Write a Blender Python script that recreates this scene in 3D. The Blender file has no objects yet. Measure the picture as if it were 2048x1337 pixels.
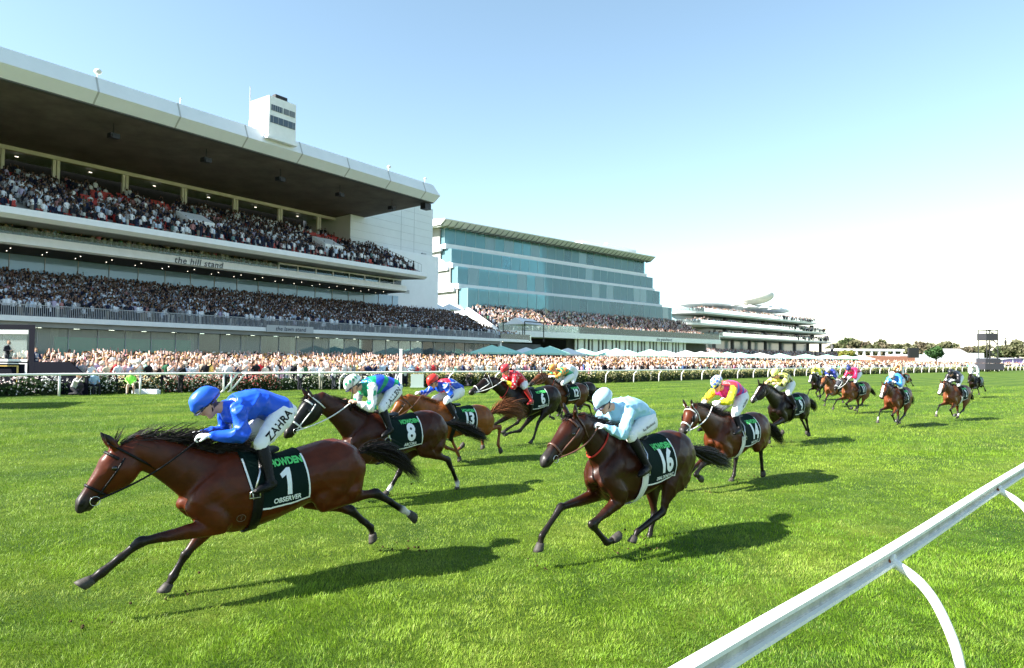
import bpy, bmesh, math, random
import numpy as np
from mathutils import Vector, Matrix
from mathutils.bvhtree import BVHTree
rad = math.radians
SC = bpy.context.scene
COL = SC.collection

# ------------------------------------------------------------------ camera
FPX, CX, CY = 1365.3, 1024.0, 668.5          # a 24 mm lens on a 36 mm sensor, in photograph pixels
CAMH = 2.2
cd = bpy.data.cameras.new("camera"); cam = bpy.data.objects.new("camera", cd); COL.objects.link(cam)
cd.sensor_width = 36.0; cd.lens = 24.0; cd.clip_start = 0.1; cd.clip_end = 6000
CAMR = Matrix.Rotation(rad(90 + 1.97), 3, 'X') @ Matrix.Rotation(0.0093, 3, 'Z')
cam.matrix_world = Matrix.Translation((0, 0, CAMH)) @ CAMR.to_4x4()
SC.camera = cam

# ------------------------------------------------------------------ sky and sun
SUN_EL = rad(38.0)
SUN_TRAVEL = Vector((math.cos(rad(20)), math.sin(rad(20)), 0))     # where shadows point on the ground
w = bpy.data.worlds.new("World"); SC.world = w; w.use_nodes = True
nt = w.node_tree; bg = nt.nodes['Background']
sky = nt.nodes.new('ShaderNodeTexSky'); sky.sky_type = 'NISHITA'; sky.sun_disc = False
sky.sun_elevation = SUN_EL
_sd = -SUN_TRAVEL                                                    # towards the sun
sky.sun_rotation = math.atan2(_sd.x, _sd.y)
sky.air_density = 1.0; sky.dust_density = .45; sky.ozone_density = 1.0; sky.altitude = 0
hsv = nt.nodes.new('ShaderNodeHueSaturation'); hsv.inputs['Hue'].default_value = .484; hsv.inputs['Saturation'].default_value = .92; hsv.inputs['Value'].default_value = .98
nt.links.new(sky.outputs[0], hsv.inputs['Color']); nt.links.new(hsv.outputs[0], bg.inputs[0]); bg.inputs[1].default_value = 0.078
sl = bpy.data.lights.new("sun", 'SUN'); sl.energy = 5.0; sl.angle = rad(0.5); sl.color = (1.0, 0.95, 0.87)
so = bpy.data.objects.new("sun", sl); COL.objects.link(so)
_v = Vector((SUN_TRAVEL.x * math.cos(SUN_EL), SUN_TRAVEL.y * math.cos(SUN_EL), -math.sin(SUN_EL)))
so.rotation_euler = _v.to_track_quat('-Z', 'Y').to_euler(); so.location = (-20, -20, 40)
SC.view_settings.view_transform = 'Standard'; SC.view_settings.look = 'None'
SC.view_settings.exposure = 1.92; SC.view_settings.gamma = 1.0
SC.render.engine = 'CYCLES'
try:
    SC.cycles.use_denoising = True; SC.cycles.max_bounces = 6; SC.cycles.transparent_max_bounces = 12
    SC.cycles.diffuse_bounces = 3; SC.cycles.glossy_bounces = 3; SC.cycles.caustics_reflective = False
except Exception: pass

# ------------------------------------------------------------------ helpers
def ray(px, py):
    return (CAMR @ Vector(((px - CX) / FPX, (CY - py) / FPX, -1.0))).normalized()
CAM = Vector((0, 0, CAMH))
def G(px, py, z=0.0):                        # the point at height z seen at a pixel
    r = ray(px, py); t = (z - CAMH) / r.z
    return CAM + r * t
def onplane(px, py, p0, n):
    r = ray(px, py); t = (Vector(p0) - CAM).dot(n) / r.dot(n)
    return CAM + r * t

def tag(o, label=None, cat=None, group=None, kind=None):
    if label: o['label'] = label
    if cat: o['category'] = cat
    if group: o['group'] = group
    if kind: o['kind'] = kind
    return o
def empty(name, loc=(0, 0, 0), rz=0.0, label=None, cat=None, group=None):
    o = bpy.data.objects.new(name, None); COL.objects.link(o); o.location = loc; o.rotation_euler = (0, 0, rz)
    o.empty_display_size = 0.2
    return tag(o, label, cat, group)
def link(name, me, parent=None, inv=False):
    o = bpy.data.objects.new(name, me); COL.objects.link(o)
    if parent is not None:
        o.parent = parent
        if inv: o.matrix_parent_inverse = (Matrix.Translation(parent.location) @ parent.rotation_euler.to_matrix().to_4x4()).inverted()
    return o
def copy_tree(o, parent=None):
    c = o.copy(); COL.objects.link(c)
    if parent is not None: c.parent = parent
    for ch in [x for x in o.children]: copy_tree(ch, c)
    return c

class MB:
    def __init__(s): s.v = []; s.f = []; s.m = []
    def add(s, vs, fs, mi=0):
        b = len(s.v); s.v += [tuple(x) for x in vs]; s.f += [tuple(i + b for i in f) for f in fs]; s.m += [mi] * len(fs)
    def box(s, a, b, T=None, mi=0):
        (x0, y0, z0), (x1, y1, z1) = a, b
        vs = [Vector(p) for p in ((x0,y0,z0),(x1,y0,z0),(x1,y1,z0),(x0,y1,z0),(x0,y0,z1),(x1,y0,z1),(x1,y1,z1),(x0,y1,z1))]
        if T: vs = [T(*p) for p in vs]
        s.add(vs, [(0,3,2,1),(4,5,6,7),(0,1,5,4),(1,2,6,5),(2,3,7,6),(3,0,4,7)], mi)
    def prism(s, poly, a, b, T, mi=0):        # poly of (w, z), swept along s from a to b
        n = len(poly)
        vs = [T(a, p[0], p[1]) for p in poly] + [T(b, p[0], p[1]) for p in poly]
        s.add(vs, [(i, (i + 1) % n, n + (i + 1) % n, n + i) for i in range(n)] + [tuple(range(n))[::-1], tuple(range(n, 2 * n))], mi)
    def tube(s, pts, r, n=8, mi=0, r2=None):
        pts = [Vector(p) for p in pts]; k = len(pts); vs = []; fs = []
        ref = None
        for i, p in enumerate(pts):
            t = (pts[min(i + 1, k - 1)] - pts[max(i - 1, 0)]).normalized()
            if ref is None: ref = t.orthogonal().normalized()
            ref = (ref - t * ref.dot(t)).normalized(); bn = t.cross(ref)
            rr = r[i] if isinstance(r, (list, tuple)) else r
            for j in range(n):
                a = 2 * math.pi * j / n
                vs.append(p + ref * math.cos(a) * rr + bn * math.sin(a) * rr)
        for i in range(k - 1):
            for j in range(n):
                a = i * n + j; b = i * n + (j + 1) % n
                fs.append((a, b, b + n, a + n))
        fs.append(tuple(range(n))[::-1]); fs.append(tuple(range((k - 1) * n, k * n)))
        s.add(vs, fs, mi)
    def ell(s, c, r, n=10, m=7, R=None, mi=0, lo=-1.0):
        vs = []; fs = []; c = Vector(c)
        for i in range(m + 1):
            ph = -math.pi / 2 + math.pi * i / m
            sz = max(math.sin(ph), lo)
            for j in range(n):
                a = 2 * math.pi * j / n
                p = Vector((r[0] * math.cos(ph) * math.cos(a), r[1] * math.cos(ph) * math.sin(a), r[2] * sz))
                vs.append(c + (R @ p if R else p))
        for i in range(m):
            for j in range(n):
                a = i * n + j; b = i * n + (j + 1) % n
                fs.append((a, b, b + n, a + n))
        s.add(vs, fs, mi)
    def build(s, name, mats, parent=None, smooth=False, inv=True):
        me = bpy.data.meshes.new(name); me.from_pydata(s.v, [], s.f)
        mats = mats if isinstance(mats, (list, tuple)) else [mats]
        for m in mats: me.materials.append(m)
        if len(mats) > 1: me.polygons.foreach_set('material_index', s.m)
        if smooth: me.polygons.foreach_set('use_smooth', [True] * len(me.polygons))
        me.validate(); me.update()
        return link(name, me, parent, inv)

def mat(name, col, rough=0.6, spec=0.4, metal=0.0, var=0.0, scale=5.0, bump=0.0, bscale=40.0, coat=0.0, sheen=0.0):
    m = bpy.data.materials.new(name); m.use_nodes = True; nt = m.node_tree; p = nt.nodes['Principled BSDF']
    p.inputs['Base Color'].default_value = (*col, 1); p.inputs['Roughness'].default_value = rough
    p.inputs['Specular IOR Level'].default_value = spec; p.inputs['Metallic'].default_value = metal
    p.inputs['Coat Weight'].default_value = coat; p.inputs['Coat Roughness'].default_value = 0.2
    if sheen: p.inputs['Sheen Weight'].default_value = sheen
    if var or bump: tc = nt.nodes.new('ShaderNodeTexCoord')
    if var:
        n = nt.nodes.new('ShaderNodeTexNoise'); n.inputs['Scale'].default_value = scale; n.inputs['Detail'].default_value = 6; n.inputs['Roughness'].default_value = 0.65
        nt.links.new(tc.outputs['Object'], n.inputs['Vector'])
        mr = nt.nodes.new('ShaderNodeMapRange'); mr.inputs[1].default_value = 0.3; mr.inputs[2].default_value = 0.7
        mr.inputs[3].default_value = 1 - var; mr.inputs[4].default_value = 1 + var
        nt.links.new(n.outputs[0], mr.inputs[0])
        mx = nt.nodes.new('ShaderNodeVectorMath'); mx.operation = 'SCALE'; mx.inputs[0].default_value = col
        nt.links.new(mr.outputs[0], mx.inputs['Scale']); nt.links.new(mx.outputs[0], p.inputs['Base Color'])
    if bump:
        n2 = nt.nodes.new('ShaderNodeTexNoise'); n2.inputs['Scale'].default_value = bscale; n2.inputs['Detail'].default_value = 4
        nt.links.new(tc.outputs['Object'], n2.inputs['Vector'])
        b = nt.nodes.new('ShaderNodeBump'); b.inputs['Strength'].default_value = bump; b.inputs['Distance'].default_value = 0.02
        nt.links.new(n2.outputs[0], b.inputs['Height']); nt.links.new(b.outputs[0], p.inputs['Normal'])
    return m
def attr_mat(name, rough=0.6, spec=0.3, transl=0.0, bump=0.0, bscale=60.0, var=0.0, coat=0.0, bdist=0.01, ridged=False):
    m = bpy.data.materials.new(name); m.use_nodes = True; nt = m.node_tree; p = nt.nodes['Principled BSDF']
    a = nt.nodes.new('ShaderNodeAttribute'); a.attribute_name = 'Col'
    src = a.outputs['Color']
    p.inputs['Roughness'].default_value = rough; p.inputs['Specular IOR Level'].default_value = spec
    p.inputs['Coat Weight'].default_value = coat; p.inputs['Coat Roughness'].default_value = 0.3
    tc = nt.nodes.new('ShaderNodeTexCoord')
    if var:
        n = nt.nodes.new('ShaderNodeTexNoise'); n.inputs['Scale'].default_value = 9; n.inputs['Detail'].default_value = 5
        nt.links.new(tc.outputs['Object'], n.inputs['Vector'])
        mr = nt.nodes.new('ShaderNodeMapRange'); mr.inputs[1].default_value = 0.3; mr.inputs[2].default_value = 0.7
        mr.inputs[3].default_value = 1 - var; mr.inputs[4].default_value = 1 + var
        nt.links.new(n.outputs[0], mr.inputs[0])
        mx = nt.nodes.new('ShaderNodeVectorMath'); mx.operation = 'SCALE'
        nt.links.new(src, mx.inputs[0]); nt.links.new(mr.outputs[0], mx.inputs['Scale']); src = mx.outputs[0]
    nt.links.new(src, p.inputs['Base Color'])
    if bump:
        n2 = nt.nodes.new('ShaderNodeTexNoise'); n2.inputs['Scale'].default_value = bscale; n2.inputs['Detail'].default_value = 3
        if ridged: n2.noise_type = 'RIDGED_MULTIFRACTAL'; n2.inputs['Detail'].default_value = 2; n2.inputs['Distortion'].default_value = .8
        nt.links.new(tc.outputs['Object'], n2.inputs['Vector'])
        b = nt.nodes.new('ShaderNodeBump'); b.inputs['Strength'].default_value = bump; b.inputs['Distance'].default_value = bdist
        nt.links.new(n2.outputs[0], b.inputs['Height']); nt.links.new(b.outputs[0], p.inputs['Normal'])
    if transl:
        out = nt.nodes['Material Output']; tr = nt.nodes.new('ShaderNodeBsdfTranslucent'); ms = nt.nodes.new('ShaderNodeMixShader')
        ms.inputs[0].default_value = transl; nt.links.new(src, tr.inputs[0])
        nt.links.new(p.outputs[0], ms.inputs[1]); nt.links.new(tr.outputs[0], ms.inputs[2]); nt.links.new(ms.outputs[0], out.inputs[0])
    return m
def glass_mat(name, tint, refl=0.35, rough=0.03, alpha=0.75, dcol=(.30,.42,.46)):
    # tinted pane: part of the light passes, part reflects, dcol paints in reflected brightness
    m = bpy.data.materials.new(name); m.use_nodes = True; nt = m.node_tree; nt.nodes.remove(nt.nodes['Principled BSDF'])
    out = nt.nodes['Material Output']; tr = nt.nodes.new('ShaderNodeBsdfTransparent'); tr.inputs[0].default_value = (*tint, 1)
    gl = nt.nodes.new('ShaderNodeBsdfGlossy'); gl.inputs['Roughness'].default_value = rough; gl.inputs[0].default_value = (0.9, 0.97, 1, 1)
    df = nt.nodes.new('ShaderNodeBsdfDiffuse'); df.inputs[0].default_value = (*dcol, 1)
    fr = nt.nodes.new('ShaderNodeLayerWeight'); fr.inputs[0].default_value = refl
    ms = nt.nodes.new('ShaderNodeMixShader'); m2 = nt.nodes.new('ShaderNodeMixShader')
    m2.inputs[0].default_value = 1 - alpha
    nt.links.new(tr.outputs[0], m2.inputs[1]); nt.links.new(df.outputs[0], m2.inputs[2])
    nt.links.new(fr.outputs['Fresnel'], ms.inputs[0]); nt.links.new(m2.outputs[0], ms.inputs[1]); nt.links.new(gl.outputs[0], ms.inputs[2])
    nt.links.new(ms.outputs[0], out.inputs[0]); return m
def emit_mat(name, col, e):
    m = bpy.data.materials.new(name); m.use_nodes = True; p = m.node_tree.nodes['Principled BSDF']
    p.inputs['Base Color'].default_value = (*col, 1); p.inputs['Emission Color'].default_value = (*col, 1); p.inputs['Emission Strength'].default_value = e
    return m

def mesh_np(name, V, Fq=None, Ft=None, colors=None, mat_=None, parent=None):
    """mesh from numpy arrays; quads Fq and triangles Ft; colors per vertex"""
    me = bpy.data.meshes.new(name); V = np.asarray(V, dtype=np.float32)
    me.vertices.add(len(V)); me.vertices.foreach_set('co', V.ravel())
    idx = []; starts = []; st = 0
    for F, k in ((Fq, 4), (Ft, 3)):
        if F is not None and len(F):
            idx.append(np.asarray(F, dtype=np.int32).ravel()); starts.append(st + np.arange(len(F), dtype=np.int32) * k); st += len(F) * k
    idx = np.concatenate(idx); starts = np.concatenate(starts)
    me.loops.add(len(idx)); me.loops.foreach_set('vertex_index', idx)
    me.polygons.add(len(starts)); me.polygons.foreach_set('loop_start', starts)
    me.update(calc_edges=True)
    if colors is not None:
        ca = me.color_attributes.new('Col', 'FLOAT_COLOR', 'POINT')
        c = np.ones((len(V), 4), dtype=np.float32); c[:, :3] = colors; ca.data.foreach_set('color', c.ravel())
    if mat_: me.materials.append(mat_)
    return link(name, me, parent)

def text_mesh(body, size=1.0, bold=0.0, shear=0.0, extrude=0.0, align='CENTER', spacing=1.0, res=4):
    cu = bpy.data.curves.new('lettering', 'FONT'); cu.body = body; cu.size = size; cu.offset = bold; cu.shear = shear; cu.extrude = extrude
    cu.align_x = align; cu.align_y = 'CENTER'; cu.space_character = spacing; cu.resolution_u = res
    o = bpy.data.objects.new('lettering', cu); COL.objects.link(o)
    dg = bpy.context.evaluated_depsgraph_get(); me = bpy.data.meshes.new_from_object(o.evaluated_get(dg))
    bpy.data.objects.remove(o); bpy.data.curves.remove(cu); return me
def place_text(name, body, size, org, ux, uz, m, parent=None, **k):
    me = text_mesh(body, size, **k); n = ux.cross(uz)
    for v in me.vertices: v.co = org + ux * v.co.x + uz * v.co.y + n * v.co.z
    me.materials.clear(); me.materials.append(m)
    return link(name, me, parent, True)
RNG = np.random.default_rng(7); random.seed(7)

M = dict(
 white=mat('white paint', (.79,.80,.81), .45, .4, var=.05, scale=1.5),
 panel=mat('white panel', (.74,.77,.82), .4, .5, var=.04, scale=.4),
 cream=mat('cream concrete', (.70,.67,.58), .7, .3, var=.08, scale=.6),
 beige=mat('pale panel', (.66,.66,.64), .5, .4, var=.05, scale=.5),
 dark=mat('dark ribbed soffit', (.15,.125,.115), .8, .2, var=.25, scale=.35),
 seam=mat('grey seam', (.42,.43,.45), .7),
 black=mat('black metal', (.015,.015,.017), .5),
 conc=mat('grey concrete', (.30,.30,.29), .85, .2, var=.12, scale=.5),
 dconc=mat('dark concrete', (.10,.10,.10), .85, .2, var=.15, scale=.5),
 shade=mat('shaded wall', (.035,.034,.032), .9, .1, var=.1, scale=.5),  # darker copy of dark concrete, the concourse's shade put into its colour
 navy=mat('navy panel', (.0015,.0028,.010), .7, .12),
 gold=mat('gold trim', (.6,.42,.12), .4),
 green=mat('green hoarding', (.04,.55,.22), .6, var=.1, scale=.5),
 red=mat('red seats', (.45,.03,.02), .5, var=.2, scale=3),
 glass=glass_mat('clear glass', (.80,.90,.91), .25, .02, .76, (.56,.64,.62)),
 bglass=glass_mat('blue glass', (.45,.66,.80), .35, .03, .32, (.34,.54,.76)),
 tglass=glass_mat('turquoise glass', (.50,.82,.86), .28, .03, .60, (.27,.53,.61)),
 glassb=glass_mat('clear glass darker', (.70,.84,.86), .32, .02, .84, (.30,.38,.38)),
 tglassb=glass_mat('turquoise glass paler', (.60,.86,.90), .40, .02, .58, (.32,.58,.65)),
 tglassc=glass_mat('turquoise glass deeper', (.50,.80,.86), .30, .03, .64, (.22,.47,.56)),
 lamp=emit_mat('lit lamp', (1,.90,.70), 1.8),
 rail=mat('white rail paint', (.80,.80,.76), .35, .5, var=.06, scale=6),
 chan=mat('weathered channel', (.46,.45,.42), .5, .4, var=.35, scale=9, bump=.3),
)
# ------------------------------------------------------------------ turf
def turf_mat():
    m = bpy.data.materials.new('turf'); m.use_nodes = True; nt = m.node_tree; p = nt.nodes['Principled BSDF']
    tc = nt.nodes.new('ShaderNodeTexCoord'); L = nt.links.new
    def noise(sc, det=5, rough=.6, src=None):
        n = nt.nodes.new('ShaderNodeTexNoise'); n.inputs['Scale'].default_value = sc; n.inputs['Detail'].default_value = det; n.inputs['Roughness'].default_value = rough
        L(src or tc.outputs['Object'], n.inputs['Vector']); return n.outputs[0]
    big = noise(.35, 4); mid = noise(2.2, 5); fine = noise(28, 8, .8)
    # mown swathes: faint bands parallel to the running rail
    mp = nt.nodes.new('ShaderNodeMapping'); mp.inputs['Rotation'].default_value = (0, 0, rad(-43)); L(tc.outputs['Object'], mp.inputs['Vector'])
    sx = nt.nodes.new('ShaderNodeSeparateXYZ'); L(mp.outputs[0], sx.inputs[0])
    wv = nt.nodes.new('ShaderNodeMath'); wv.operation = 'SINE'; ml = nt.nodes.new('ShaderNodeMath'); ml.operation = 'MULTIPLY'; ml.inputs[1].default_value = 2.4
    L(sx.outputs['Y'], ml.inputs[0]); L(ml.outputs[0], wv.inputs[0])
    st = noise(.5, 3, .5, None)
    def mad(a, k, b):
        n = nt.nodes.new('ShaderNodeMath'); n.operation = 'MULTIPLY_ADD'; L(a, n.inputs[0]); n.inputs[1].default_value = k
        if isinstance(b, float): n.inputs[2].default_value = b
        else: L(b, n.inputs[2])
        return n.outputs[0]
    v = mad(big, 1.0, mad(mid, .75, mad(fine, 1.3, mad(wv.outputs[0], .10, -1.03))))
    cr = nt.nodes.new('ShaderNodeValToRGB'); e = cr.color_ramp.elements
    e[0].position = .18; e[0].color = (.022, .055, .006, 1); e[1].position = .85; e[1].color = (.13, .175, .018, 1)
    k = e.new(.5); k.color = (.060, .110, .009, 1)
    L(v, cr.inputs[0]); L(cr.outputs[0], p.inputs['Base Color'])
    p.inputs['Roughness'].default_value = .8; p.inputs['Specular IOR Level'].default_value = .15
    b = nt.nodes.new('ShaderNodeBump'); b.inputs['Strength'].default_value = .8; b.inputs['Distance'].default_value = .06; L(fine, b.inputs['Height']); L(b.outputs[0], p.inputs['Normal'])
    return m
TURF = turf_mat()
g = MB(); g.add([(-3000, -300, 0), (3500, -300, 0), (3500, 4500, 0), (-3000, 4500, 0)], [(0, 1, 2, 3)])
tag(g.build('ground', TURF), kind='structure')

# ------------------------------------------------------------------ the line of the outside rail
_RP = [G(-330, 812), G(-120, 802), G(118, 793), G(280, 789.5), G(447, 785.5), G(760, 778.5), G(1215, 767.3), G(1700, 750.5), G(2010, 742.6)]
_RP[1:] = _RP[1:]
_RP = [Vector((p.x, p.y, 0)) for p in _RP]
_d = (_RP[-1] - _RP[-2]).normalized(); _RP += [_RP[-1] + _d * 60, _RP[-1] + _d * 220, _RP[-1] + _d * 500]
def smooth_line(P, n=10):
    out = []
    for i in range(len(P) - 1):
        a, b, c, d = P[max(i - 1, 0)], P[i], P[i + 1], P[min(i + 2, len(P) - 1)]
        for k in range(n):
            t = k / n
            m1 = (c - a) * .5 if i else (c - b); m2 = (d - b) * .5
            L = (c - b).length
            m1 = m1.normalized() * L; m2 = m2.normalized() * L if m2.length else c - b
            out.append((2*t**3 - 3*t**2 + 1) * b + (t**3 - 2*t**2 + t) * m1 + (-2*t**3 + 3*t**2) * c + (t**3 - t**2) * m2)
    out.append(P[-1]); return out
RL = smooth_line(_RP)
RCUM = [0.0]
for a, b in zip(RL, RL[1:]): RCUM.append(RCUM[-1] + (b - a).length)
def rail_at(s, off=0.0, z=0.0):               # off: metres beyond the rail, towards the stands
    s = max(0, min(s, RCUM[-1] - .01)); i = int(np.searchsorted(RCUM, s, side='right')) - 1
    i = min(i, len(RL) - 2); t = (s - RCUM[i]) / (RCUM[i+1] - RCUM[i]); d = (RL[i+1] - RL[i]).normalized()
    p = RL[i].lerp(RL[i+1], t) + Vector((-d.y, d.x, 0)) * off
    return Vector((p.x, p.y, z)), d
def to_px(P):
    q = CAMR.transposed() @ (Vector(P) - CAM); return (CX + FPX * q.x / -q.z, CY - FPX * q.y / -q.z)
def rail_s_px(px):
    lo, hi = 0, RCUM[-1] - 1
    for _ in range(50):
        m = (lo + hi) / 2; p = rail_at(m)[0]
        q = CAMR.transposed() @ (p - CAM)
        x = CX + FPX * q.x / -q.z if q.z < -0.1 else -9999
        if x < px: lo = m
        else: hi = m
    return lo
LAWN_RISE = .62
def lawn_z(off): return LAWN_RISE * min(max((off - 2.0) / 20.0, 0), 1)

# public lawn: rises gently from the fence to the stands
mb = MB(); ss = list(np.linspace(0, RCUM[-1], 60)); offs = [1.9, 8, 22, 75]
vs = []
for s in ss:
    for o in offs: vs.append(rail_at(s, o, lawn_z(o) + .004)[0])
k = len(offs)
mb.add(vs, [(i*k+j, (i+1)*k+j, (i+1)*k+j+1, i*k+j+1) for i in range(len(ss)-1) for j in range(k-1)])
tag(mb.build('lawn', mat('lawn grass', (.09, .15, .035), .9, .1, var=.3, scale=1)), kind='structure')

# ------------------------------------------------------------------ crowds
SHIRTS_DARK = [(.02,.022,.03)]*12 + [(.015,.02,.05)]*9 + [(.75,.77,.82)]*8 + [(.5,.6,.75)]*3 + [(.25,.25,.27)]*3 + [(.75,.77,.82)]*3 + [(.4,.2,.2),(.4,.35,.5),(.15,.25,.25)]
SHIRTS_LAWN = [(.78,.77,.76)]*8 + [(.02,.02,.025)]*10 + [(.70,.52,.48)]*3 + [(.62,.56,.48)]*3 + [(.75,.64,.64)]*3 + [(.05,.08,.2),(.4,.55,.75),(.1,.3,.2),(.7,.25,.35),(.75,.7,.35),(.3,.3,.32),(.55,.3,.15),(.6,.7,.6)]
SKINS = [(.52,.32,.26),(.58,.39,.34),(.45,.26,.20),(.30,.17,.11),(.60,.43,.38)]
HAIRS = [(.03,.018,.01)]*4 + [(.10,.05,.02)]*3 + [(.32,.2,.08)]*3 + [(.25,.24,.23),(.015,.012,.01)]
def _ring(c, rx, ry, n=6): return [(c[0] + rx*math.cos(2*math.pi*i/n), c[1] + ry*math.sin(2*math.pi*i/n), c[2]) for i in range(n)]
def lp_person(pose, sit=False):
    """one low figure, facing +x: verts, quads, tris, region per vertex (0 skin 1 shirt 2 legs 3 hair)"""
    V = []; Q = []; T = []; Rg = []
    def rings(rs, reg, cap=True):
        n = 6; b = len(V)
        for r in rs: V.extend(r); Rg.extend([reg] * n)
        for i in range(len(rs) - 1):
            for j in range(n): Q.append((b+i*n+j, b+i*n+(j+1) % n, b+(i+1)*n+(j+1) % n, b+(i+1)*n+j))
        if cap:
            V.append(tuple(np.mean(rs[-1], axis=0))); Rg.append(reg); t = len(V) - 1; o = b + (len(rs)-1)*n
            for j in range(n): T.append((o+j, o+(j+1) % n, t))
    dz = -.42 if sit else 0
    if not sit: rings([_ring((0, 0, 0), .08, .13), _ring((0, 0, .85), .12, .18)], 2, False)
    else: rings([_ring((.25, 0, .05), .10, .15), _ring((.28, 0, .45), .16, .18), _ring((0, 0, .5), .16, .18)], 2, False)
    rings([_ring((0, 0, .85+dz), .13, .18), _ring((.02, 0, 1.15+dz), .12, .17), _ring((0, 0, 1.36+dz), .11, .22), _ring((0, 0, 1.46+dz), .06, .09)], 1)
    rings([_ring((.02, 0, 1.44+dz), .05, .05), _ring((.03, 0, 1.52+dz), .08, .075), _ring((.03, 0, 1.64+dz), .10, .08)], 0)
    rings([_ring((-.01, 0, 1.56+dz), .10, .085), _ring((0, 0, 1.66+dz), .11, .095), _ring((0, 0, 1.74+dz), .07, .06)], 3)
    def arm(p, q, r, bare):
        for (a, b2, reg) in ((p, q, 1), (q, r, 0 if bare else 1)):
            a = np.array(a); b2 = np.array(b2); d = b2 - a; d /= np.linalg.norm(d); u = np.cross(d, (.3, .2, 1)); u /= np.linalg.norm(u); v = np.cross(d, u); b = len(V)
            for c in (a, b2):
                for k2 in range(3):
                    an = 2*math.pi*k2/3; V.append(tuple(c + .045*(u*math.cos(an) + v*math.sin(an)))); Rg.append(reg)
            for k2 in range(3): Q.append((b+k2, b+(k2+1) % 3, b+3+(k2+1) % 3, b+3+k2))
            T.append((b+3, b+4, b+5))
    for sgn in (-1, 1):
        sh = (0, .2*sgn, 1.38+dz)
        up = pose == 2 or (pose == 1 and sgn == 1)
        if up: arm(sh, (.12, .30*sgn, 1.58+dz), (.10, .26*sgn, 1.95+dz), True)
        elif pose == 3: arm(sh, (.18, .26*sgn, 1.2+dz), (.34, .06*sgn, 1.5+dz), True)
        else: arm(sh, (.02, .27*sgn, 1.1+dz), (.15, .20*sgn, .92+dz), pose == 4)
    return np.array(V, np.float32), np.array(Q, np.int32), np.array(T, np.int32), np.array(Rg)
_LP = {(p, s): lp_person(p, s) for p in range(5) for s in (False, True)}
CROWDMAT = attr_mat('crowd clothes', .85, .15)
def crowd(name, pts, yaw, shirts, label, sit=0.0, poses=(.55,.1,.08,.17,.1), hats=.12, tone=1.0, z=None):
    """pts: N x 3 standing places; ONE mesh"""
    N = len(pts); rng = np.random.default_rng(len(pts)); Vs = []; Qs = []; Ts = []; Cs = []; off = 0
    pose = rng.choice(5, N, p=poses); st = rng.random(N) < sit
    shirts = np.array(shirts); skins = np.array(SKINS); hairs = np.array(HAIRS)
    for p in range(5):
        for s in (False, True):
            ids = np.where((pose == p) & (st == s))[0]
            if not len(ids): continue
            V, Q, T, Rg = _LP[(p, s)]; n = len(ids); nv = len(V)
            a = yaw + rng.normal(0, .35, n); sc = rng.uniform(.86, 1.06, n)
            X = V[None, :, 0] * np.cos(a)[:, None] - V[None, :, 1] * np.sin(a)[:, None]
            Y = V[None, :, 0] * np.sin(a)[:, None] + V[None, :, 1] * np.cos(a)[:, None]
            W = np.stack([X * sc[:, None], Y * sc[:, None], V[None, :, 2] * sc[:, None]], 2) + pts[ids][:, None, :]
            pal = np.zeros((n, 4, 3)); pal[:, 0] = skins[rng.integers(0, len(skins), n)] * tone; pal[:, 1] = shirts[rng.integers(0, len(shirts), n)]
            pal[:, 2] = np.array([(.02,.02,.03),(.03,.035,.06),(.2,.18,.15),(.5,.5,.48)])[rng.choice(4, n, p=[.5,.25,.15,.1])]
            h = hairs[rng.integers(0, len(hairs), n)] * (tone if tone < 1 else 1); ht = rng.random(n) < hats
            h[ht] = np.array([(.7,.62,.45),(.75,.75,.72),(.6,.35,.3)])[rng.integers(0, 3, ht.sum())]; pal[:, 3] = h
            pal *= rng.uniform(.85, 1.1, (n, 1, 1))
            Vs.append(W.reshape(-1, 3)); Cs.append(pal[:, Rg].reshape(-1, 3))
            o = off + np.arange(n) * nv
            Qs.append((Q[None] + o[:, None, None]).reshape(-1, 4)); Ts.append((T[None] + o[:, None, None]).reshape(-1, 3)); off += n * nv
    o = mesh_np(name, np.concatenate(Vs), np.concatenate(Qs), np.concatenate(Ts), np.clip(np.concatenate(Cs), 0, .85), CROWDMAT)
    return tag(o, label, 'crowd', kind='stuff')

# ------------------------------------------------------------------ frames of the two big stands
def mkframe(px, Y, vpx):
    """ground origin seen at px at depth Y, facade running towards vanishing point vpx"""
    O = Vector((((px - CX) / FPX) * Y, Y, 0)); d = Vector((vpx - CX, FPX, 0)).normalized(); n = Vector((d.y, -d.x, 0))
    def T(s, w, z): return O + d * s - n * w + Vector((0, 0, z))
    def at(px, py, w):
        P = onplane(px, py, O - n * w, n); q = P - O
        return q.dot(d), P.z
    return O, d, n, T, at
HO, HD, HN, HT, Hat = mkframe(0, 59, 1970)
GO, GD, GN, GT, Gat = mkframe(1000, 140, 2490)
def tpl(T, w0, w1, z0, z1, s0, s1, mb, mi=0): mb.box((s0, w0, z0), (s1, w1, z1), T, mi)

# =================================================================== THE BIG STAND
SL = -15.0                                     # left end, beyond the frame
hill = empty('grandstand', (HT(30, 8, 0)), 0, 'huge grandstand with dark cantilever roof over two packed tiers', 'grandstand')
def hz(y, w): return Hat(0, y, w)[1]
def hs(px, w): return Hat(px, 600, w)[0]
zf1, zf0 = hz(630, 0), hz(641, 0)
S_T = hs(1000, 0); S_LF = hs(1100, 0)          # ends of tier front / lawn fascia
TW, TZ = 11.0, hz(541, 11.0)
SE_low = hs(797, 11.0); SE_mid = hs(811, 5.0); SE_bal = hs(853, 1.5)
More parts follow.
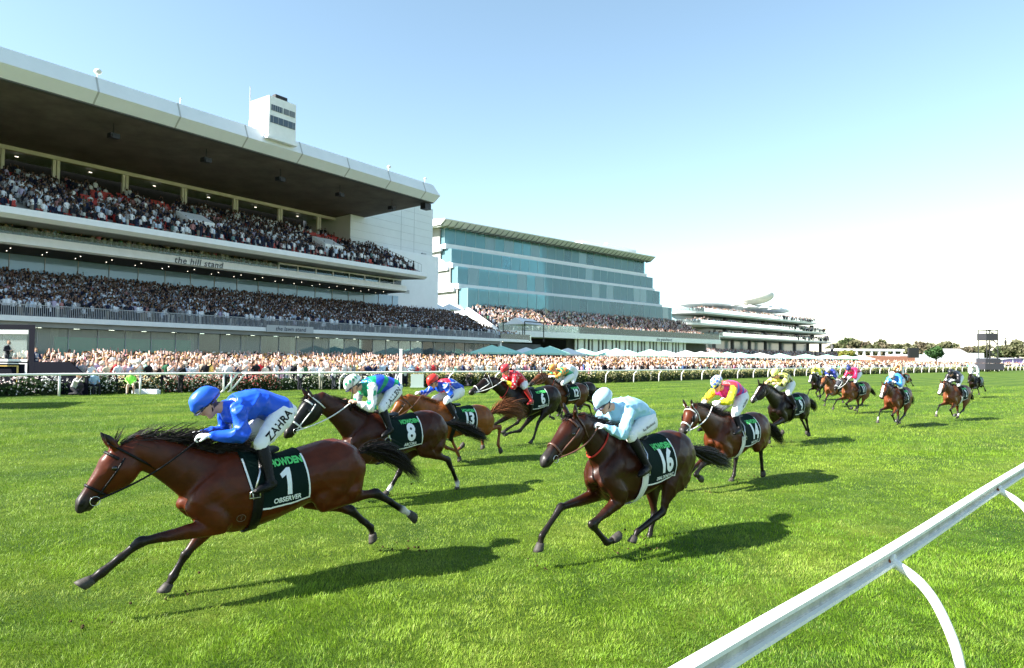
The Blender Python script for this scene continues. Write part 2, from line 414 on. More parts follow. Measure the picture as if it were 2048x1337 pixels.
# lower level: slab, glazed front, interior
b = MB(); b.box((SL, -.35, zf0), (S_LF - 8, .0, zf1), HT); b.box((SL, .0, zf0 + .05), (S_LF - 8, 12, zf1 - .15), HT)
b.build('slab_fascia', M['white'], hill)
b = MB(); b.box((SL, 9, LAWN_RISE), (S_T, 9.3, zf0), HT); b.box((SL, 1.4, zf0 - .25), (S_T, 9, zf0 + .04), HT)
b.build('inner_wall', M['conc'], hill)
b = MB(); mbs_ = MB()
for i in range(int((S_T - SL) / 2.6)):
    s = SL + i * 2.6; m_ = MB(); m_.box((s, 1.12, LAWN_RISE), (s + .05, 1.2, zf0), HT); m_.build('mullion', M['seam'], hill)
    m_ = MB(); m_.box((s + .002, 1.2, LAWN_RISE), (s + 2.598, 1.24, zf0), HT); m_.build('glass_pane', M['glass' if random.random() < .6 else 'glassb'], hill)
b = MB(); b.box((hs(112, 1.5), 1.5, LAWN_RISE), (hs(384, 1.5), 1.6, hz(671, 1.5)), HT); b.build('green_hoarding', M['green'], hill)
b = MB()
for i in range(26):
    s = SL + 5 + i * 3.4
    for (x0, w0, x1, w1, za, zc) in ((0, 3.5, .5, 3.6, -.34, -.29), (1.4, 6.2, 1.9, 6.3, -.34, -.29), (.4, .4, .52, .52, -.03, .02)):
        b = MB(); b.box((s + x0, w0, zf0 + za), (s + x1, w1, zf0 + zc), HT); b.build('downlight', M['lamp'], hill)
b = MB()
for i in range(11):
    s = 6 + i * 7; b = MB(); b.box((s, 5, LAWN_RISE), (s + .5, 5.5, zf0 - .25), HT); b.build('inner_column', M['cream'], hill)
b = MB()
for px0, px1, w_ in ((496, 535, 2.2), (537, 570, 4), (650, 690, 2.4), (695, 745, 3.2)):
    b = MB(); b.box((hs(px0, w_), w_, LAWN_RISE), (hs(px1, w_), w_ + .5, zf0 - .6), HT); b.build('dark_booth', M['dconc'], hill)
# sign over the glazed front
s0, s1 = hs(535, -.5), hs(628, -.5); zt, zb = hz(627, -.5) + .0, hz(645, -.5)
zt, zb = Hat(535, 650, -.5)[1], Hat(535, 664, -.5)[1]
b = MB(); b.box((s0, -.52, zb), (s1, -.37, zt), HT); sg = b.build('sign_panel', mat('grey sign panel', (.45, .46, .47), .6), hill)
place_text('lettering', 'the lawn stand', (zt - zb) * .86, HT((s0 + s1) / 2, -.54, (zt + zb) / 2), HD, Vector((0, 0, 1)), mat('sign ink', (.06, .07, .10), .6), hill, shear=.18, bold=.01, spacing=1.05)
# balustrade
b = MB(); s = SL
while s < S_T:
    b.box((s, .02, zf1), (s + .035, .06, zf1 + 1.05), HT); s += .16
b.box((SL, 0, zf1 + 1.0), (S_T, .08, zf1 + 1.06), HT)
b.build('balustrade', mat('pale balusters', (.42, .44, .47), .5), hill)
# stepped lower tier
def tier(mbx, T, w0, z0, w1, z1, s0, s1, n, mi=0):
    for i in range(n):
        a, c = w0 + (w1 - w0) * i / n, w0 + (w1 - w0) * (i + 1) / n
        mbx.box((s0, a, z0 - 1.0 + (z1 - z0) * i / n), (s1, c if i == n-1 else c + .02, z0 + (z1 - z0) * i / n), T, mi)
b = MB(); tier(b, HT, .1, zf1 + .05, TW, TZ - 1.2, SL, S_T, 13); b.build('lower_tier', M['conc'], hill)
def tier_pts(T, w0, z0, w1, z1, s0, s1, n, per_m, keep=1.0, holes=None, rng=RNG):
    P = []
    for i in range(n):
        zz = z0 + (z1 - z0) * i / n; ww = w0 + (w1 - w0) * (i + .5) / n
        k = int((s1 - s0) * per_m); ss_ = s0 + (np.arange(k) + rng.uniform(.1, .9, k)) / per_m
        for s in ss_:
            if rng.random() > keep or (holes and holes(s, i)): continue
            q = T(s, ww + rng.uniform(-.15, .15), zz); P.append((q.x, q.y, q.z))
    return np.array(P, np.float32)
YAWH = math.atan2(HN.y, HN.x); YAWG = math.atan2(GN.y, GN.x)
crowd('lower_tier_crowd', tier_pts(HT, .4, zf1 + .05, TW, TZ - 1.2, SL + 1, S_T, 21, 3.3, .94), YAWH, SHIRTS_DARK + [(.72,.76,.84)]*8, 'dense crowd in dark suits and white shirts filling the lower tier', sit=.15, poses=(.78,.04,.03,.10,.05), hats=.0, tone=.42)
# suite glass behind the lower tier
zg1 = hz(504, TW)
b = MB(); b.box((SL, TW + .1, TZ - 1.2), (SE_low, TW + .14, zg1), HT); b.build('suite_glass', M['bglass'], hill)
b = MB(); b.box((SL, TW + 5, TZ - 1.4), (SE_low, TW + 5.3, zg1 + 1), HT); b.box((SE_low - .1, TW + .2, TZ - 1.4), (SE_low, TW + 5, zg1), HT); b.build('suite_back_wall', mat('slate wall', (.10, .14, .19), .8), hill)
s = SL
while s < SE_low: b = MB(); b.box((s, TW + .02, TZ - 1.2), (s + .05, TW + .1, zg1), HT); s += 3.2; b.build('suite_mullion', M['seam'], hill)
b = MB(); b.box((SL, TW - .1, TZ - .45), (SE_low, TW + .02, TZ - .3), HT); b.build('tier_rail', M['black'], hill)
# middle balcony: fascia with the stand's name
zm1, zm0 = hz(466, 5), hz(487, 5)
b = MB(); b.prism([(5, zm0), (4.7, zm0 + .15), (4.85, zm1), (5.2, zm1), (12, zm1 - .1), (12, zg1), (11.0, zg1)], SL, SE_mid, HT); b.build('middle_fascia', M['white'], hill)
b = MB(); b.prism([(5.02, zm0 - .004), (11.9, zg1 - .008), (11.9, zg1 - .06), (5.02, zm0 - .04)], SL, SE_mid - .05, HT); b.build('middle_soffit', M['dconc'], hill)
b = MB()
for i in range(22):
    s = SL + 1 + i * 3.1
    for w_ in (7, 9.2):
        z = zm0 + (zg1 - zm0) * (w_ - 5) / 6 - .05; b = MB(); b.box((s + w_ * .2, w_, z - .03), (s + .065 + w_ * .2, w_ + .065, z), HT); b.build('downlight', M['lamp'], hill)
sA, zA = Hat(363, 521, 4.75); sB, zB = Hat(432, 530, 4.75)
place_text('lettering', 'the hill stand', 1.02, HT((sA + sB) / 2, 4.70, (zm0 + zm1) / 2 - .02), HD, Vector((0, 0, 1)), mat('name ink', (.05, .06, .09), .6), hill, shear=.18, bold=.012, spacing=1.1)
# recessed middle level
zb1, zb0 = hz(410, 1.5), hz(432, 1.5)
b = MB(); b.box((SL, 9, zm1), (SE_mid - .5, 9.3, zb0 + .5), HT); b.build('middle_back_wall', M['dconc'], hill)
b = MB(); b.box((SL, 5.6, zm1), (hs(555, 5.6), 5.63, zm1 + .75), HT); b.build('balcony_glass', M['glass'], hill)
bx0 = hs(555, 5.6)
b = MB(); gm = MB(); s = bx0; zt_ = zm1 + 1.0
while s < SE_mid - .4:
    e = min(s + 3.0, SE_mid - .4)
    b.box((s, 5.5, zm1), (s + .12, 5.7, zb0), HT); b.box((s + .12, 5.5, zm1), (e, 5.7, zm1 + .12), HT); b.box((s + .12, 5.5, zb0 - .2), (e, 5.7, zb0), HT)
    gm.box((s + .12, 5.58, zm1 + .12), (e, 5.6, zb0 - .2), HT); s = e
b.build('box_frames', M['white'], hill); gm.build('box_glass', glass_mat('dark glass', (.5, .6, .65), .3, .02, .9), hill)
b = MB()
for i in range(6): b = MB(); b.box((4 + i * 10, 6.2, zm1 + .1), (4.35 + i * 10, 6.5, zb0 + .3), HT); b.build('middle_column', M['dconc'], hill)
crowd('balcony_crowd', tier_pts(HT, 6.0, zm1 - .3, 7.6, zm1 - .1, SL, bx0, 2, 1.7, .8), YAWH, SHIRTS_LAWN, 'people standing along the shaded middle balcony of the big stand', sit=0)
# upper balcony fascia
b = MB(); b.prism([(1.8, zb0), (1.35, zb0 + .35), (1.5, zb1), (1.75, zb1 + .05), (2.6, zb1), (12, zb1 + 3), (12, zb0 + 2.6), (9.2, zb0 + .4)], SL, SE_bal, HT); b.build('upper_fascia', M['white'], hill)
b = MB(); b.prism([(1.85, zb0 - .004), (9.2, zb0 + .39), (9.2, zb0 + .3), (1.85, zb0 - .05)], SL, SE_bal - .1, HT); b.build('upper_soffit', M['conc'], hill)
# upper tier
UW, UZ = 17.0, hz(328, 17.0) - 1.3
ST_u = SE_bal - .8
b = MB(); tier(b, HT, 2.7, zb1 + .05, UW, UZ, SL, ST_u, 15); b.build('upper_tier', M['conc'], hill)
redblocks = [(hs(a_, w_), int((w_ - 2.7) / (UW - 2.7) * 15), hs(b_, w_) - hs(a_, w_), n_ + 3) for a_, b_, w_, n_ in ((5, 30, 12.5, 1), (32, 62, 11, 2), (70, 92, 14, 1), (110, 122, 13, 3), (190, 262, 11, 2), (184, 214, 8, 1), (228, 262, 14, 1), (300, 360, 12.5, 1), (330, 350, 11, 2), (440, 460, 12, 1), (468, 486, 12, 1), (500, 530, 8, 1), (625, 660, 10.5, 2), (640, 690, 12, 1), (700, 745, 11, 3), (668, 690, 8, 2))]
aisles = [hs(p, 8) for p in (0, 175, 290, 405, 510, 610, 700)]
def uhole(s, i):
    for a in aisles:
        if abs(s - a - (i - 6) * .02) < .55: return True
    for (rs, ri, rw, rn) in redblocks:
        if rs <= s <= rs + rw and ri <= i <= ri + rn and random.random() < .93: return True
    return False
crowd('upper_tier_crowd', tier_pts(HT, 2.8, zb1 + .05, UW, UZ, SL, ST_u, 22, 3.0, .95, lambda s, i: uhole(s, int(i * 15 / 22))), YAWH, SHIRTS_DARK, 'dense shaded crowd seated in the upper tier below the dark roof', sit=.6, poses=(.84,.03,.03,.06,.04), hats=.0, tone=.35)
b = MB()
n = 15
for i in range(n):
    zz = zb1 + .05 + (UZ - zb1 - .05) * i / n; ww = 2.7 + (UW - 2.7) * (i + .5) / n; s = SL
    while s < ST_u - .5:
        if not any(abs(s - a) < .6 for a in aisles):
            b.box((s, ww + .2, zz + .15), (s + .47, ww + .30, zz + .95), HT); b.box((s, ww - .15, zz + .36), (s + .46, ww + .2, zz + .42), HT)
        s += .50
b.build('seats', M['red'], hill)
b = MB()
for px in (365, 640):                          # white vomitory surrounds among the seats
    s = hs(px, 5.5); b = MB(); b.prism([(4.6, zb1 + 1.1), (7.4, zb1 + 2.7), (7.4, zb1 + 3.7), (4.6, zb1 + 2.4)], s, s + 3.2, HT); b.build('stair_surround', M['white'], hill)
# concourse, beam, columns
zbm = hz(297, 17)
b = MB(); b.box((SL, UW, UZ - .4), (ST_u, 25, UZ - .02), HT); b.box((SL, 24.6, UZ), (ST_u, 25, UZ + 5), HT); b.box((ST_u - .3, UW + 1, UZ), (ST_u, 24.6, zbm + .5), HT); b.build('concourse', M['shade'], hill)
zbm = hz(297, 17)
SB = hs(712, 17)
b = MB(); b.box((SL, 16.6, zbm), (SB, 17.2, zbm + .42), HT); b.build('roof_beam', M['cream'], hill)
for px in (-10, 103, 243, 362, 466, 556, 634, 704):
    s = hs(px, 17); b = MB(); b.box((s - .36, 16.8, UZ - .3), (s - .05, 17.15, zbm - .003), HT); b.box((s + .05, 16.8, UZ - .3), (s + .36, 17.15, zbm - .003), HT); b.build('column', M['cream'], hill)
for px in (20, 170, 300, 410, 505, 590, 668): 
    s = hs(px, 20); b = MB(); b.box((s, 20, zbm + .2), (s + .35, 20.05, zbm + .23), HT); b.build('concourse_lamp', M['lamp'], hill)
# roof
zr = hz(155, -2); SR = hs(866, -2)
zrt = hz(93, -2.4); zrm = hz(124, -3.0)
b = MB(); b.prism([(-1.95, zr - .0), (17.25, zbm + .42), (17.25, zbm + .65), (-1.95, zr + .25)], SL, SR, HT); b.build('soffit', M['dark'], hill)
def bent_end(px_out):
    return hs(px_out, -3.0)
b = MB()
prof = [(-2.0, zr), (-3.0, zrm), (-2.4, zrt), (-1.9, zrt), (24, zbm + 2.6), (24, zbm + .66), (17.25, zbm + .66), (-1.9, zr + .26)]
ends = [SR, bent_end(878), hs(863, -2.4), hs(863, -2.4), hs(863, -2.4) - .2, SR - .2, SR - .2, SR - .1]
vs = [HT(SL, *p) for p in prof] + [HT(e, *p) for e, p in zip(ends, prof)]; n = len(prof)
b.add(vs, [(i, (i+1) % n, n + (i+1) % n, n + i) for i in range(n)] + [tuple(range(n))[::-1], tuple(range(n, 2*n))])
rf = b.build('roof', M['panel'], hill)
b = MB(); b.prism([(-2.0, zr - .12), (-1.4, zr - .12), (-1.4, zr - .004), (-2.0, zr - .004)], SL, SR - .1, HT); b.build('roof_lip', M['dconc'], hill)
b = MB()
for px in (183, 350, 487, 598, 694, 777, 848):
    s = hs(px, -3.0)
    b.prism([(-2.02, zr), (-3.03, zrm), (-2.42, zrt + .02), (-2.38, zrt), (-2.98, zrm), (-1.98, zr)], s, s + .16, HT)
b.build('roof_seams', M['seam'], rf)
for px, py in ((228, 245), (413, 300), (561, 340), (680, 374), (784, 405)):    # loudspeakers under the roof
    s, _z = Hat(px, py, 1.5); zc = zr - 1.35
    b = MB(); b.box((s - .45, 1.1, zc - .3), (s + .45, 1.9, zc + .15), HT); b.box((s - .32, 1.0, zc - .38), (s + .32, 1.1, zc - .02), HT); b.tube([HT(s, 1.5, zc), HT(s, 1.5, zr + .1)], .045)
    sp = b.build('loudspeaker', M['black'], hill)
s, _z = Hat(852, 415, -1.2); b = MB(); b.box((s - .6, -1.6, zr - 1.1), (s + .7, -.6, zr - .2), HT); b.build('loudspeaker_box', M['black'], hill)
for px, r in ((181, .34), (350, .1), (773, .28), (846, .22), (490, .1)):      # small lamps on the roof edge
    s = hs(px, -2.2); b = MB(); b.tube([HT(s, -2.2, zrt - .05), HT(s, -2.2, zrt + .5)], .05); b.ell(HT(s, -2.3, zrt + .6), (r, r, r * .8)); b.build('roof_lamp', M['beige'], hill, smooth=True)
# rear wall, and unseen left end wall added to keep sun off the tiers
b = MB(); b.box((SL - .4, 3, 0), (SL - .02, 25, zbm + .6), HT); b.box((SL - .2, 25.02, 0), (SB - 1, 25.4, zbm + .6), HT); b.build('end_wall', M['panel'], hill)
# glass-and-rod stair guard down the far end of the upper tier
b = MB(); 
for i in range(22):
    t = i / 21; p = HT(ST_u + .3, UW + (2.2 - UW) * t, UZ + (zb1 + .1 - UZ) * t); b.tube([p, p + Vector((0, 0, 1.2))], .03, 4)
b.tube([HT(ST_u + .3, UW, UZ + 1.2), HT(ST_u + .3, 2.2, zb1 + 1.3)], .04, 4)
b.build('stair_guard', M['seam'], hill)
b = MB(); b.prism([(UW, UZ + .1), (2.2, zb1 + .2), (2.2, zb1 - .3), (UW, UZ - 3)], ST_u + .05, ST_u + .2, HT); b.build('tier_side_wall', M['white'], hill)

# judges' tower on the roof edge
sL, zbt = Hat(537, 273, -3.3); sR_, _ = Hat(591, 292, -3.3); _, ztt = Hat(537, 190, -3.3)
tw = empty('roof_tower', HT((sL + sR_) / 2, -2, zrt), 0, 'small white lookout tower with strip windows on the roof edge', 'tower')
W1 = 0.4
b = MB(); b.box((sL, -3.3, zbt), (sR_, W1, ztt), HT); b.box((sL - .3, -3.6, zbt - .25), (sR_ + .05, W1, zbt - .003), HT); b.build('wall', M['white'], tw)
H_ = ztt - zbt
for (u0, u1, v0, v1) in ((.08, .48, .66, .80), (.53, .72, .66, .80), (.75, .95, .66, .80), (.05, .96, .36, .53)):
    b = MB(); b.box((sL + (sR_-sL)*u0, -3.36, zbt + H_*v0), (sL + (sR_-sL)*u1, -3.302, zbt + H_*v1), HT)
    f = b.build('window', mat('dark window', (.03, .05, .07), .15, .8), tw)
    b = MB(); nn = 5
    for i in range(nn): s = sL + (sR_-sL) * (u0 + (u1-u0) * (i + .5) / nn); b.box((s, -3.38, zbt + H_*v0), (s + .04, -3.362, zbt + H_*v1), HT)
    b.build('glazing_bar', M['seam'], f)
b = MB()
for i in range(7): s = sL + (sR_-sL) * (.28 + .45*i/7); b.box((s, -3.0, ztt), (s + .2, -2.4, ztt + .55), HT)
b.build('roof_vents', M['black'], tw)
b = MB(); b.tube([HT(sL - .9, -1.0, zrt - .5), HT(sL - .9, -1.0, ztt + 1.2)], .05, 5); b.tube([HT(sL - .9, -1.0, ztt - 3.3), HT(sL - .5, -1.0, ztt - 3.3)], .12, 5); b.build('mast', M['seam'], tw)

# white lift tower between the stands
lt = empty('lift_tower', HT(92, 20, 0), 0, 'windowless white panelled lift tower between the two big stands', 'building')
LW = 13.0
s0, _ = Hat(700, 500, LW); s1, z1 = Hat(866, 419, LW)
b = MB(); b.box((s0, LW, 0), (s1, LW + 14, z1), HT); b.box((s1 - 6, LW + 6, z1), (s1 + 6, LW + 14, z1 + 1.2), HT); b.build('wall', mat('white cladding', (.66, .69, .72), .5, .4, var=.04, scale=.3), lt)
s2, z2 = Hat(877, 515, LW - 1.5); 
b = MB(); b.box((hs(775, LW-1.5), LW - 1.5, 0), (s2, LW - .003, z2), HT); b.build('lower_wall', M['panel'], lt)
b = MB()
for i in range(26):
    z = 3 + i * 1.3
    if z < z1: b.box((s0, LW - .03, z), (s1 + .02, LW - .003, z + .04), HT)
for px in (800, 826): s = hs(px, LW); b.box((s, LW - .03, 3), (s + .05, LW - .004, z1), HT)
b.build('cladding_joints', mat('pale joint', (.52, .55, .58), .7), lt)
b = MB(); s, z = Hat(815, 584, LW - 1.5); b.box((s - 1.2, LW - 1.56, z - .3), (s + .4, LW - 1.51, z + .3), HT)
s, z = Hat(848, 508, LW - .2); b.box((s - .5, LW - .3, z - .5), (s + .5, LW, z + .1), HT); b.build('louvre', M['seam'], lt)

# awnings and guard at the far end of the lower tier
b = MB()
tier_end = empty('white_marquee', HT(S_T - 3, 14, 6), 0, 'two small white peaked canopies above the end of the lower tier', 'canopy')
for px in (877, 903):
    s, z = Hat(px, 619, 12.5); b.add([HT(s-2, 11, z - .2), HT(s+2, 11, z - .2), HT(s+2, 15, z - .2), HT(s-2, 15, z - .2), HT(s, 13, z + 1.1)], [(0,1,4),(1,2,4),(2,3,4),(3,0,4),(3,2,1,0)])
b.build('canopy', M['white'], tier_end)
b = MB()
for px in (868, 886, 894, 912): s, z = Hat(px, 624, 11.5); b = MB(); b.tube([HT(s, 11.5, z - 2.5), HT(s, 11.5, z)], .05, 5); b.build('leg', M['black'], tier_end)
# =================================================================== THE GLAZED STAND
gs = empty('glazed_grandstand', GT(30, 15, 0), 0, 'turquoise glass fronted grandstand with four stepped storeys and curved ribbed roof', 'grandstand')
# storeys: (plane w, left px, left y top, left y bottom, right px)
zA1, zA0 = Gat(890, 456, 16.7)[1], Gat(890, 489, 16.7)[1]
zB1, zB0 = Gat(901, 497, 14.6)[1], Gat(901, 527, 14.6)[1]
zC1, zC0 = Gat(914, 533, 12.6)[1], Gat(914, 569, 12.6)[1]
zD1, zD0 = Gat(936, 576, 9.4)[1], Gat(936, 618, 9.4)[1]
def gsx(px, w): return Gat(px, 600, w)[0]
LEV = [(16.7, gsx(887, 16.7), gsx(1289, 16.7), zA0, zA1), (14.6, gsx(901, 14.6), gsx(1305, 14.6), zB0, zB1),
       (12.6, gsx(914, 12.6), gsx(1320, 12.6), zC0, zC1), (9.4, gsx(935, 9.4), gsx(1344, 9.4), zD0, zD1)]
slab = MB(); soff = MB(); bal = MB(); mul = MB(); gla = MB(); glb = MB(); glc = MB(); back = MB(); inner = MB()
for i, (w_, a, e, z0, z1) in enumerate(LEV):
    last = i == 3
    if not last:
        slab.prism([(w_ - .75, z0 - 1.05), (w_ - .8, z0 + .05), (w_ + .1, z0), (w_ + 12, z0), (w_ + 12, z0 - .7)], a - .2, e, GT)
    s = a
    while s < e:
        m_ = MB(); m_.box((s + .002, w_, z0), (min(s + 3.0, e) - .002, w_ + .05, z1), GT); m_.build('glass_pane', M[random.choice(('tglass', 'tglass', 'tglass', 'tglass', 'tglass', 'tglassb', 'tglassc'))], gs); s += 3.0
    gla.box((e - .05, w_ + .06, z0), (e, w_ + 9, z1), GT); gla.box((a, w_ + .06, z0), (a + .05, w_ + 7, z1), GT)
    back.box((a, w_ + 12.5, z0 - 1), (e - 2, w_ + 12.8, z1 + 1), GT)
    s = a
    while s < e: mul.box((s, w_ - .06, z0), (s + .07, w_ - .002, z1), GT); s += 3.0
    # raking seats inside
    tier(inner, GT, w_ + .8, z0 + .3, w_ + 7.5, z0 + 2.6, a + 1, e - 1.5, 5)
    if not last:
        for k in range(int((e - a) / 2.1)):   # fins of the floor above catching the light
            s = a + .5 + k * 2.1; slab.box((s, w_ + .4, z0 - 1.0), (s + .5, w_ + 2.2, z0 - .76), GT)
slab.build('floor_slabs', M['panel'], gs)
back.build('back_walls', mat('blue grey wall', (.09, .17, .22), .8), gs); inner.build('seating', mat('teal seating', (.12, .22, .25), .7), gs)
gla.build('end_glazing', M['tglass'], gs); mul.build('mullions', mat('pale mullion', (.42, .55, .58), .4), gs)
gp = []
for (w_, a, e, z0, z1) in LEV:
    gp.append(tier_pts(GT, w_ + .8, z0 + .3, w_ + 7.5, z0 + 2.6, a + 1, e - 1.5, 5, 1.7, .85))
crowd('glazed_stand_crowd', np.concatenate(gp), YAWG, [(.75,.78,.8)]*5 + [(.03,.04,.06)]*4 + [(.4,.5,.55)]*3, 'rows of people behind the turquoise glass storeys', sit=.4)
# roof
(wA, aA, eA, _, _) = LEV[0]
WR = 13.0
rL, zR1 = Gat(890, 437.5, WR); rR = gsx(1311, WR)
b = MB(); b.prism([(WR, zR1 - .12), (WR, zR1 + .08), (22, zR1 + .9), (32, zR1 + .2), (32, zR1 - .3), (wA + 1.5, zA1 + .1), (wA - .1, zA1 + .1), (WR + 1.6, zR1 - 1.05)], rL, rR, GT); rf = b.build('roof', M['beige'], gs)
b = MB(); n = 46
for i in range(n):
    s = rL + .3 + (rR - rL - .6) * i / (n - 1)
    b.prism([(WR + .05, zR1 - .14), (wA - .12, zA1 + .06), (wA - .5, zA1 - .35), (WR + 1.7, zR1 - 1.35)], s, s + .22, GT)
b.build('roof_ribs', mat('grey ribs', (.26, .27, .26), .6), rf)
s0, z0 = Gat(1165, 487, 22); s1, _ = Gat(1272, 505, 22)
b = MB(); b.box((s0, 22, zR1 + .5), (s1, 30, z0 + .8), GT); b.box((s0 + 12, 23, z0 + .3), (s0 + 13, 24, z0 + 1.8), GT); b.build('plant_room', M['panel'], rf)
# left end wall: stepped white shear walls
b = MB(); a = LEV[0][1]
for i, (w_, a_, e_, z0, z1) in enumerate(LEV): b.prism([(w_ + .5, z0 - 1.5), (w_ + .5, z0 - .5), (w_ + 4, z0 + 1.6), (26, z0 + 1.6), (26, z0 - 1.5)], a_ - .6, a_ - .02, GT)
b.build('end_walls', M['panel'], gs)
b = MB()  # grey screens added to limit the sun entering this open end
for (w_, a_, e_, z0, z1), op in zip(LEV, (1.2, 3.4, 2.0, 3.0)): b.box((a_ - .35, w_ + op, z0 + .1), (a_ - .1, 26, z1 + 1.2), GT)
b.build('sun_screens', M['conc'], gs)
b = MB(); b.box((LEV[0][1] + 1, 26, 0), (LEV[0][2] - 1, 27, zA1), GT); b.build('rear_wall', M['dconc'], gs)
# open tier in front and its terrace
zt1 = Gat(997, 645, 0)[1]; zt0 = Gat(1000, 660, 0)[1]; zt2 = Gat(1000, 672, 0)[1]
TE = gsx(1440, 0)
b = MB(); tier(b, GT, .2, zt0, 9.2, zD0 - .1, gsx(997, 0), TE - 4, 9); b.build('open_tier', M['conc'], gs)
crowd('open_tier_crowd', tier_pts(GT, .5, zt0, 9.2, zD0 - .1, gsx(1000, 0), TE - 6, 11, 2.2, .93), YAWG, SHIRTS_LAWN + SHIRTS_DARK[:10], 'sunlit crowd on the open tier below the turquoise glass', sit=.1)
b = MB(); b.box((gsx(998, 0), 0, zt0), (TE, .05, zt1), GT); b.build('glass_balustrade', M['glass'], gs)
b = MB(); b.box((gsx(970, 0), -.3, zt2), (TE, 0, zt0), GT); b.box((gsx(970, 0), .0, zt2 + .1), (TE, 9, zt2 + .4), GT)
b.prism([(0, zt0 + .3), (10, zD0 + .6), (10, zD0 - 1.2), (0, zt2)], gsx(997, 0) - .5, gsx(997, 0) - .02, GT)
b.build('terrace_fascia', M['white'], gs)
s0 = gsx(1165, -.1)
b = MB()
for i in range(9):
    s = s0 + i * 5.2
    for (u, v) in ((0, .5), (1.2, 2.9), (3.6, 4.4)): b.box((s + u, 2.0, 0), (s + v, 2.3, zt2 + .1), GT)
b.build('terrace_wall', M['panel'], gs)
b = MB(); b.box((s0, 4.6, 0), (TE, 4.9, zt2), GT); b.build('dark_openings', M['dconc'], gs)
sA, zA = Gat(1322, 676, -.32)
place_text('lettering', 'the grandstand', 1.15, GT(sA + 1.5, -.33, (zt0 + zt2) / 2), GD, Vector((0, 0, 1)), bpy.data.materials['sign ink'], gs, shear=.18, bold=.01)
# small bar terrace at the end of the lower tier
bt = empty('bar_terrace', HT(84, 2, 0), 0, 'small raised bar terrace with framed pergola beside the lawn stand', 'terrace')
s0 = S_T + .3; s1 = hs(1107, 0)
_, za = Hat(1000, 672, 0); zb_ = zf1 + .2
b = MB(); b.box((s0 - 8.3, -.2, zf0), (s1 - 8, 9, zf0 + .35), HT); b.box((s0, .1, 0), (s0 + .5, .6, zf0), HT); b.build('deck', M['white'], bt)
b = MB(); b.box((s0, 0, zf0 + .35), (s1 - 8, .05, zf0 + 1.45), HT); b.build('glass_guard', M['glass'], bt)
b = MB(); q0, q1 = hs(1050, 2), hs(1088, 2)
for s in (q0, q1):
    for w_ in (2, 7): b.box((s, w_, zf0 + .35), (s + .15, w_ + .15, zf0 + 4), HT)
b.box((q0, 1.9, zf0 + 4), (q1 + .15, 2.1, zf0 + 4.2), HT); b.box((q0, 7, zf0 + 4.003), (q1 + .15, 7.2, zf0 + 4.2), HT)
b.build('pergola', M['black'], bt)
b = MB(); b.prism([(1.8, zf0 + 3.6), (4.5, zf0 + 4.9), (7.2, zf0 + 3.6)], q0 + .3, q1 - .1, HT); b.build('pergola_canopy', M['white'], bt)
b = MB(); b.box((s0, 8, 0), (s1 + 8, 8.4, zf0), HT); b.build('rear_screen', M['dconc'], bt)
crowd('bar_terrace_crowd', tier_pts(HT, 1, zf0 + .35, 7, zf0 + .36, s0 + 1, s1 - 9, 6, 1.6, .8), YAWH, SHIRTS_DARK, 'people standing on the small raised bar terrace', sit=0)

# =================================================================== THE CURVED MEMBERS STAND
MO, MD, MN, MT, Mat_ = mkframe(1360, 230, 2490)
ms = empty('curved_stand', MT(60, 20, 0), 0, 'distant white stand with curved balconies and a saucer shaped roof sail', 'grandstand')
def oval_slab(mb, w_f, s0, s1, z0, z1, depth=30, r=9, lip=0.0, mi=0):
    """slab with rounded left front corner"""
    P = []
    for k in range(9):
        a = math.pi - math.pi / 2 * k / 8 * 1.0
        P.append((s0 + r + r * math.cos(a), w_f + r - r * math.sin(a)))
    P += [(s1, w_f + 1.5), (s1 - 6, w_f + depth), (s0 + 6, w_f + depth)]
    n = len(P); c = (np.mean([p[0] for p in P]), np.mean([p[1] for p in P]))
    vs = [MT(p[0], p[1], z1) for p in P] + [MT(p[0] + (c[0]-p[0]) * lip, p[1] + (c[1]-p[1]) * lip, z0) for p in P]
    mb.add(vs, [tuple(range(n))[::-1], tuple(range(n, 2*n))] + [(i, (i+1) % n, n+(i+1) % n, n+i) for i in range(n)], mi)
def mz(px, py, w=0): return Mat_(px, py, w)
fl = []
for (pxl, yt, yb, pxr, w_) in ((1357, 622, 629, 1640, 0), (1349, 645, 652, 1661, -1.5), (1395, 671, 677, 1671, -3)):
    s0, z1 = Mat_(pxl + 40, yt, w_); _, z0 = Mat_(pxl + 40, yb, w_); s0 = Mat_(pxl, yt, w_ + 6)[0]; s1 = Mat_(pxr, yt, w_)[0]
    fl.append((w_, s0, s1, z0, z1))
b = MB(); dk = MB(); gl = MB(); bk = MB(); col_ = MB()
for i, (w_, s0, s1, z0, z1) in enumerate(fl):
    oval_slab(b, w_, s0, s1, z0 + .5, z1, lip=.01); oval_slab(dk, w_ + .35, s0 + .4, s1 - .5, z0, z0 + .5, lip=.06)
    oval_slab(gl, w_ + .1, s0 + .2, s1 - .3, z1 + .02, z1 + 1.1)
    zn = fl[i-1][3] if i else None
    if zn is not None:
        oval_slab(bk, w_ + 7, s0 + 6, s1 - 5, z1, zn, depth=22, r=8)
        for k in range(7): s = s0 + 16 + k * 15; col_.box((s, w_ + 4, z1), (s + 1.2, w_ + 5.4, zn), MT)
zlow = fl[-1][3]
oval_slab(bk, 6, fl[-1][1] + 2, fl[-1][2] - 4, 0, zlow, depth=22)
for k in range(9): s = fl[-1][1] + 8 + k * 13; col_.box((s, 1, 0), (s + 1.0, 2, zlow), MT)
b.build('balconies', M['white'], ms); dk.build('balcony_soffits', M['conc'], ms)
bk.build('glazed_walls', mat('pale reflective glazing', (.35, .45, .48), .12, .9), ms); col_.build('dark_columns', M['dconc'], ms)
gl.build('glass_balustrades', M['glass'], ms)
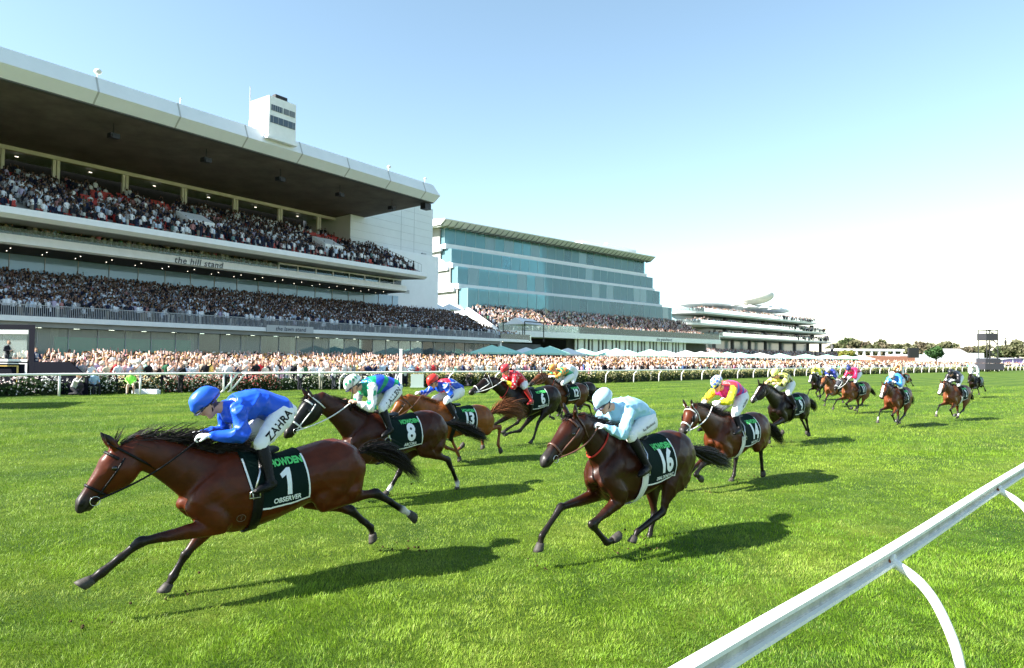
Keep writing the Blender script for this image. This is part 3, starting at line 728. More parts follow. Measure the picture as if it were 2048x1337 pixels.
# roof: low white ellipse and the saucer sail
(w0_, s0_, s1_, z0_, z1_) = fl[0]
b = MB(); sa, _ = Mat_(1378, 610, 8); sb, _ = Mat_(1475, 600, 8); zc = Mat_(1430, 607, 12)[1]
R_ = Matrix((MD, -MN, Vector((0, 0, 1)))).transposed()
b.ell(MT((sa + sb) / 2 + 10, 16, zc - .6), ((sb - sa) / 2 - 1, 9, 1.5), 24, 9, R_); sm1 = Mat_(1560, 617, 8)
b.ell(MT(sm1[0], 18, sm1[1]), (24, 9, 1.6), 24, 9, R_)
b.ell(MT(s1_ - 18, 14, z1_ + 2.4), (16, 8, .5), 24, 9, R_)
b.build('roof_dome', M['white'], ms, smooth=True)
sS, zS = Mat_(1508, 591, 14)
b = MB(); R2 = R_ @ Matrix.Rotation(rad(-9), 3, 'Y') @ Matrix.Rotation(rad(3), 3, 'X')
b.ell(MT(sS, 14, zS - .6), (10.5, 7.5, 3.4), 28, 9, R2); b.tube([MT(sS - 6, 14, zc), MT(sS - 3, 14, zS)], 1.4)
b.build('roof_sail', M['cream'], ms, smooth=True)
pts = []
for (w_, s0, s1, z0, z1) in fl:
    n = int((s1 - s0) * 6)
    for k in range(n):
        q = MT(random.uniform(s0 + 6, s1 - 3), w_ + 1 + random.random() ** 2 * 6, z1 + random.choice((0, 0, .3))); pts.append(tuple(q))
crowd('curved_stand_crowd', np.array(pts, np.float32), YAWG, SHIRTS_LAWN + SHIRTS_DARK, 'people crowding the balconies of the distant curved stand', sit=0)
# lower crowd terrace of the curved stand
pts = []
for i in range(7):
    for k in range(420): pts.append(tuple(MT(random.uniform(2, 135), -2 - i * 1.3, 4.4 - i * .5)))
crowd('curved_stand_steps_crowd', np.array(pts, np.float32), YAWG, SHIRTS_DARK, 'dark clothed crowd on the steps below the distant curved stand', sit=0)
b = MB(); tier(b, MT, -11, .8, 4, 4.6, 0, 140, 8); b.build('steps', M['conc'], ms)

# umbrellas on the roof terrace
def peaked(mbx, c, r, h, n=4, rot=.4):
    vs = [Vector(c) + Vector((r * math.cos(rot + 2*math.pi*i/n), r * math.sin(rot + 2*math.pi*i/n), 0)) for i in range(n)]
    lo = [v - Vector((0, 0, .22)) for v in vs]
    mbx.add([Vector(c) + Vector((0, 0, h))] + vs + lo, [(0, 1+i, 1+(i+1) % n) for i in range(n)] + [(1+i, 1+n+i, 1+n+(i+1) % n, 1+(i+1) % n) for i in range(n)])
UM1 = mat('pale mint canvas', (.40, .72, .59), .8, .2); UM2 = mat('white canvas', (.78, .80, .78), .8, .2)
def umbrella(P, r, label, group, mt):
    root = empty('market_umbrella', P, 0, label, 'umbrella', group)
    b = MB(); peaked(b, P + Vector((0, 0, 2.35)), r, 1.0, 4, random.uniform(.5, .9)); b.build('canopy', mt, root)
    b = MB(); b.tube([P, P + Vector((0, 0, 3.2))], .04, 6); b.tube([P, P + Vector((0, 0, .08))], .35, 8); b.build('pole', M['white'], root)
    return root
for i, (px, py) in enumerate(((1475, 607), (1500, 611), (1528, 612), (1548, 615))):
    s, z = Mat_(px, py, 4); umbrella(MT(s, 4, z - 3), 2.6, ['first', 'second', 'third', 'last'][i] + ' white umbrella along the roof terrace of the curved stand', 'umbrellas on the roof terrace', UM2)
UMB = [(984, 697, 56, 1), (1003, 696, 62, 1), (1052, 699, 74, 0), (1082, 697, 70, 1), (1100, 703, 60, 1), (1136, 699, 78, 0), (1165, 700, 84, 1), (1212, 699, 88, 0), (1232, 704, 76, 1), (1255, 700, 96, 1), (1300, 705, 84, 1), (1330, 701, 100, 0),
       (1372, 706, 92, 0), (1402, 703, 110, 0), (1424, 705, 104, 1), (1455, 706, 112, 1), (1480, 707, 120, 1), (1520, 708, 124, 0), (1560, 709, 134, 1), (1612, 711, 146, 1), (1654, 712, 158, 1), (1690, 713, 170, 1), (1720, 714, 180, 0)]
for i, (px, py, Y, c) in enumerate(UMB):
    P = onplane(px, py, Vector((0, Y + 34, 0)), Vector((0, 1, 0))); P.z = max(P.z - 3.35, .5)
    lab = ('mint green' if c else 'white') + ' market umbrella, ' + ['leftmost of the row', 'second of the row', 'third', 'fourth', 'fifth', 'sixth', 'seventh', 'eighth', 'ninth', 'tenth', 'eleventh', 'twelfth', 'thirteenth', 'fourteenth', 'fifteenth', 'sixteenth', 'seventeenth', 'eighteenth', 'nineteenth', 'twentieth', 'third from the far end', 'second from the far end', 'last at the far end'][i] + ', above the lawn crowd'
    umbrella(P, 2.9 * (1 + Y / 260), lab, 'umbrellas above the lawn crowd', UM1 if c else UM2)

# =================================================================== FAR BACKGROUND
LEAF = attr_mat('tree leaves', .7, .2, transl=.25)
BARK = mat('bark', (.09, .065, .045), .9)
def tree(P, h, r, cols, label, nl=1500, leaf=.5, group='trees along the horizon', oval=1.0):
    root = empty('tree', P, 0, label, 'tree', group); rg = np.random.default_rng(int(abs(P.x * 7 + P.y)) % 99991)
    b = MB(); b.tube([P, P + Vector((.2, 0, h * .3)), P + Vector((0, .2, h * .6))], [h * .035, h * .025, h * .012], 7)
    for k in range(5):
        a = rg.uniform(0, 6.28); b.tube([P + Vector((0, 0, h * .3)), P + Vector((math.cos(a) * r * .6, math.sin(a) * r * .6, h * rg.uniform(.55, .8)))], [h * .015, h * .005], 5)
    b.build('trunk', BARK, root)
    nc = 16; cen = rg.normal(0, 1, (nc, 3)); cen /= np.linalg.norm(cen, axis=1)[:, None]; cen *= rg.uniform(.3, .8, (nc, 1)); cr = rg.uniform(.25, .45, nc)
    ci = rg.integers(0, nc, nl); d = rg.normal(0, 1, (nl, 3)); d /= np.linalg.norm(d, axis=1)[:, None]
    q = cen[ci] + d * (cr[ci] * rg.uniform(.6, 1, nl))[:, None]
    q *= np.array([r, r, h * .36 * oval]); q[:, 2] += h * .64; q += np.array([P.x, P.y, P.z])
    u = rg.normal(0, 1, (nl, 3)); u /= np.linalg.norm(u, axis=1)[:, None]; v = np.cross(u, rg.normal(0, 1, (nl, 3))); v /= np.linalg.norm(v, axis=1)[:, None]
    s = leaf * rg.uniform(.6, 1.3, (nl, 1)); V = np.stack([q - u*s, q + v*s*.7, q + u*s, q - v*s*.7], 1).reshape(-1, 3)
    c = np.array(cols)[rg.integers(0, len(cols), nc)][ci] * rg.uniform(.75, 1.25, (nl, 1))
    mesh_np('crown', V, np.arange(nl * 4).reshape(-1, 4), None, np.repeat(c, 4, 0), LEAF, root).matrix_parent_inverse = Matrix.Translation(-root.location)
    return root
OL = [(.10, .11, .05), (.13, .13, .07), (.16, .14, .09), (.09, .12, .05)]
lastx = 1660; i = 0
ordw = 'first second third fourth fifth sixth seventh eighth ninth tenth eleventh twelfth thirteenth fourteenth fifteenth sixteenth seventeenth eighteenth nineteenth twentieth'.split()
for px, top, wpx, kind in ((1672, 690, 30, 1), (1698, 680, 46, 0), (1722, 682, 36, 2), (1742, 690, 40, 1), (1772, 682, 36, 0), (1796, 688, 44, 1), (1826, 686, 40, 0), (1850, 682, 34, 2), (1876, 681, 44, 0), (1902, 690, 36, 1), (1925, 692, 40, 2), (1960, 690, 40, 1), (2008, 690, 40, 0), (2036, 685, 44, 1), (2062, 688, 40, 0)):
    Y = 430 + (i * 37) % 90; P = onplane(px, top, Vector((0, Y, 0)), Vector((0, 1, 0))); h = P.z + 1
    P = Vector((P.x, P.y, -1)); r = wpx * Y / FPX * .62
    tree(P, h + 1, r, [OL, OL[:2], [(.17,.14,.09), (.14,.12,.08)]][kind], ['grey green gum tree', 'dark olive tree', 'brownish tree'][kind] + ' on the horizon beyond the course, ' + ordw[i] + ' from the curved stand', nl=1300, leaf=1.1)
    i += 1
P = G(1872, 722.6); P = onplane(1872, 722, Vector((0, 300, 0)), Vector((0, 1, 0))); P.z = 0
tree(P, 9.5, 5.5, [(.05, .11, .03), (.04, .09, .03)], 'round bright green tree standing before the far sheds', nl=1500, leaf=.5, group='trees among the far buildings')
P = onplane(1692, 722, Vector((0, 250, 0)), Vector((0, 1, 0))); P.z = 0
tree(P, 6.5, 3.2, [(.30, .28, .06), (.2, .22, .05)], 'small yellowish tree beside the curved stand', nl=1200, leaf=.35, group='trees among the far buildings')
P = onplane(1708, 722, Vector((0, 255, 0)), Vector((0, 1, 0))); P.z = 0
tree(P, 5.5, 2.2, [(.04, .08, .03)], 'small dark green tree next to the yellowish one', nl=900, leaf=.35, group='trees among the far buildings')
def farbox(name, px0, px1, yt, Y, mt, label, cat, depth=12, yb=None, z0=0):
    a = onplane(px0, yt, Vector((0, Y, 0)), Vector((0, 1, 0))); c = onplane(px1, yt, Vector((0, Y, 0)), Vector((0, 1, 0)))
    b0 = 0 if yb is None else onplane(px0, yb, Vector((0, Y, 0)), Vector((0, 1, 0))).z
    root = empty(name, Vector(((a.x + c.x) / 2, Y, 0)), 0, label, cat)
    b = MB(); b.box((a.x, Y, max(b0, 0)), (c.x, Y + depth, a.z)); b.build('wall', mt, root)
    return root, a, c
r_, a, c = farbox('far_stand', 1680, 1800, 711, 330, M['dconc'], 'long low white framed stand far beyond the umbrellas', 'building')
b = MB(); zt = onplane(1700, 698, Vector((0, 330, 0)), Vector((0, 1, 0))).z
b.box((a.x - 1, 328, zt - 1), (c.x + 1, 345, zt)); b.box((a.x - 1, 327.9, a.z - 1.2), (c.x + 1, 329, a.z))
for k in range(9): x = a.x + (c.x - a.x) * k / 8; b.box((x - .4, 328.2, 0), (x + .4, 329.2, zt - 1.01))
b.build('frame', M['white'], r_)
farbox('brick_shed', 1742, 1830, 712, 300, mat('red brick', (.30, .13, .09), .9, var=.2, scale=2), 'low red brick wall behind the far crowd', 'building')
farbox('white_shed', 1800, 1880, 709, 310, M['panel'], 'low white building beside the red brick wall', 'building')
r_, a, c = farbox('white_hall', 1876, 1968, 706, 340, M['panel'], 'white roofed hall between the green tree and the scaffold tower', 'building')
b = MB(); b.prism([(-6, a.z), (6, a.z), (0, a.z + 2.2)], a.x + 4, c.x - 8, lambda s, w_, z: Vector((s, 346 + w_, z))); b.build('roof', M['conc'], r_)
farbox('big_screen', 1818, 1838, 696, 290, M['black'], 'dark upright screen standing before the far sheds', 'screen', 1.2, 716)
# curved purple and glass marquee at the far right
a = onplane(2000, 706, Vector((0, 230, 0)), Vector((0, 1, 0))); r_ = empty('marquee', Vector((a.x + 6, 232, 0)), 0, 'arched marquee with glass and purple front at the far right', 'marquee')
b = MB(); L_ = 22; zz = 3.6
poly = [(math.cos(math.pi * k / 12), math.sin(math.pi * k / 12)) for k in range(13)]
def arch(y0, y1, k): return [(Vector((a.x + 8 + p[0] * 14 * k, y, p[1] * zz * k))) for y in (y0, y1) for p in poly]
n = len(poly); b.add(arch(230, 250, 1.0), [(i, i+1, n+i+1, n+i) for i in range(n-1)]); b.build('roof', M['panel'], r_)
b = MB(); b.add([Vector((a.x + 8 + p[0] * 13.6, 230.6, p[1] * zz * .96)) for p in poly], [tuple(range(n))]); b.build('front', mat('purple panel', (.33, .24, .50), .4, var=.4, scale=.4), r_)
b = MB()
for k in range(7): x = a.x + 8 + (k - 3) * 3.6; hgt = zz * .96 * math.sqrt(max(0, 1 - ((k - 3) * 3.6 / 13.6) ** 2)); b.box((x, 230.3, 0), (x + .25, 230.5, hgt))
b.build('frame', M['white'], r_)
# black scaffold tower
Y = 150.0
a = onplane(1971, 660, Vector((0, Y, 0)), Vector((0, 1, 0))); c = onplane(1996, 660, Vector((0, Y, 0)), Vector((0, 1, 0)))
tw2 = empty('scaffold_tower', Vector(((a.x + c.x) / 2, Y + 1, 0)), 0, 'black scaffold camera tower with cabin on top near the far rail', 'tower')
b = MB(); H_ = a.z
for x in (a.x + .2, c.x - .1):
    for y in (Y, Y + 2.6): b.tube([(x, y, 0), (x, y, H_)], .09, 5)
for k in range(6):
    z0, z1 = H_ * k / 6, H_ * (k + 1) / 6
    b.tube([(a.x + .2, Y, z0), (c.x - .1, Y, z1)], .06, 4); b.tube([(c.x - .1, Y, z0), (a.x + .2, Y, z1)], .06, 4); b.tube([(a.x + .2, Y, z1), (c.x - .1, Y, z1)], .07, 4)
    b.tube([(c.x - .1, Y, z0), (c.x - .1, Y + 2.6, z1)], .06, 4)
b.build('scaffold', M['black'], tw2)
b = MB(); b.box((a.x, Y - .2, H_ - 2.3), (c.x - .3, Y + 2.8, H_ - .8)); b.box((a.x - .1, Y - .3, H_ - .1), (c.x + .2, Y + 2.9, H_)); b.build('cabin', mat('cabin', (.03, .03, .035), .5), tw2)
b = MB(); b.box((a.x - .6, Y - .6, .5), (c.x + .8, Y + 3, 1.9)); b.box((a.x - .3, Y - .3, 1.95), (c.x + .3, Y + 2.8, 3.0)); b.build('base', mat('dark base', (.04, .04, .05), .6), tw2)
b = MB(); b.ell((c.x + 1.6, Y, H_ * .62 + .8), (.25, .2, .6)); b.ell((c.x + 1.6, Y, H_ * .62 + 1.6), (.13, .13, .16)); b.box((c.x, Y - .5, H_ * .62 - .1), (c.x + 2.2, Y + .6, H_ * .62)); b.build('camera_platform', M['black'], tw2)

# =================================================================== HEDGE, FENCE AND RAILS
HEDGE = attr_mat('hedge leaves', .6, .25, transl=.2)
def leafcards(name, pts, size, cols, parent, rg, matl=HEDGE):
    n = len(pts); u = rg.normal(0, 1, (n, 3)); u /= np.linalg.norm(u, axis=1)[:, None]; v = np.cross(u, rg.normal(0, 1, (n, 3))); v /= np.linalg.norm(v, axis=1)[:, None]
    s = size[:, None] if hasattr(size, 'shape') else size * rg.uniform(.6, 1.3, (n, 1))
    V = np.stack([pts - u*s, pts + v*s*.75, pts + u*s, pts - v*s*.75], 1).reshape(-1, 3)
    c = np.array(cols)[rg.integers(0, len(cols), n)] * rg.uniform(.7, 1.3, (n, 1))
    o = mesh_np(name, V, np.arange(n * 4).reshape(-1, 4), None, np.repeat(c, 4, 0), matl, parent); o.matrix_parent_inverse = Matrix.Translation(-parent.location); return o
hs_segs = [(rail_s_px(-260), rail_s_px(92), [(.75,.55,.55), (.8,.75,.72), (.8,.8,.78)], 'rose bushes with pink and white blooms before the navy booth', 700),
           (rail_s_px(94), rail_s_px(235), [(.8,.8,.78)], 'dark rose bushes with white blooms behind the crouching photographer', 420),
           (rail_s_px(238), rail_s_px(330), [(.8,.75,.5), (.75,.45,.2), (.8,.8,.7)], 'rose bushes with cream and orange blooms behind the seated official', 500),
           (rail_s_px(338), rail_s_px(455), [(.8,.78,.6), (.8,.8,.75), (.6,.1,.08)], 'rose bushes with cream blooms before the rail end', 800),
           (rail_s_px(470), rail_s_px(572), [(.65,.10,.10), (.7,.3,.25), (.8,.75,.7)], 'rose bushes with red blooms past the rail end', 500),
           (rail_s_px(576), rail_s_px(800), [(.8,.8,.76), (.8,.78,.6)], 'rose bushes with small white blooms behind the photographers', 700),
           (rail_s_px(840), RCUM[-1] * .62, [(.75,.68,.35), (.78,.72,.5), (.6,.5,.2)], 'long clipped flowering hedge running beside the far rail', 0)]
for si, (sa, sb, blooms, lab, nb) in enumerate(hs_segs):
    rg = np.random.default_rng(si + 3); root = empty('flower_hedge' if nb == 0 else 'rose_bed', rail_at((sa + sb) / 2, 1.3)[0], 0, lab, 'hedge' if nb == 0 else 'rose bushes')
    L_ = sb - sa; long = nb == 0
    n = int(min(L_, 40) * 900) if not long else 60000
    t = rg.random(n) if not long else rg.random(n) ** 1.8
    H_ = 1.0 if long else .95
    base = np.array([tuple(rail_at(sa + L_ * tt, 1.0 + rg.random() * .75)[0]) for tt in t]); zz = rg.random(n) ** .8 * H_
    if not long: zz *= .75 + .3 * np.sin(t * L_ * 2.1) * np.cos(t * L_ * .9 + 1)
    base[:, 2] = np.clip(zz, .02, 1.25)
    size = (.045 + .05 * t) if long else np.full(n, .045)
    leafcards('foliage', base, size, [(.030,.065,.018), (.045,.09,.02), (.02,.05,.015)] if not long else [(.04,.075,.015), (.06,.10,.025), (.13,.14,.03)], root, rg)
    n2 = int(nb * .6) if not long else 6500
    t = rg.random(n2) if not long else rg.random(n2) ** 1.8
    base = np.array([tuple(rail_at(sa + L_ * tt, .92 + rg.random() * .5)[0]) for tt in t])
    base[:, 2] = (rg.random(n2) ** (.8 if not long else .35)) * (H_ + .05) + .1
    if long: base[:, 2] = np.clip(base[:, 2], 0, 1.1)
    q = np.repeat(base, 3, 0) + rg.normal(0, .02, (n2 * 3, 3))
    leafcards('blossoms', q, np.repeat((.04 + .035 * t) if long else rg.uniform(.03, .055, n2), 3), blooms, root, rg)
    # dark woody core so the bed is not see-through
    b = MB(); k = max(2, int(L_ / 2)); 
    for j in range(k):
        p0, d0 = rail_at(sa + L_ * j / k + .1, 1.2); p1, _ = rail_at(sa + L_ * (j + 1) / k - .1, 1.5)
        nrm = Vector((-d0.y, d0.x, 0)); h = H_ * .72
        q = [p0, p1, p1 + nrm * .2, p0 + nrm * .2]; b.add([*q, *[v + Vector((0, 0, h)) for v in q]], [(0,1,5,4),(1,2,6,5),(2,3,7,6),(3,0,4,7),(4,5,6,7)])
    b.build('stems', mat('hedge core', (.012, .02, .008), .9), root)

# black picket fence between beds and crowd
pf = empty('picket_fence', rail_at(rail_s_px(300), 2.2)[0], 0, 'dark picket fence between the rose beds and the crowd', 'fence')
b = MB(); s = rail_s_px(-250); e = rail_s_px(800)
while s < e:
    p, d = rail_at(s, 2.2); b.box((p.x - .02, p.y - .02, 0), (p.x + .02, p.y + .02, 1.15)); s += .17
b.build('pickets', M['black'], pf)
b = MB(); b.tube([rail_at(x, 2.2, 1.1)[0] for x in np.linspace(rail_s_px(-250), e, 40)], .03, 5); b.tube([rail_at(x, 2.2, .2)[0] for x in np.linspace(rail_s_px(-250), e, 40)], .03, 5); b.build('rails', M['black'], pf)

# the outside rail
orl = empty('outside_rail', rail_at(rail_s_px(118))[0], 0, 'white running rail on straight posts along the near crowd side', 'rail')
RH = 1.12
s_break = rail_s_px(482)
b = MB(); b.tube([rail_at(x, 0, RH)[0] for x in np.linspace(0, s_break, 30)], .062, 10); b.build('top_rail', M['rail'], orl, smooth=True)
for px in (-60, 118, 280, 447, 462):
    s = rail_s_px(px); p, _ = rail_at(s); b = MB(); b.tube([p, p + Vector((0, 0, RH - .05))], .055, 8); b.build('post', M['rail'], orl, smooth=True)
for px in (-250,):
    pass
orl2 = empty('goose_neck_rail', rail_at(s_break)[0], 0, 'long white running rail on curved goose neck posts beside the hedge', 'rail')
# first curved posts where the two rails overlap
def goose(s, hz_=RH, back=.55, sc=1.0, r=.05, on=orl2, off=0):
    p, d = rail_at(s, off); nrm = Vector((-d.y, d.x, 0)); pts = []
    dd = d
    for k in range(9):
        t = k / 8; a = t * math.pi / 2
        pts.append(p + (nrm * .25 + dd * back) * (math.cos(a)) ** 1.0 * -1 * -1 * 0 + (-dd * back - nrm * 0) * (1 - math.cos(a)) * -1 + Vector((0, 0, hz_ * math.sin(a) ** .9 if t else 0)))
    return pts
def goose_pts(s, back=.5):
    p, d = rail_at(s); nrm = Vector((-d.y, d.x, 0)); out = []
    base = p + nrm * back
    for k in range(10):
        t = k / 9
        z = RH * min(1, t * 1.25); u = 0 if t < .35 else ((t - .35) / .65) ** 1.6
        out.append(base - nrm * back * u - d * 0 + Vector((0, 0, RH * math.sin(t * math.pi / 2) ** 1.15 - .03)))
    return out
for px in (474, 488):
    s = rail_s_px(px) ; b = MB()
    p, d = rail_at(s); pts = [p + d * (.0) + d * (-.75) * (1 - math.sin(k / 8 * math.pi / 2)) * -0 + (d * -1.0) * (1 - (k / 8)) ** 2 * .9 + Vector((0, 0, (RH - .04) * math.sin(k / 8 * math.pi / 2))) for k in range(9)]
    b.tube(pts, .055, 8); b.build('post', M['rail'], orl2, smooth=True)
b = MB(); b.tube([rail_at(x, 0, RH)[0] for x in np.linspace(s_break, RCUM[-1] * .9, 120)], .062, 8); b.build('top_rail', M['rail'], orl2, smooth=True)
s = rail_s_px(700); cnt = 0; STEP = 4.2
while s < RCUM[-1] * .55 and cnt < 92:
    p, d = rail_at(s); nrm = Vector((-d.y, d.x, 0))
    b = MB(); pts = []
    for k in range(8):
        a = k / 7 * math.pi / 2; u_ = k / 7; pts.append(p + (-d * .62 + nrm * .25) * (1 - max(0, (u_ - .25) / .75) ** 2.2) + Vector((0, 0, (RH - .03) * math.sin(u_ * math.pi / 2))))
    b.tube(pts, .045, 6); b.build('post', M['rail'], orl2, smooth=True); s += STEP; cnt += 1
# white winning post
P = onplane(808, 790, Vector((0, 42.5, 0)), Vector((0, 1, 0))); s = rail_s_px(806); P = rail_at(s, .35)[0]
zt = onplane(808, 700, Vector((P.x, P.y, 0)), Vector((0, 1, 0))).z
wp = empty('winning_post', P, 0, 'tall square white post rising above the far rail', 'post'); b = MB(); b.box((P.x - .09, P.y - .09, 0), (P.x + .09, P.y + .09, zt)); b.box((P.x - .11, P.y - .11, zt), (P.x + .11, P.y + .11, zt + .05)); b.build('shaft', M['white'], wp)
s = rail_s_px(846); P = rail_at(s, .8)[0]
tag(empty('dummy_', P), None) if False else None
b = MB(); b.box((P.x - .45, P.y - .1, .08), (P.x + .45, P.y + .25, .95)); b.box((P.x - .5, P.y - .15, .0), (P.x + .5, P.y + .3, .08))
tag(b.build('equipment_box', mat('grey green box', (.30, .38, .36), .6)), 'grey green box standing behind the curved rail posts', 'box')
P = rail_at(rail_s_px(296), .55)[0]; b = MB(); b.box((P.x - .7, P.y - .2, 0), (P.x + .7, P.y + .2, .22)); b.box((P.x - .62, P.y - .15, .22), (P.x + .62, P.y + .15, .26)); tag(b.build('equipment_tray', M['panel']), 'low pale tray lying on the turf under the far rail', 'tray')

# navy booth at the left
ob = onplane(0, 700, rail_at(rail_s_px(30), 2.4)[0], Vector((0, 1, 0))); 
BP = rail_at(rail_s_px(88), 2.6)[0]; bth = empty('navy_booth', BP, 0, 'navy framed viewing booth with gold outline and sloping ramp wall', 'booth')
def BT(s, w_, z): return BP + Vector((-1, -.0, 0)) * s + Vector((-.57, .82, 0)) * w_ + Vector((0, 0, z))
yz = lambda y, w_=0: onplane(88, y, BT(0, w_, 0), Vector((0, 1, 0))).z
zt, zm = yz(650), yz(716)
b = MB(); b.box((0, 0, 0), (-.32, .32, zt), BT); b.box((-.32, -.003, zt), (14, .32, zt - .25), BT); b.box((0, 3, 0), (-.25, 3.3, zt), BT); b.box((-.25, .33, zt - .01), (-.02, 3, zt - .3), BT)
b.box((.0, .05, 0), (14, .12, yz(724)), BT); b.build('frame', M['navy'], bth)
b = MB(); b.box((.05, .02, zt - .28), (14, .10, zt - .5), BT); b.box((.05, -.03, yz(719)), (14, .04, yz(724)), BT); b.box((.05, -.03, yz(727)), (14, .04, yz(729)), BT); b.box((.05, -.04, 0), (.16, .04, yz(729) - .003), BT); b.build('white_trim', M['white'], bth)
b = MB(); b.box((.5, -.02, yz(732)), (14, .03, yz(734)), BT); b.box((.5, -.02, .35), (.6, .03, yz(734) - .003), BT); b.build('gold_trim', M['gold'], bth)
b = MB(); b.box((.1, .2, zm), (14, .23, zt - .5), BT); b.build('glass', M['glass'], bth)
zr0, zr1 = yz(724), .95
x1 = (onplane(175, 745, BT(0, 0, 0), Vector((0, 1, 0))) - BP).x
x2 = (onplane(140, 724, BT(0, 0, 0), Vector((0, 1, 0))) - BP).x
b = MB(); vs = [BT(-.33, 0, 0), BT(-x1, 0, 0), BT(-x1, 0, zr1), BT(-x2, 0, zr0), BT(-.33, 0, zr0)]; vs += [v + Vector((0, .12, 0)) for v in vs]
b.add(vs, [(0,1,2,3,4), (9,8,7,6,5)] + [(i, 5+i, 5+(i+1) % 5, (i+1) % 5) for i in range(5)]); b.build('ramp_wall', M['navy'], bth)
b = MB(); b.box((0, .4, 0), (14, 3.2, 1.15), BT); b.box((-2, .4, 0), (-.2, 3.2, .9), BT); b.build('platform', M['dconc'], bth)

# =================================================================== NEAR INSIDE RAIL
NR = [G(px, py, 1.12) for px, py in ((1378, 1345), (1772, 1112), (1987, 974), (2085, 926))]
dn = (NR[2] - NR[0]); dn.z = 0; dn.normalize()
A0 = NR[0] - dn * 2.2
def nr_pt(t):                                  # runs through the traced points, then on
    pts = [A0, NR[0], NR[1], NR[2], NR[2] + dn * 6, NR[2] + dn * 14, NR[2] + dn * 40]
    return smooth_line(pts, 8)
NP = nr_pt(0)
nrl = empty('inside_rail', Vector((NR[1].x, NR[1].y, 0)), 0, 'white aluminium running rail with grooved side crossing the near corner', 'rail')
prof = [(-.075, .0), (-.06, .035), (-.02, .05), (.05, .05), (.07, .035), (.072, .018), (.035, .012), (.030, -.05), (.045, -.062), (.062, -.066), (.066, -.078), (.03, -.09), (-.04, -.085), (-.07, -.04)]
def sweep(P, prof, name, mats, mi, parent):
    vs = []; fs = []; m_ = []; n = len(prof)
    for i, p in enumerate(P):
        d = (P[min(i+1, len(P)-1)] - P[max(i-1, 0)]).normalized(); r = Vector((d.y, -d.x, 0)).normalized()
        for (a, z) in prof: vs.append(p + r * a + Vector((0, 0, z)))
    for i in range(len(P)-1):
        for j in range(n): fs.append((i*n+j, i*n+(j+1) % n, (i+1)*n+(j+1) % n, (i+1)*n+j)); m_.append(mi[j])
    b = MB(); b.add(vs, fs); b.m = m_; return b.build(name, mats, parent)
mi = [0]*13
for j in (5, 6, 7): mi[j] = 1
prof = [(-.045,-.03), (-.045,.03), (-.03,.044), (.025,.044), (.045,.036), (.048,.018), (.024,.011), (.020,-.030), (.028,-.038), (.052,-.044), (.056,-.060), (.035,-.068), (-.03,-.068)]
prof = [(a * .70, z * .88) for a, z in prof]
sweep(NP, prof, 'top_rail', [M['rail'], M['chan']], mi, nrl)
def near_post(px, py):
    p = G(px, py, 1.09); b = MB(); r = Vector((dn.y, -dn.x, 0)); d = dn
    pts = [p + r * .0, p + r * .08 + Vector((0, 0, -.035)), p + r * .165 + Vector((0, 0, -.09)), p + r * .240 + Vector((0, 0, -.18)), p + r * .310 + Vector((0, 0, -.33)), p + r * .345 + Vector((0, 0, -.45)), p + r * .37 + Vector((0, 0, -.65)), p + r * .38 + Vector((0, 0, -.85)), Vector(((p + r * .38).x, (p + r * .38).y, -.02))]
    P2 = smooth_line(pts, 4)
    b.tube(P2, [.030] * 3 + [.026] * (len(P2) - 3), 12); o = b.build('post', M['rail'], nrl, smooth=True)
    b = MB(); b.tube([p + r * .02, p + r * .045], .036, 12); b.build('collar', M['rail'], o, smooth=True)
    b = MB(); b.box((p.x - .008, p.y - .008, p.z - .02), (p.x + .008, p.y + .008, p.z + .02)); q = p + r * .03 - d * .05; b = MB(); b.ell(q, (.010, .010, .016)); b.build('rusty_bolt', mat('rust', (.22, .06, .02), .9), o)
near_post(1772, 1118); near_post(1990, 978)
q = G(1832, 1082, 1.06); b = MB(); r = Vector((dn.y, -dn.x, 0))
for dx, dz in ((0, .035), (0, -.03), (.03, 0)): b = MB(); b.ell(q + r * .020 + dn * dx + Vector((0, 0, dz)), (.009, .009, .009)); b.build('joint_bolt', M['black'], nrl)
b = MB(); q2 = G(1836, 1076, 1.12)
for k in (-1, 1): b = MB(); b.tube([q2 + dn * (.004 + k * .10) + Vector((0, 0, .0395)), q2 + dn * (.007 + k * .10) + Vector((0, 0, .0397))], .012, 8); b.build('joint_rivet', M['seam'], nrl)
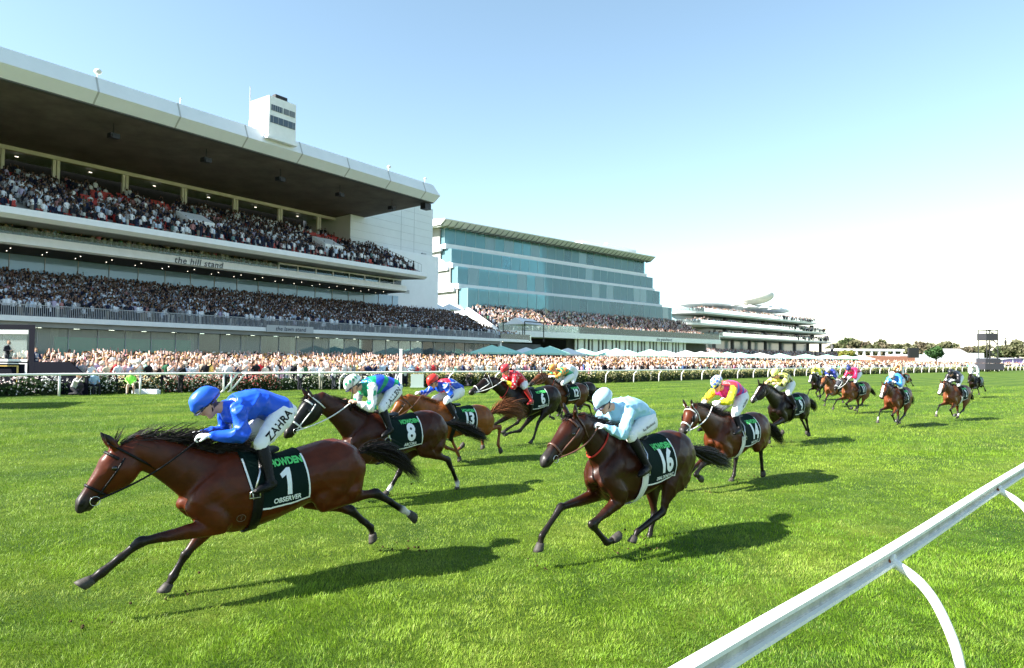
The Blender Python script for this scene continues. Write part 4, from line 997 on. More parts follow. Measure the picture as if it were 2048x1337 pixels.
# =================================================================== BODIES: lofted pieces fused into one skin
def cat_rom(P, sub):
    P = [np.asarray(p, float) for p in P]; out = []; n = len(P)
    for i in range(n - 1):
        a, b, c, d = P[max(i-1, 0)], P[i], P[i+1], P[min(i+2, n-1)]
        for k in range(sub):
            t = k / sub; out.append(.5 * ((2*b) + (c-a)*t + (2*a-5*b+4*c-d)*t*t + (3*b-3*c+d-a)*t**3))
    out.append(P[-1]); return np.array(out)
class Skin:
    def __init__(s): s.v = []; s.f = []; s.tp = []; s.tc = []; s.tr = []; s.tg = []
    def loft(s, P, A, B, cols=None, reg='', sub=4, n=14, lat=(0, 1, 0), sq=1.0):
        """P centres, A in-plane radius, B lateral radius; cols one colour per centre (or one)"""
        m = len(P)
        if cols is None: cols = (0, 0, 0)
        if not isinstance(cols, list): cols = [cols] * m
        D = cat_rom([np.concatenate([np.asarray(P[i], float), [A[i], B[i]], np.asarray(cols[i], float)]) for i in range(m)], sub)
        C = D[:, :3]; ra = np.maximum(D[:, 3], .004); rb = np.maximum(D[:, 4], .004); cc = np.clip(D[:, 5:8], 0, 1)
        lat = np.asarray(lat, float); rings = []; k = len(C); prevL = None
        for i in range(k):
            T = C[min(i+1, k-1)] - C[max(i-1, 0)]; T /= (np.linalg.norm(T) + 1e-9)
            L = lat - T * lat.dot(T)
            if np.linalg.norm(L) < .3: L = prevL - T * prevL.dot(T) if prevL is not None else np.cross(T, (0, 0, 1.0))
            L /= np.linalg.norm(L); prevL = L; N = np.cross(L, T)
            ring = []
            for j in range(n):
                a = 2 * math.pi * j / n; ca, sa = math.cos(a), math.sin(a)
                if sq != 1.0: ca = math.copysign(abs(ca) ** sq, ca); sa = math.copysign(abs(sa) ** sq, sa)
                ring.append(N * ca * ra[i] + L * sa * rb[i])
            rings.append((C[i], np.array(ring), T))
        b = len(s.v); out = []
        c0, r0, T0 = rings[0]; c1, r1, T1 = rings[-1]; e0 = min(ra[0], rb[0]); e1 = min(ra[-1], rb[-1])
        seq = [(c0 - T0 * e0 * .75, r0 * .55)] + [(c, r) for c, r, _ in rings] + [(c1 + T1 * e1 * .75, r1 * .55)]
        for c, r in seq: out += [tuple(c + q) for q in r]
        out.append(tuple(c0 - T0 * e0)); out.append(tuple(c1 + T1 * e1)); K = len(seq); s.v += out
        for i in range(K - 1):
            for j in range(n): s.f.append((b+i*n+j, b+i*n+(j+1) % n, b+(i+1)*n+(j+1) % n, b+(i+1)*n+j))
        q0, q1 = b + K*n, b + K*n + 1
        for j in range(n): s.f.append((q0, b+(j+1) % n, b+j)); s.f.append((q1, b+(K-1)*n+j, b+(K-1)*n+(j+1) % n))
        for i in range(k): s.tp.append(C[i]); s.tc.append(cc[i]); s.tr.append((ra[i]+rb[i])/2); s.tg.append(reg)
    def ball(s, c, r, col=(0, 0, 0), reg='', axis=(1, 0, 0)):
        c = np.asarray(c, float); a = np.asarray(axis, float) * r[0]
        s.loft([c - a*.7, c - a*.35, c, c + a*.35, c + a*.7], [r[2]*.7, r[2]*.93, r[2], r[2]*.93, r[2]*.7], [r[1]*.7, r[1]*.93, r[1], r[1]*.93, r[1]*.7], col, reg, sub=2)
    def fuse(s, name, voxel, mt, parent, smooth=4, colfn=None, fac=.5, folds=0.0, fk=1.0):
        me = bpy.data.meshes.new(name); me.from_pydata([tuple(map(float, p)) for p in s.v], [], s.f); me.update()
        o = bpy.data.objects.new(name, me); COL.objects.link(o)
        bm = bmesh.new(); bm.from_mesh(me); bmesh.ops.recalc_face_normals(bm, faces=bm.faces); bm.to_mesh(me); bm.free()
        md = o.modifiers.new('r', 'REMESH'); md.mode = 'VOXEL'; md.voxel_size = voxel; md.use_smooth_shade = True
        if smooth: ms = o.modifiers.new('s', 'SMOOTH'); ms.factor = fac; ms.iterations = smooth
        dg = bpy.context.evaluated_depsgraph_get(); out = bpy.data.meshes.new_from_object(o.evaluated_get(dg))
        bpy.data.objects.remove(o); bpy.data.meshes.remove(me); out.name = name
        n = len(out.vertices); co = np.empty(n * 3, np.float32); out.vertices.foreach_get('co', co); co = co.reshape(-1, 3)
        if folds:
            nr = np.empty(n * 3, np.float32); out.vertices.foreach_get('normal', nr); nr = nr.reshape(-1, 3); x, y, z = (co * fk).T
            f1 = (1 - np.abs(np.sin(17*x + 13*z + 1.6*np.sin(11*y + 6*z) + 1.2*np.sin(9*x - 12*y)))) ** 2
            f2 = (1 - np.abs(np.sin(-12*x + 19*z + 9*y + 1.8*np.sin(8*x + 10*y)))) ** 2
            f3 = (1 - np.abs(np.sin(23*y + 9*z - 8*x + 1.5*np.sin(14*z)))) ** 2
            m1 = .5 + .5*np.sin(7*x + 5*y + 3); m2 = .5 + .5*np.sin(6*z - 8*y + 1)
            d = folds * (f1*m1 + f2*m2 + .7*f3*(1-m1) - .45)
            co = co + nr * d[:, None].astype(np.float32); out.vertices.foreach_set('co', co.ravel()); out.update()
        tp = np.array(s.tp, np.float32); tc = np.array(s.tc); tr = np.maximum(np.array(s.tr), .012)
        col = np.zeros((n, 3)); near = np.zeros(n, int)
        for a in range(0, n, 20000):
            d = np.linalg.norm(co[a:a+20000, None] - tp[None], axis=2) / tr[None]
            w_ = np.exp(-(d * 2.2) ** 2) + 1e-12 / (d + .01); col[a:a+20000] = (w_ @ tc) / w_.sum(1)[:, None]; near[a:a+20000] = d.argmin(1)
        if colfn: col = colfn(co, col, np.array(s.tg)[near])
        ca = out.color_attributes.new('Col', 'FLOAT_COLOR', 'POINT'); c4 = np.ones((n, 4), np.float32); c4[:, :3] = col; ca.data.foreach_set('color', c4.ravel())
        out.materials.clear(); out.materials.append(mt); out.polygons.foreach_set('use_smooth', [True] * len(out.polygons))
        return link(name, out, parent)

COAT = attr_mat('horse coat', .38, .24, bump=.22, bscale=9, var=.25, coat=.0, bdist=.02)
HAIR = attr_mat('horse hair', .5, .25)
SILK = attr_mat('silks', .38, .35, bump=.8, bscale=5.5, bdist=.03, ridged=True)
CAPM = attr_mat('cap cover', .32, .45, bump=.25, bscale=9, bdist=.02)
BREECH = mat('white breeches', (.78, .79, .80), .6, .3, bump=.4, bscale=18)
FLESH = attr_mat('flesh', .5, .35)
LEATH = mat('black leather', (.004, .004, .005), .42, .2, bump=.3, bscale=60)
BROWNL = mat('brown leather', (.10, .045, .03), .4, .5)
WHITEL = mat('white strap', (.75, .75, .73), .5)
CLOTHM = mat('dark green cloth', (.002, .012, .010), .75, .12, bump=.25, bscale=30)
EDGE = mat('white edging', (.80, .82, .84), .6)
LGREEN = mat('light green print', (.10, .62, .16), .6)
STEEL = mat('steel', (.6, .6, .6), .3, .5, metal=1.0)
DARKEYE = mat('dark eye', (.006, .004, .003), .08, .8)
GLOVE = mat('white glove', (.78, .80, .82), .6)

TR = [(-.44, -.30, -.46, .05), (-.40, -.19, -.58, .12), (-.30, -.085, -.66, .20), (-.14, -.015, -.69, .262), (.0, 0, -.67, .275), (.2, -.045, -.63, .262), (.4, -.09, -.68, .275), (.6, -.095, -.74, .285), (.8, -.03, -.78, .27), (.95, 0, -.79, .235), (1.1, -.06, -.75, .22), (1.22, -.15, -.67, .20), (1.32, -.27, -.58, .16), (1.37, -.36, -.52, .10)]

class Horse:
    def __init__(h, spec):
        S = h.S = spec; g = G(*S['ref']); g.z = 0; ang = S.get('head', 47.2)
        h.f = Vector((-math.sin(rad(ang)), -math.cos(rad(ang)), 0)); h.l = Vector((-h.f.y, h.f.x, 0))
        h.root = empty('racehorse', g, math.atan2(h.f.y, h.f.x), S['label'], 'horse', 'racehorses galloping on the turf')
        h.k = S.get('scale', 1.0); h.vox = S.get('vox', .014)
        if 'W' in S: w3 = h.L(*S['W'], 0); h.W = np.array([w3[0], 0, w3[2]])
        else: h.W = np.array([.475, 0, S.get('wz', 1.42)])
        th = rad(S.get('pitch', 0)); h.u = np.array([math.cos(th), 0, math.sin(th)]); h.vv = np.array([-math.sin(th), 0, math.cos(th)])
    def L(h, px, py, y=0.0):
        """pixel to this horse's own frame, in the upright plane y metres to its left"""
        o = h.root.location + h.l * y; P = onplane(px, py, o, h.l); q = P - h.root.location
        return np.array([q.dot(h.f), y, q.z])
    def T(h, u, v, y=0.0):                      # trunk frame: u from croup (0) to withers (.95), v up
        return h.W + ((u - .95) * h.u + v * h.vv) * h.k + np.array([0, y * h.k, 0])
    def leg_front(h, sk, side, J, dark, base, hoofc, sock):
        y = .145 * side; k = h.k
        J = [np.array(j, float) for j in J]
        elb = h.T(1.03, -.66, y); d = J[0] - elb; elb = elb + d / np.linalg.norm(d) * .04
        pos = h.T(1.24, -.42, y * .95)
        c = base; cd = dark
        sk.loft([h.T(.96, -.14, y * .6), h.T(1.10, -.32, y * 1.0), pos, h.T(1.13, -.60, y * 1.05), elb], [.10*k, .16*k, .13*k, .13*k, .105*k], [.06*k, .075*k, .075*k, .08*k, .07*k], c)
        kn, fe, ho = J
        e2 = elb + (kn - elb) * .35; e3 = elb + (kn - elb) * .75
        km = base * .35 + cd * .65
        sk.loft([elb, e2, e3, kn - (kn - elb) * .06, kn], [.088*k, .076*k, .048*k, .045*k, .046*k], [.066*k, .056*k, .042*k, .042*k, .044*k], [c, c, km, cd, cd])
        dd = (fe - kn)
        sk.loft([kn - dd * .05, kn + dd * .10, kn + dd * .3, kn + dd * .8, fe], [.052*k, .048*k, .038*k, .038*k, .046*k], [.049*k, .043*k, .031*k, .032*k, .038*k], [cd, cd, cd, cd, sock if sock is not None else cd])
        h.foot(sk, kn, fe, ho, cd, hoofc, sock)
    def foot(h, sk, up, fe, ho, cd, hoofc, sock):
        k = h.k; pd = ho - fe; L_ = np.linalg.norm(pd); pd = pd / L_; s_ = sock if sock is not None else cd
        L_ = max(min(L_, .22 * k), .15 * k); ho = fe + pd * L_; pe = fe + pd * L_ * .5
        sk.loft([fe, fe + pd * L_ * .25, pe], [.045*k, .035*k, .036*k], [.039*k, .033*k, .036*k], s_)
        # hoof: a flaring cone cut across the sole
        b = fe + pd * L_ * .48; e = fe + pd * L_ * .97
        sk.loft([fe + pd * L_ * .4, b + (e - b) * .25], [.036*k, .036*k], [.034*k, .034*k], s_, sub=2)
        # the hoof itself: a horn cone cut off by a flat sole set at an angle to the pastern
        fw = np.array([1.0, 0, 0]) - pd * pd[0]; fw /= np.linalg.norm(fw) + 1e-9
        rings = []; lat = np.cross(fw, pd)
        for t, ra, sh in ((-.10, .038, 0), (.25, .043, .10), (.7, .050, .35), (1.0, .053, .60), (1.04, .046, .60)):
            c = b + (e - b) * t + fw * .012 * t * k; tilt = sh * .55
            e1 = fw * math.cos(tilt) + pd * math.sin(tilt) * (1.0)
            rings.append([c + (e1 * math.cos(a) * 1.08 + lat * math.sin(a)) * ra * k for a in np.linspace(0, 2*math.pi, 17)[:-1]])
        m_ = MB(); n_ = 16; m_.add([tuple(p) for r_ in rings for p in r_], [(i*n_+j, i*n_+(j+1) % n_, (i+1)*n_+(j+1) % n_, (i+1)*n_+j) for i in range(4) for j in range(n_)] + [tuple(range(4*n_, 5*n_)), tuple(range(n_))[::-1]])
        ho_ = m_.build('hoof', h.hoofmat(tuple(hoofc)), h.root, False, inv=False)
        for p_ in ho_.data.polygons: p_.use_smooth = len(p_.vertices) == 4
    def leg_hind(h, sk, side, J, dark, base, hoofc, sock):
        y = .135 * side; k = h.k; J = [np.array(j, float) for j in J]; ho_, fe, ho = J
        hip = h.T(-.16, -.26, y); st = h.T(.13, -.60, y * 1.15); d = ho_ - st; st = st + d / np.linalg.norm(d) * .03
        c = base; cd = dark; hk = ho_
        # thigh and buttock
        sk.loft([h.T(-.02, -.14, y * .8), hip, h.T(-.04, -.45, y * 1.1), st], [.15*k, .20*k, .19*k, .13*k], [.085*k, .115*k, .11*k, .085*k], c)
        mid = h.T(-.28, -.50, y); g1 = st + (hk - st) * .38
        sk.loft([h.T(-.34, -.26, y * .7), mid * .75 + g1 * .25, g1 * .8 + mid * .2, hk + (g1 - hk) * .35], [.10*k, .13*k, .095*k, .05*k], [.07*k, .085*k, .07*k, .038*k], [c, c, c, c * .5 + cd * .5])
        sk.loft([st, st + (hk - st) * .3, st + (hk - st) * .75, hk], [.125*k, .10*k, .056*k, .052*k], [.08*k, .07*k, .044*k, .042*k], [c, c, c * .5 + cd * .5, cd])
        # point of the hock
        dd = fe - hk; dn_ = dd / np.linalg.norm(dd); up = (st - hk); up /= np.linalg.norm(up); back = -(dn_ + up); bl = np.linalg.norm(back); back = back / (bl + 1e-6) if bl > .15 else np.array([-1.0, 0, .2])
        sk.loft([hk + back * .045*k + up * .05*k, hk + back * .02*k], [.024*k, .034*k], [.022*k, .032*k], cd, sub=2)
        sk.loft([hk, hk + dd * .15, hk + dd * .4, hk + dd * .85, fe], [.058*k, .050*k, .041*k, .040*k, .048*k], [.047*k, .041*k, .033*k, .033*k, .039*k], [cd, cd, cd, cd, sock if sock is not None else cd])
        h.foot(sk, hk, fe, ho, cd, hoofc, sock)
    def hoofmat(h, c):
        key = 'hoof horn %.2f' % c[0]
        return bpy.data.materials.get(key) or mat(key, c, .6, .25, var=.3, scale=40)
    def build(h):
        S = h.S; sk = Skin(); k = h.k; base = np.array(S.get('coat', (.125, .036, .012))); dark = np.array(S.get('dark', (.010, .007, .006))); hoofc = np.array(S.get('hoof', (.05, .045, .04)))
        if S.get('scalez'): pass
        # trunk
        P = []; A = []; B = []; cc = []
        for (u, a, b_, wd) in TR:
            P.append(h.T(u, (a + b_) / 2)); A.append((a - b_) / 2 * k); B.append(wd * k * S.get('wide', 1)); cc.append(base)
        sk.loft(P, A, B, cc, n=22, sub=3)
        # neck and head
        poll = h.L(*S['poll'], 0) if 'poll' in S else h.W + np.array([.86, 0, .12]) * k
        if 'muz' in S: muz = h.L(*S['muz'], 0)
        else: muz = poll + np.array([.42, 0, -.40]) * k
        if 'headyaw' in S: muz[1] = S['headyaw']
        ax = muz - poll; HL = np.linalg.norm(ax); ax /= HL; want = .60 * k
        HLc = min(max(HL, .50 * k), .66 * k); muz = poll + ax * HLc; HL = HLc
        dn_ = np.array([-ax[2], 0, ax[0]]); 
        if dn_[2] > 0 or (abs(dn_[2]) < .2 and dn_[0] > 0): dn_ = -dn_
        dn_ = dn_ - ax * dn_.dot(ax); dn_ /= np.linalg.norm(dn_)
        h.poll, h.muz, h.ax, h.dn, h.HL = poll, muz, ax, dn_, HL
        q_ = S.get('hs', 1.14)
        hd = [(-.06, .0, .14, .055), (.0, -.025, .19, .072), (.12, -.045, .235, .088), (.26, -.05, .255, .098), (.40, -.045, .235, .088), (.55, -.030, .180, .068), (.70, -.018, .135, .056), (.82, -.012, .118, .054), (.92, -.012, .118, .056), (1.0, .01, .095, .040)]
        mcol = [base] * 5 + [base * .9, base * .6 + dark * .4, dark * .8 + base * .2 + .012, dark + .014, dark + .014]
        if S.get('hood') is not None:
            hc = np.array(S['hood']); mcol = [hc] * 7 + [dark] * 3
        if S.get('blaze'): pass
        hd = [(t, a * q_, b_ * q_, w_ * (1 + (q_ - 1) * .5)) for t, a, b_, w_ in hd]
        sk.loft([poll + ax * t * HL + dn_ * (a + b_) / 2 * k for t, a, b_, w_ in hd], [(b_ - a) / 2 * k for t, a, b_, w_ in hd], [w_ * k for t, a, b_, w_ in hd], mcol, n=16, sq=.85)
        # open lower jaw and lips
        sk.loft([poll + ax * t * HL + dn_ * q * k for t, q in ((.45, .165), (.7, .125), (.88, .118), (.95, .125))], [.035*k, .030*k, .03*k, .022*k], [.05*k, .038*k, .036*k, .026*k], [mcol[5], mcol[6], mcol[8], mcol[8]])
        for s_ in (-1, 1):                        # brow, cheekbone, nostril rims
            yl = np.array([0, s_ * 1.0, 0])
            sk.ball(poll + ax * .30 * HL + dn_ * .035 * k + yl * .080 * k, (.045*k, .022*k, .026*k), mcol[2], axis=ax)
            sk.ball(poll + ax * .36 * HL + dn_ * .15 * k + yl * .066 * k, (.085*k, .028*k, .07*k), mcol[3], axis=ax)
            sk.ball(poll + ax * .94 * HL + dn_ * .03 * k + yl * .045 * k, (.030*k, .018*k, .024*k), mcol[8], axis=ax)
            up = -dn_; e0 = poll + ax * .035 * HL + yl * .05 * k; bk = S.get('ear', (.15, -.30))
            ed = up * .85 + ax * bk[1] + yl * .18; ed /= np.linalg.norm(ed); el = .18 * k
            sk.loft([e0, e0 + ed * el * .35, e0 + ed * el * .72, e0 + ed * el], [.034*k, .042*k, .030*k, .010*k], [.026*k, .024*k, .018*k, .008*k], [base, base * .8, dark, dark], lat=(0, 1, .3))
        n0 = h.T(1.02, -.36); n3 = poll + dn_ * .115 * k - ax * .035 * k
        mm = (n0 + n3) / 2; perp = np.array([-(n3 - n0)[2], 0, (n3 - n0)[0]]); perp /= np.linalg.norm(perp); perp = perp if perp[2] > 0 else -perp
        n1 = n0 * .66 + n3 * .34 + perp * .015 * k; n2 = n0 * .3 + n3 * .7 + perp * .03 * k
        nc = base * (1 - S.get('darkneck', .25)) + dark * S.get('darkneck', .25)
        sk.loft([h.T(.86, -.38), n0, n1, n2, n3], [.36*k, .335*k, .235*k, .170*k, .135*k], [.20*k, .185*k, .120*k, .088*k, .075*k], [base, base, nc, nc, base], n=18)
        # windpipe ridge and crest
        h.neck1 = (n1 + n2) / 2; h.neckd = (n3 - n0) / np.linalg.norm(n3 - n0)
        h.crest = [h.T(.95, .0)] + [h.T(1.03, -.05) + perp * .0] + [c + perp * r for c, r in ((n1, .225*k), (n2, .160*k))] + [poll - ax * .02]
        # shoulder, breast and haunch muscles
        for s_ in (-1, 1):
            sk.ball(h.T(1.27, -.48, .10 * s_), (.10*k, .085*k, .13*k), base);
            sk.ball(h.T(-.26, -.34, .13 * s_), (.14*k, .10*k, .22*k), base)
        socks = S.get('socks', {})
        wt = np.array((.62, .60, .55))
        for key, fn, side in (('nf', h.leg_front, 1), ('ff', h.leg_front, -1), ('nh', h.leg_hind, 1), ('fh', h.leg_hind, -1)):
            J = S[key]
            if len(J[0]) == 2: J = [h.L(px, py, {'nf': .14, 'ff': -.14, 'nh': .13, 'fh': -.13}[key]) for px, py in J]
            else: J = [np.array(j) + np.array([h.W[0] * 1.0, 0, 0]) * 0 for j in J]
            h.__dict__[key] = J
            fn(sk, side, J, dark, base, wt * .5 if key in socks and socks[key] == 2 else hoofc, wt if key in socks else None)
        # tail dock
        tr_ = h.T(-.42, -.30); h.dock = tr_
        blaze = S.get('blaze')
        def colfn(co, col, reg):
            r = co - poll; t = r @ ax / HL; q = r @ dn_; yy = co[:, 1] - (poll[1] + t * (muz[1] - poll[1]))
            if blaze:
                m_ = (t > .18) & (t < .98) & (np.abs(yy) < blaze * k) & (q < .06 * k); col[m_] = (.62, .58, .54)
            m_ = (t > .88) & (t < .97) & (np.abs(yy) > .028 * k) & (np.abs(q - .035 * k) < .018 * k); col[m_] = (.004, .003, .003)
            # dark crease of the mouth
            m_ = (t > .80) & (t < 1.02) & (np.abs(q - .088 * k) < .006 * k); col[m_] = (.003, .002, .002)
            und = np.clip((h.W[2] - .50 * k - co[:, 2]) / (.3 * k), 0, 1)
            return col * (1 - .0 * und[:, None])
        h.body = sk.fuse('body', h.vox, COAT, h.root, 8, colfn, folds=.0065, fk=.62)
        me = h.body.data
        h.bvh = BVHTree.FromPolygons([v.co.copy() for v in me.vertices], [tuple(p.vertices) for p in me.polygons])
        for s_ in (-1, 1):
            c = poll + ax * .29 * HL + dn_ * .068 * k; hit = h.side(c[0], c[2], -.004, s_); c = Vector(hit) if hit is not None else Vector(c) + Vector((0, s_ * .1 * k, 0)); b = MB(); b.ell(c, (.027*k, .015*k, .021*k), 12, 8); b.build('eye', DARKEYE, h.root, True, inv=False)
        h.tack(); h.hair()
        return h
    def ring(h, name, C, n_, r_axis, rwid, mt, parent, off=.006, e1=None, a0=0, a1=360, N=30, rmax=.30):
        """a strap round the body: rays aimed at the axis point C in the plane with normal n_"""
        n_ = Vector(n_).normalized(); e1 = Vector(e1).normalized(); e2 = n_.cross(e1); vs = []; C = Vector(C)
        for i in range(N + 1):
            a = rad(a0 + (a1 - a0) * i / N); d = e1 * math.cos(a) + e2 * math.sin(a); row = []
            for sft in (-rwid, rwid):
                o = C + n_ * sft + d * rmax; hit = h.bvh.ray_cast(o, -d, rmax + .1)
                p = hit[0] if hit[0] is not None else C + n_ * sft + d * .1
                row += [p + d * (off), p + d * (off + .008)]
            vs.append(row)
        V = []; F = []
        for i, (a, a2, b_, b2) in enumerate(vs): V += [a, a2, b2, b_]
        for i in range(N):
            for j in range(4): F.append((4*i+j, 4*i+(j+1) % 4, 4*i+4+(j+1) % 4, 4*i+4+j))
        m = MB(); m.add(V, F); return m.build(name, mt, parent, True, inv=False)
    def side(h, x, z, off, yside=1):
        hit = h.bvh.ray_cast(Vector((x, 1.2 * yside, z)), Vector((0, -yside, 0)), 1.3)
        if hit[0] is None: return None
        nrm = hit[1] if hit[1].y * yside > 0 else -hit[1]
        return hit[0] + nrm * off
    def tack(h):
        S = h.S; k = h.k; fine = S.get('fine', True)
        # ---- saddle cloth
        NU, NV = 16, 26; cu = S.get('cu', 0); u0, u1 = .21 + cu, .86 + cu * .6
        rows = []; 
        for i in range(NU + 1):
            t = i / NU; u = u0 + (u1 - u0) * t; row = []
            amax = 124 + 3 * t
            for j in range(NV + 1):
                a = rad(-amax + 2 * amax * j / NV)
                lean = .10 * (1 - math.cos(a)) ** 1.0 * (-.6 if True else 0) * (.55 + .45*t)
                C = Vector(h.T(u + lean, -.36)); d = Vector(h.vv) * math.cos(a) + Vector((0, 1, 0)) * math.sin(a)
                hit = h.bvh.ray_cast(C + d * 1.2, -d, 1.3); p = hit[0] if hit[0] is not None else C + d * .3
                row.append((p, d))
            rows.append(row)
        V = []; F = []; n = NV + 1
        for off in (.010, .020):
            for row in rows:
                for p, d in row: V.append(p + d * off * k)
        m = (NU + 1) * n
        for i in range(NU):
            for j in range(NV):
                a = i*n+j; F.append((m+a, m+a+1, m+a+n+1, m+a+n)); F.append((a, a+n, a+n+1, a+1))
        ed = [(i*n, (i+1)*n) for i in range(NU)] + [((i+1)*n+NV, i*n+NV) for i in range(NU)] + [(j+1, j) for j in range(NV)] + [(NU*n+j, NU*n+j+1) for j in range(NV)]
        for a, b_ in ed: F.append((a, b_, m+b_, m+a))
        mb = MB(); mb.add(V, F); h.cloth = mb.build('saddle_cloth', CLOTHM, h.root, True, inv=False)
        # edging
        mb = MB(); w_ = .017 * k
        def strip(seq, inw):
            vs = []; 
            for (p, d), (q, d2) in zip(seq, inw):
                tdir = (q - p).normalized(); vs += [p + d * .022 * k, p + d * .022 * k + tdir * w_]
            mb.add(vs, [(2*i, 2*i+1, 2*i+3, 2*i+2) for i in range(len(seq)-1)])
        jmid = NV // 2 + 3
        strip([rows[0][j] for j in range(jmid, n)], [rows[1][j] for j in range(jmid, n)]); strip([rows[NU][j] for j in range(jmid, n)], [rows[NU-1][j] for j in range(jmid, n)])
        strip([rows[0][j] for j in range(0, NV // 2 - 2)], [rows[1][j] for j in range(0, NV // 2 - 2)])
        strip([rows[i][NV] for i in range(NU+1)], [rows[i][NV-1] for i in range(NU+1)])
        mb.build('edging', EDGE, h.cloth, inv=False)
        cloth_bvh = BVHTree.FromPolygons([v.co.copy() for v in h.cloth.data.vertices], [tuple(p.vertices) for p in h.cloth.data.polygons])
        def letter(body, size, uc, vc, mt, bold, nm, shear=0, spacing=1.0, slope=0.0, sx=1.0):
            me = text_mesh(body, size * k, bold=bold * k, shear=shear, spacing=spacing, res=3 if S.get('vox', .014) < .02 else 2)
            if body == '1':
                q = [(-.02, -.125), (.035, -.125), (.035, .125), (-.003, .125), (-.09, .075), (-.072, .035), (-.02, .062)]
                me = bpy.data.meshes.new('lettering'); me.from_pydata([(x * k, y * k, 0) for x, y in q], [], [(0, 1, 2, 6), (2, 3, 4, 5, 6)]); me.update()
            bm = bmesh.new(); bm.from_mesh(me)
            for ax_, rng_ in ((0, .6), (1, .3)):
                c = -rng_
                while c < rng_:
                    nn = Vector((1, 0, 0)) if ax_ == 0 else Vector((0, 1, 0))
                    bmesh.ops.bisect_plane(bm, geom=bm.verts[:] + bm.edges[:] + bm.faces[:], plane_co=nn * c, plane_no=nn); c += .035
            for v in bm.verts:
                u = uc + S.get('cu', 0) - v.co.x * sx / k; vv = vc + v.co.y / k + slope * v.co.x / k
                q = h.T(u, vv); hit = cloth_bvh.ray_cast(Vector((q[0], 1.2, q[2])), Vector((0, -1, 0)), 1.3)
                if hit[0] is None: hit = h.bvh.ray_cast(Vector((q[0], 1.2, q[2])), Vector((0, -1, 0)), 1.3)
                v.co = (hit[0] + Vector((0, .007, .002)) * k) if hit[0] is not None else Vector((q[0], .28 * k, q[2]))
            bm.to_mesh(me); bm.free(); me.materials.clear(); me.materials.append(mt); return link(nm, me, h.cloth)
        if S.get('num'):
            letter(S['num'], .35, .40, -.325, EDGE, .015, 'number', spacing=.88, sx=.86)
            if S.get('name'): letter(S['name'], .066 if len(S['name']) < 11 else .052, .41, -.492, EDGE, .002, 'horse_name', sx=.92, slope=.05)
            letter('HOWDEN', .078, .385, -.150, LGREEN, .004, 'sponsor_name', sx=.9, slope=.05)
        # ---- girth, saddle, breast strap
        gm = {'w': WHITEL, 'b': LEATH}[S.get('girth', 'b')]
        h.ring('girth', h.T(.80, -.40), h.u, 0, .045 * k, gm, h.root, off=.018 * k, e1=(0, 0, 1), a0=85, a1=275, N=26, rmax=.46)
        sd = Skin(); sd.loft([h.T(.52, -.035), h.T(.62, -.055), h.T(.74, -.04), h.T(.86, .015)], [.03*k, .028*k, .028*k, .04*k], [.12*k, .15*k, .14*k, .07*k], (.01, .01, .01)); sd.fuse('saddle', .018, LEATH, h.root, 2)
        for s_ in (1, -1):
            a = h.T(.74, -.06, .14 * s_); st = h.T(.86, -.42, .345 * s_); m_ = MB(); m_.tube([a, h.T(.79, -.2, .29 * s_), st + np.array([0, 0, .06])], .010 * k, 6)
            m_.tube([st + np.array([-.05, 0, 0]), st + np.array([-.045, 0, .05]), st + np.array([0, 0, .075]), st + np.array([.045, 0, .05]), st + np.array([.05, 0, 0]), st + np.array([-.05, 0, 0])], .006 * k, 5)
            m_.build('stirrup', STEEL, h.root, True, inv=False)
        # ---- bridle
        bmat = {'k': LEATH, 'w': WHITEL, 'n': BROWNL}[S.get('bridle', 'k')]; ax, dn_ = h.ax, h.dn
        hc = lambda t: h.poll + ax * t * h.HL + dn_ * .09 * k
        br = h.ring('bridle', hc(.68), ax, 0, .011 * k, bmat, h.root, e1=-dn_, N=28)
        h.ring('brow_band', hc(.15) - dn_ * .02 * k, ax, 0, .012 * k, bmat, br, e1=-dn_, a0=-80, a1=80, N=18)
        h.ring('head_strap', hc(.02), ax * .96 + dn_ * -.28, 0, .010 * k, bmat, br, e1=-dn_, N=28)
        for s_ in (-1, 1):
            pts = []
            for i in range(9):
                t = i / 8; q = h.poll + ax * (.10 + .66 * t) * h.HL + dn_ * (.085 + .02 * t) * k; yc = q[1]
                d = Vector((0, s_, 0)); hit = h.bvh.ray_cast(Vector(q) + d * .5, -d, .7)
                if hit[0] is not None: pts.append(hit[0] + d * .008)
            if len(pts) > 2:
                m_ = MB(); m_.tube(pts, .009 * k, 6); m_.build('cheek_strap', bmat, br, True, inv=False)
                bit = pts[-1] + Vector(ax) * .03 * k
                if fine:
                    m_ = MB(); c = bit; m_.tube([c + (Vector(ax) * math.cos(a) + Vector(dn_) * math.sin(a)) * .038 * k + Vector((0, s_ * .006, 0)) for a in np.linspace(0, 2*math.pi, 15)], .004, 5); m_.build('bit_ring', STEEL, br, True, inv=False)
                h.__dict__['bit%d' % s_] = bit
            else: h.__dict__['bit%d' % s_] = Vector(hc(.76)) + Vector((0, s_ * .06 * k, 0))
        if S.get('cups'):                          # blinker cups
            for s_ in (-1, 1):
                m_ = MB(); c = h.poll + ax * .36 * h.HL + dn_ * .07 * k + np.array([0, s_ * .10 * k, 0]); m_.ell(c, (.05*k, .018*k, .06*k), 10, 6); m_.build('blinker', LEATH, br, True, inv=False)
        # ---- reins to the rider's hands
        hand = S.get('hand3'); 
        if hand is None: hand = h.L(*S['hand'], .10) if 'hand' in S else h.T(1.26, .12, .08)
        h.hand = np.array(hand); rm = {'k': LEATH, 'w': WHITEL, 'n': BROWNL}[S.get('reins', S.get('bridle', 'k'))]
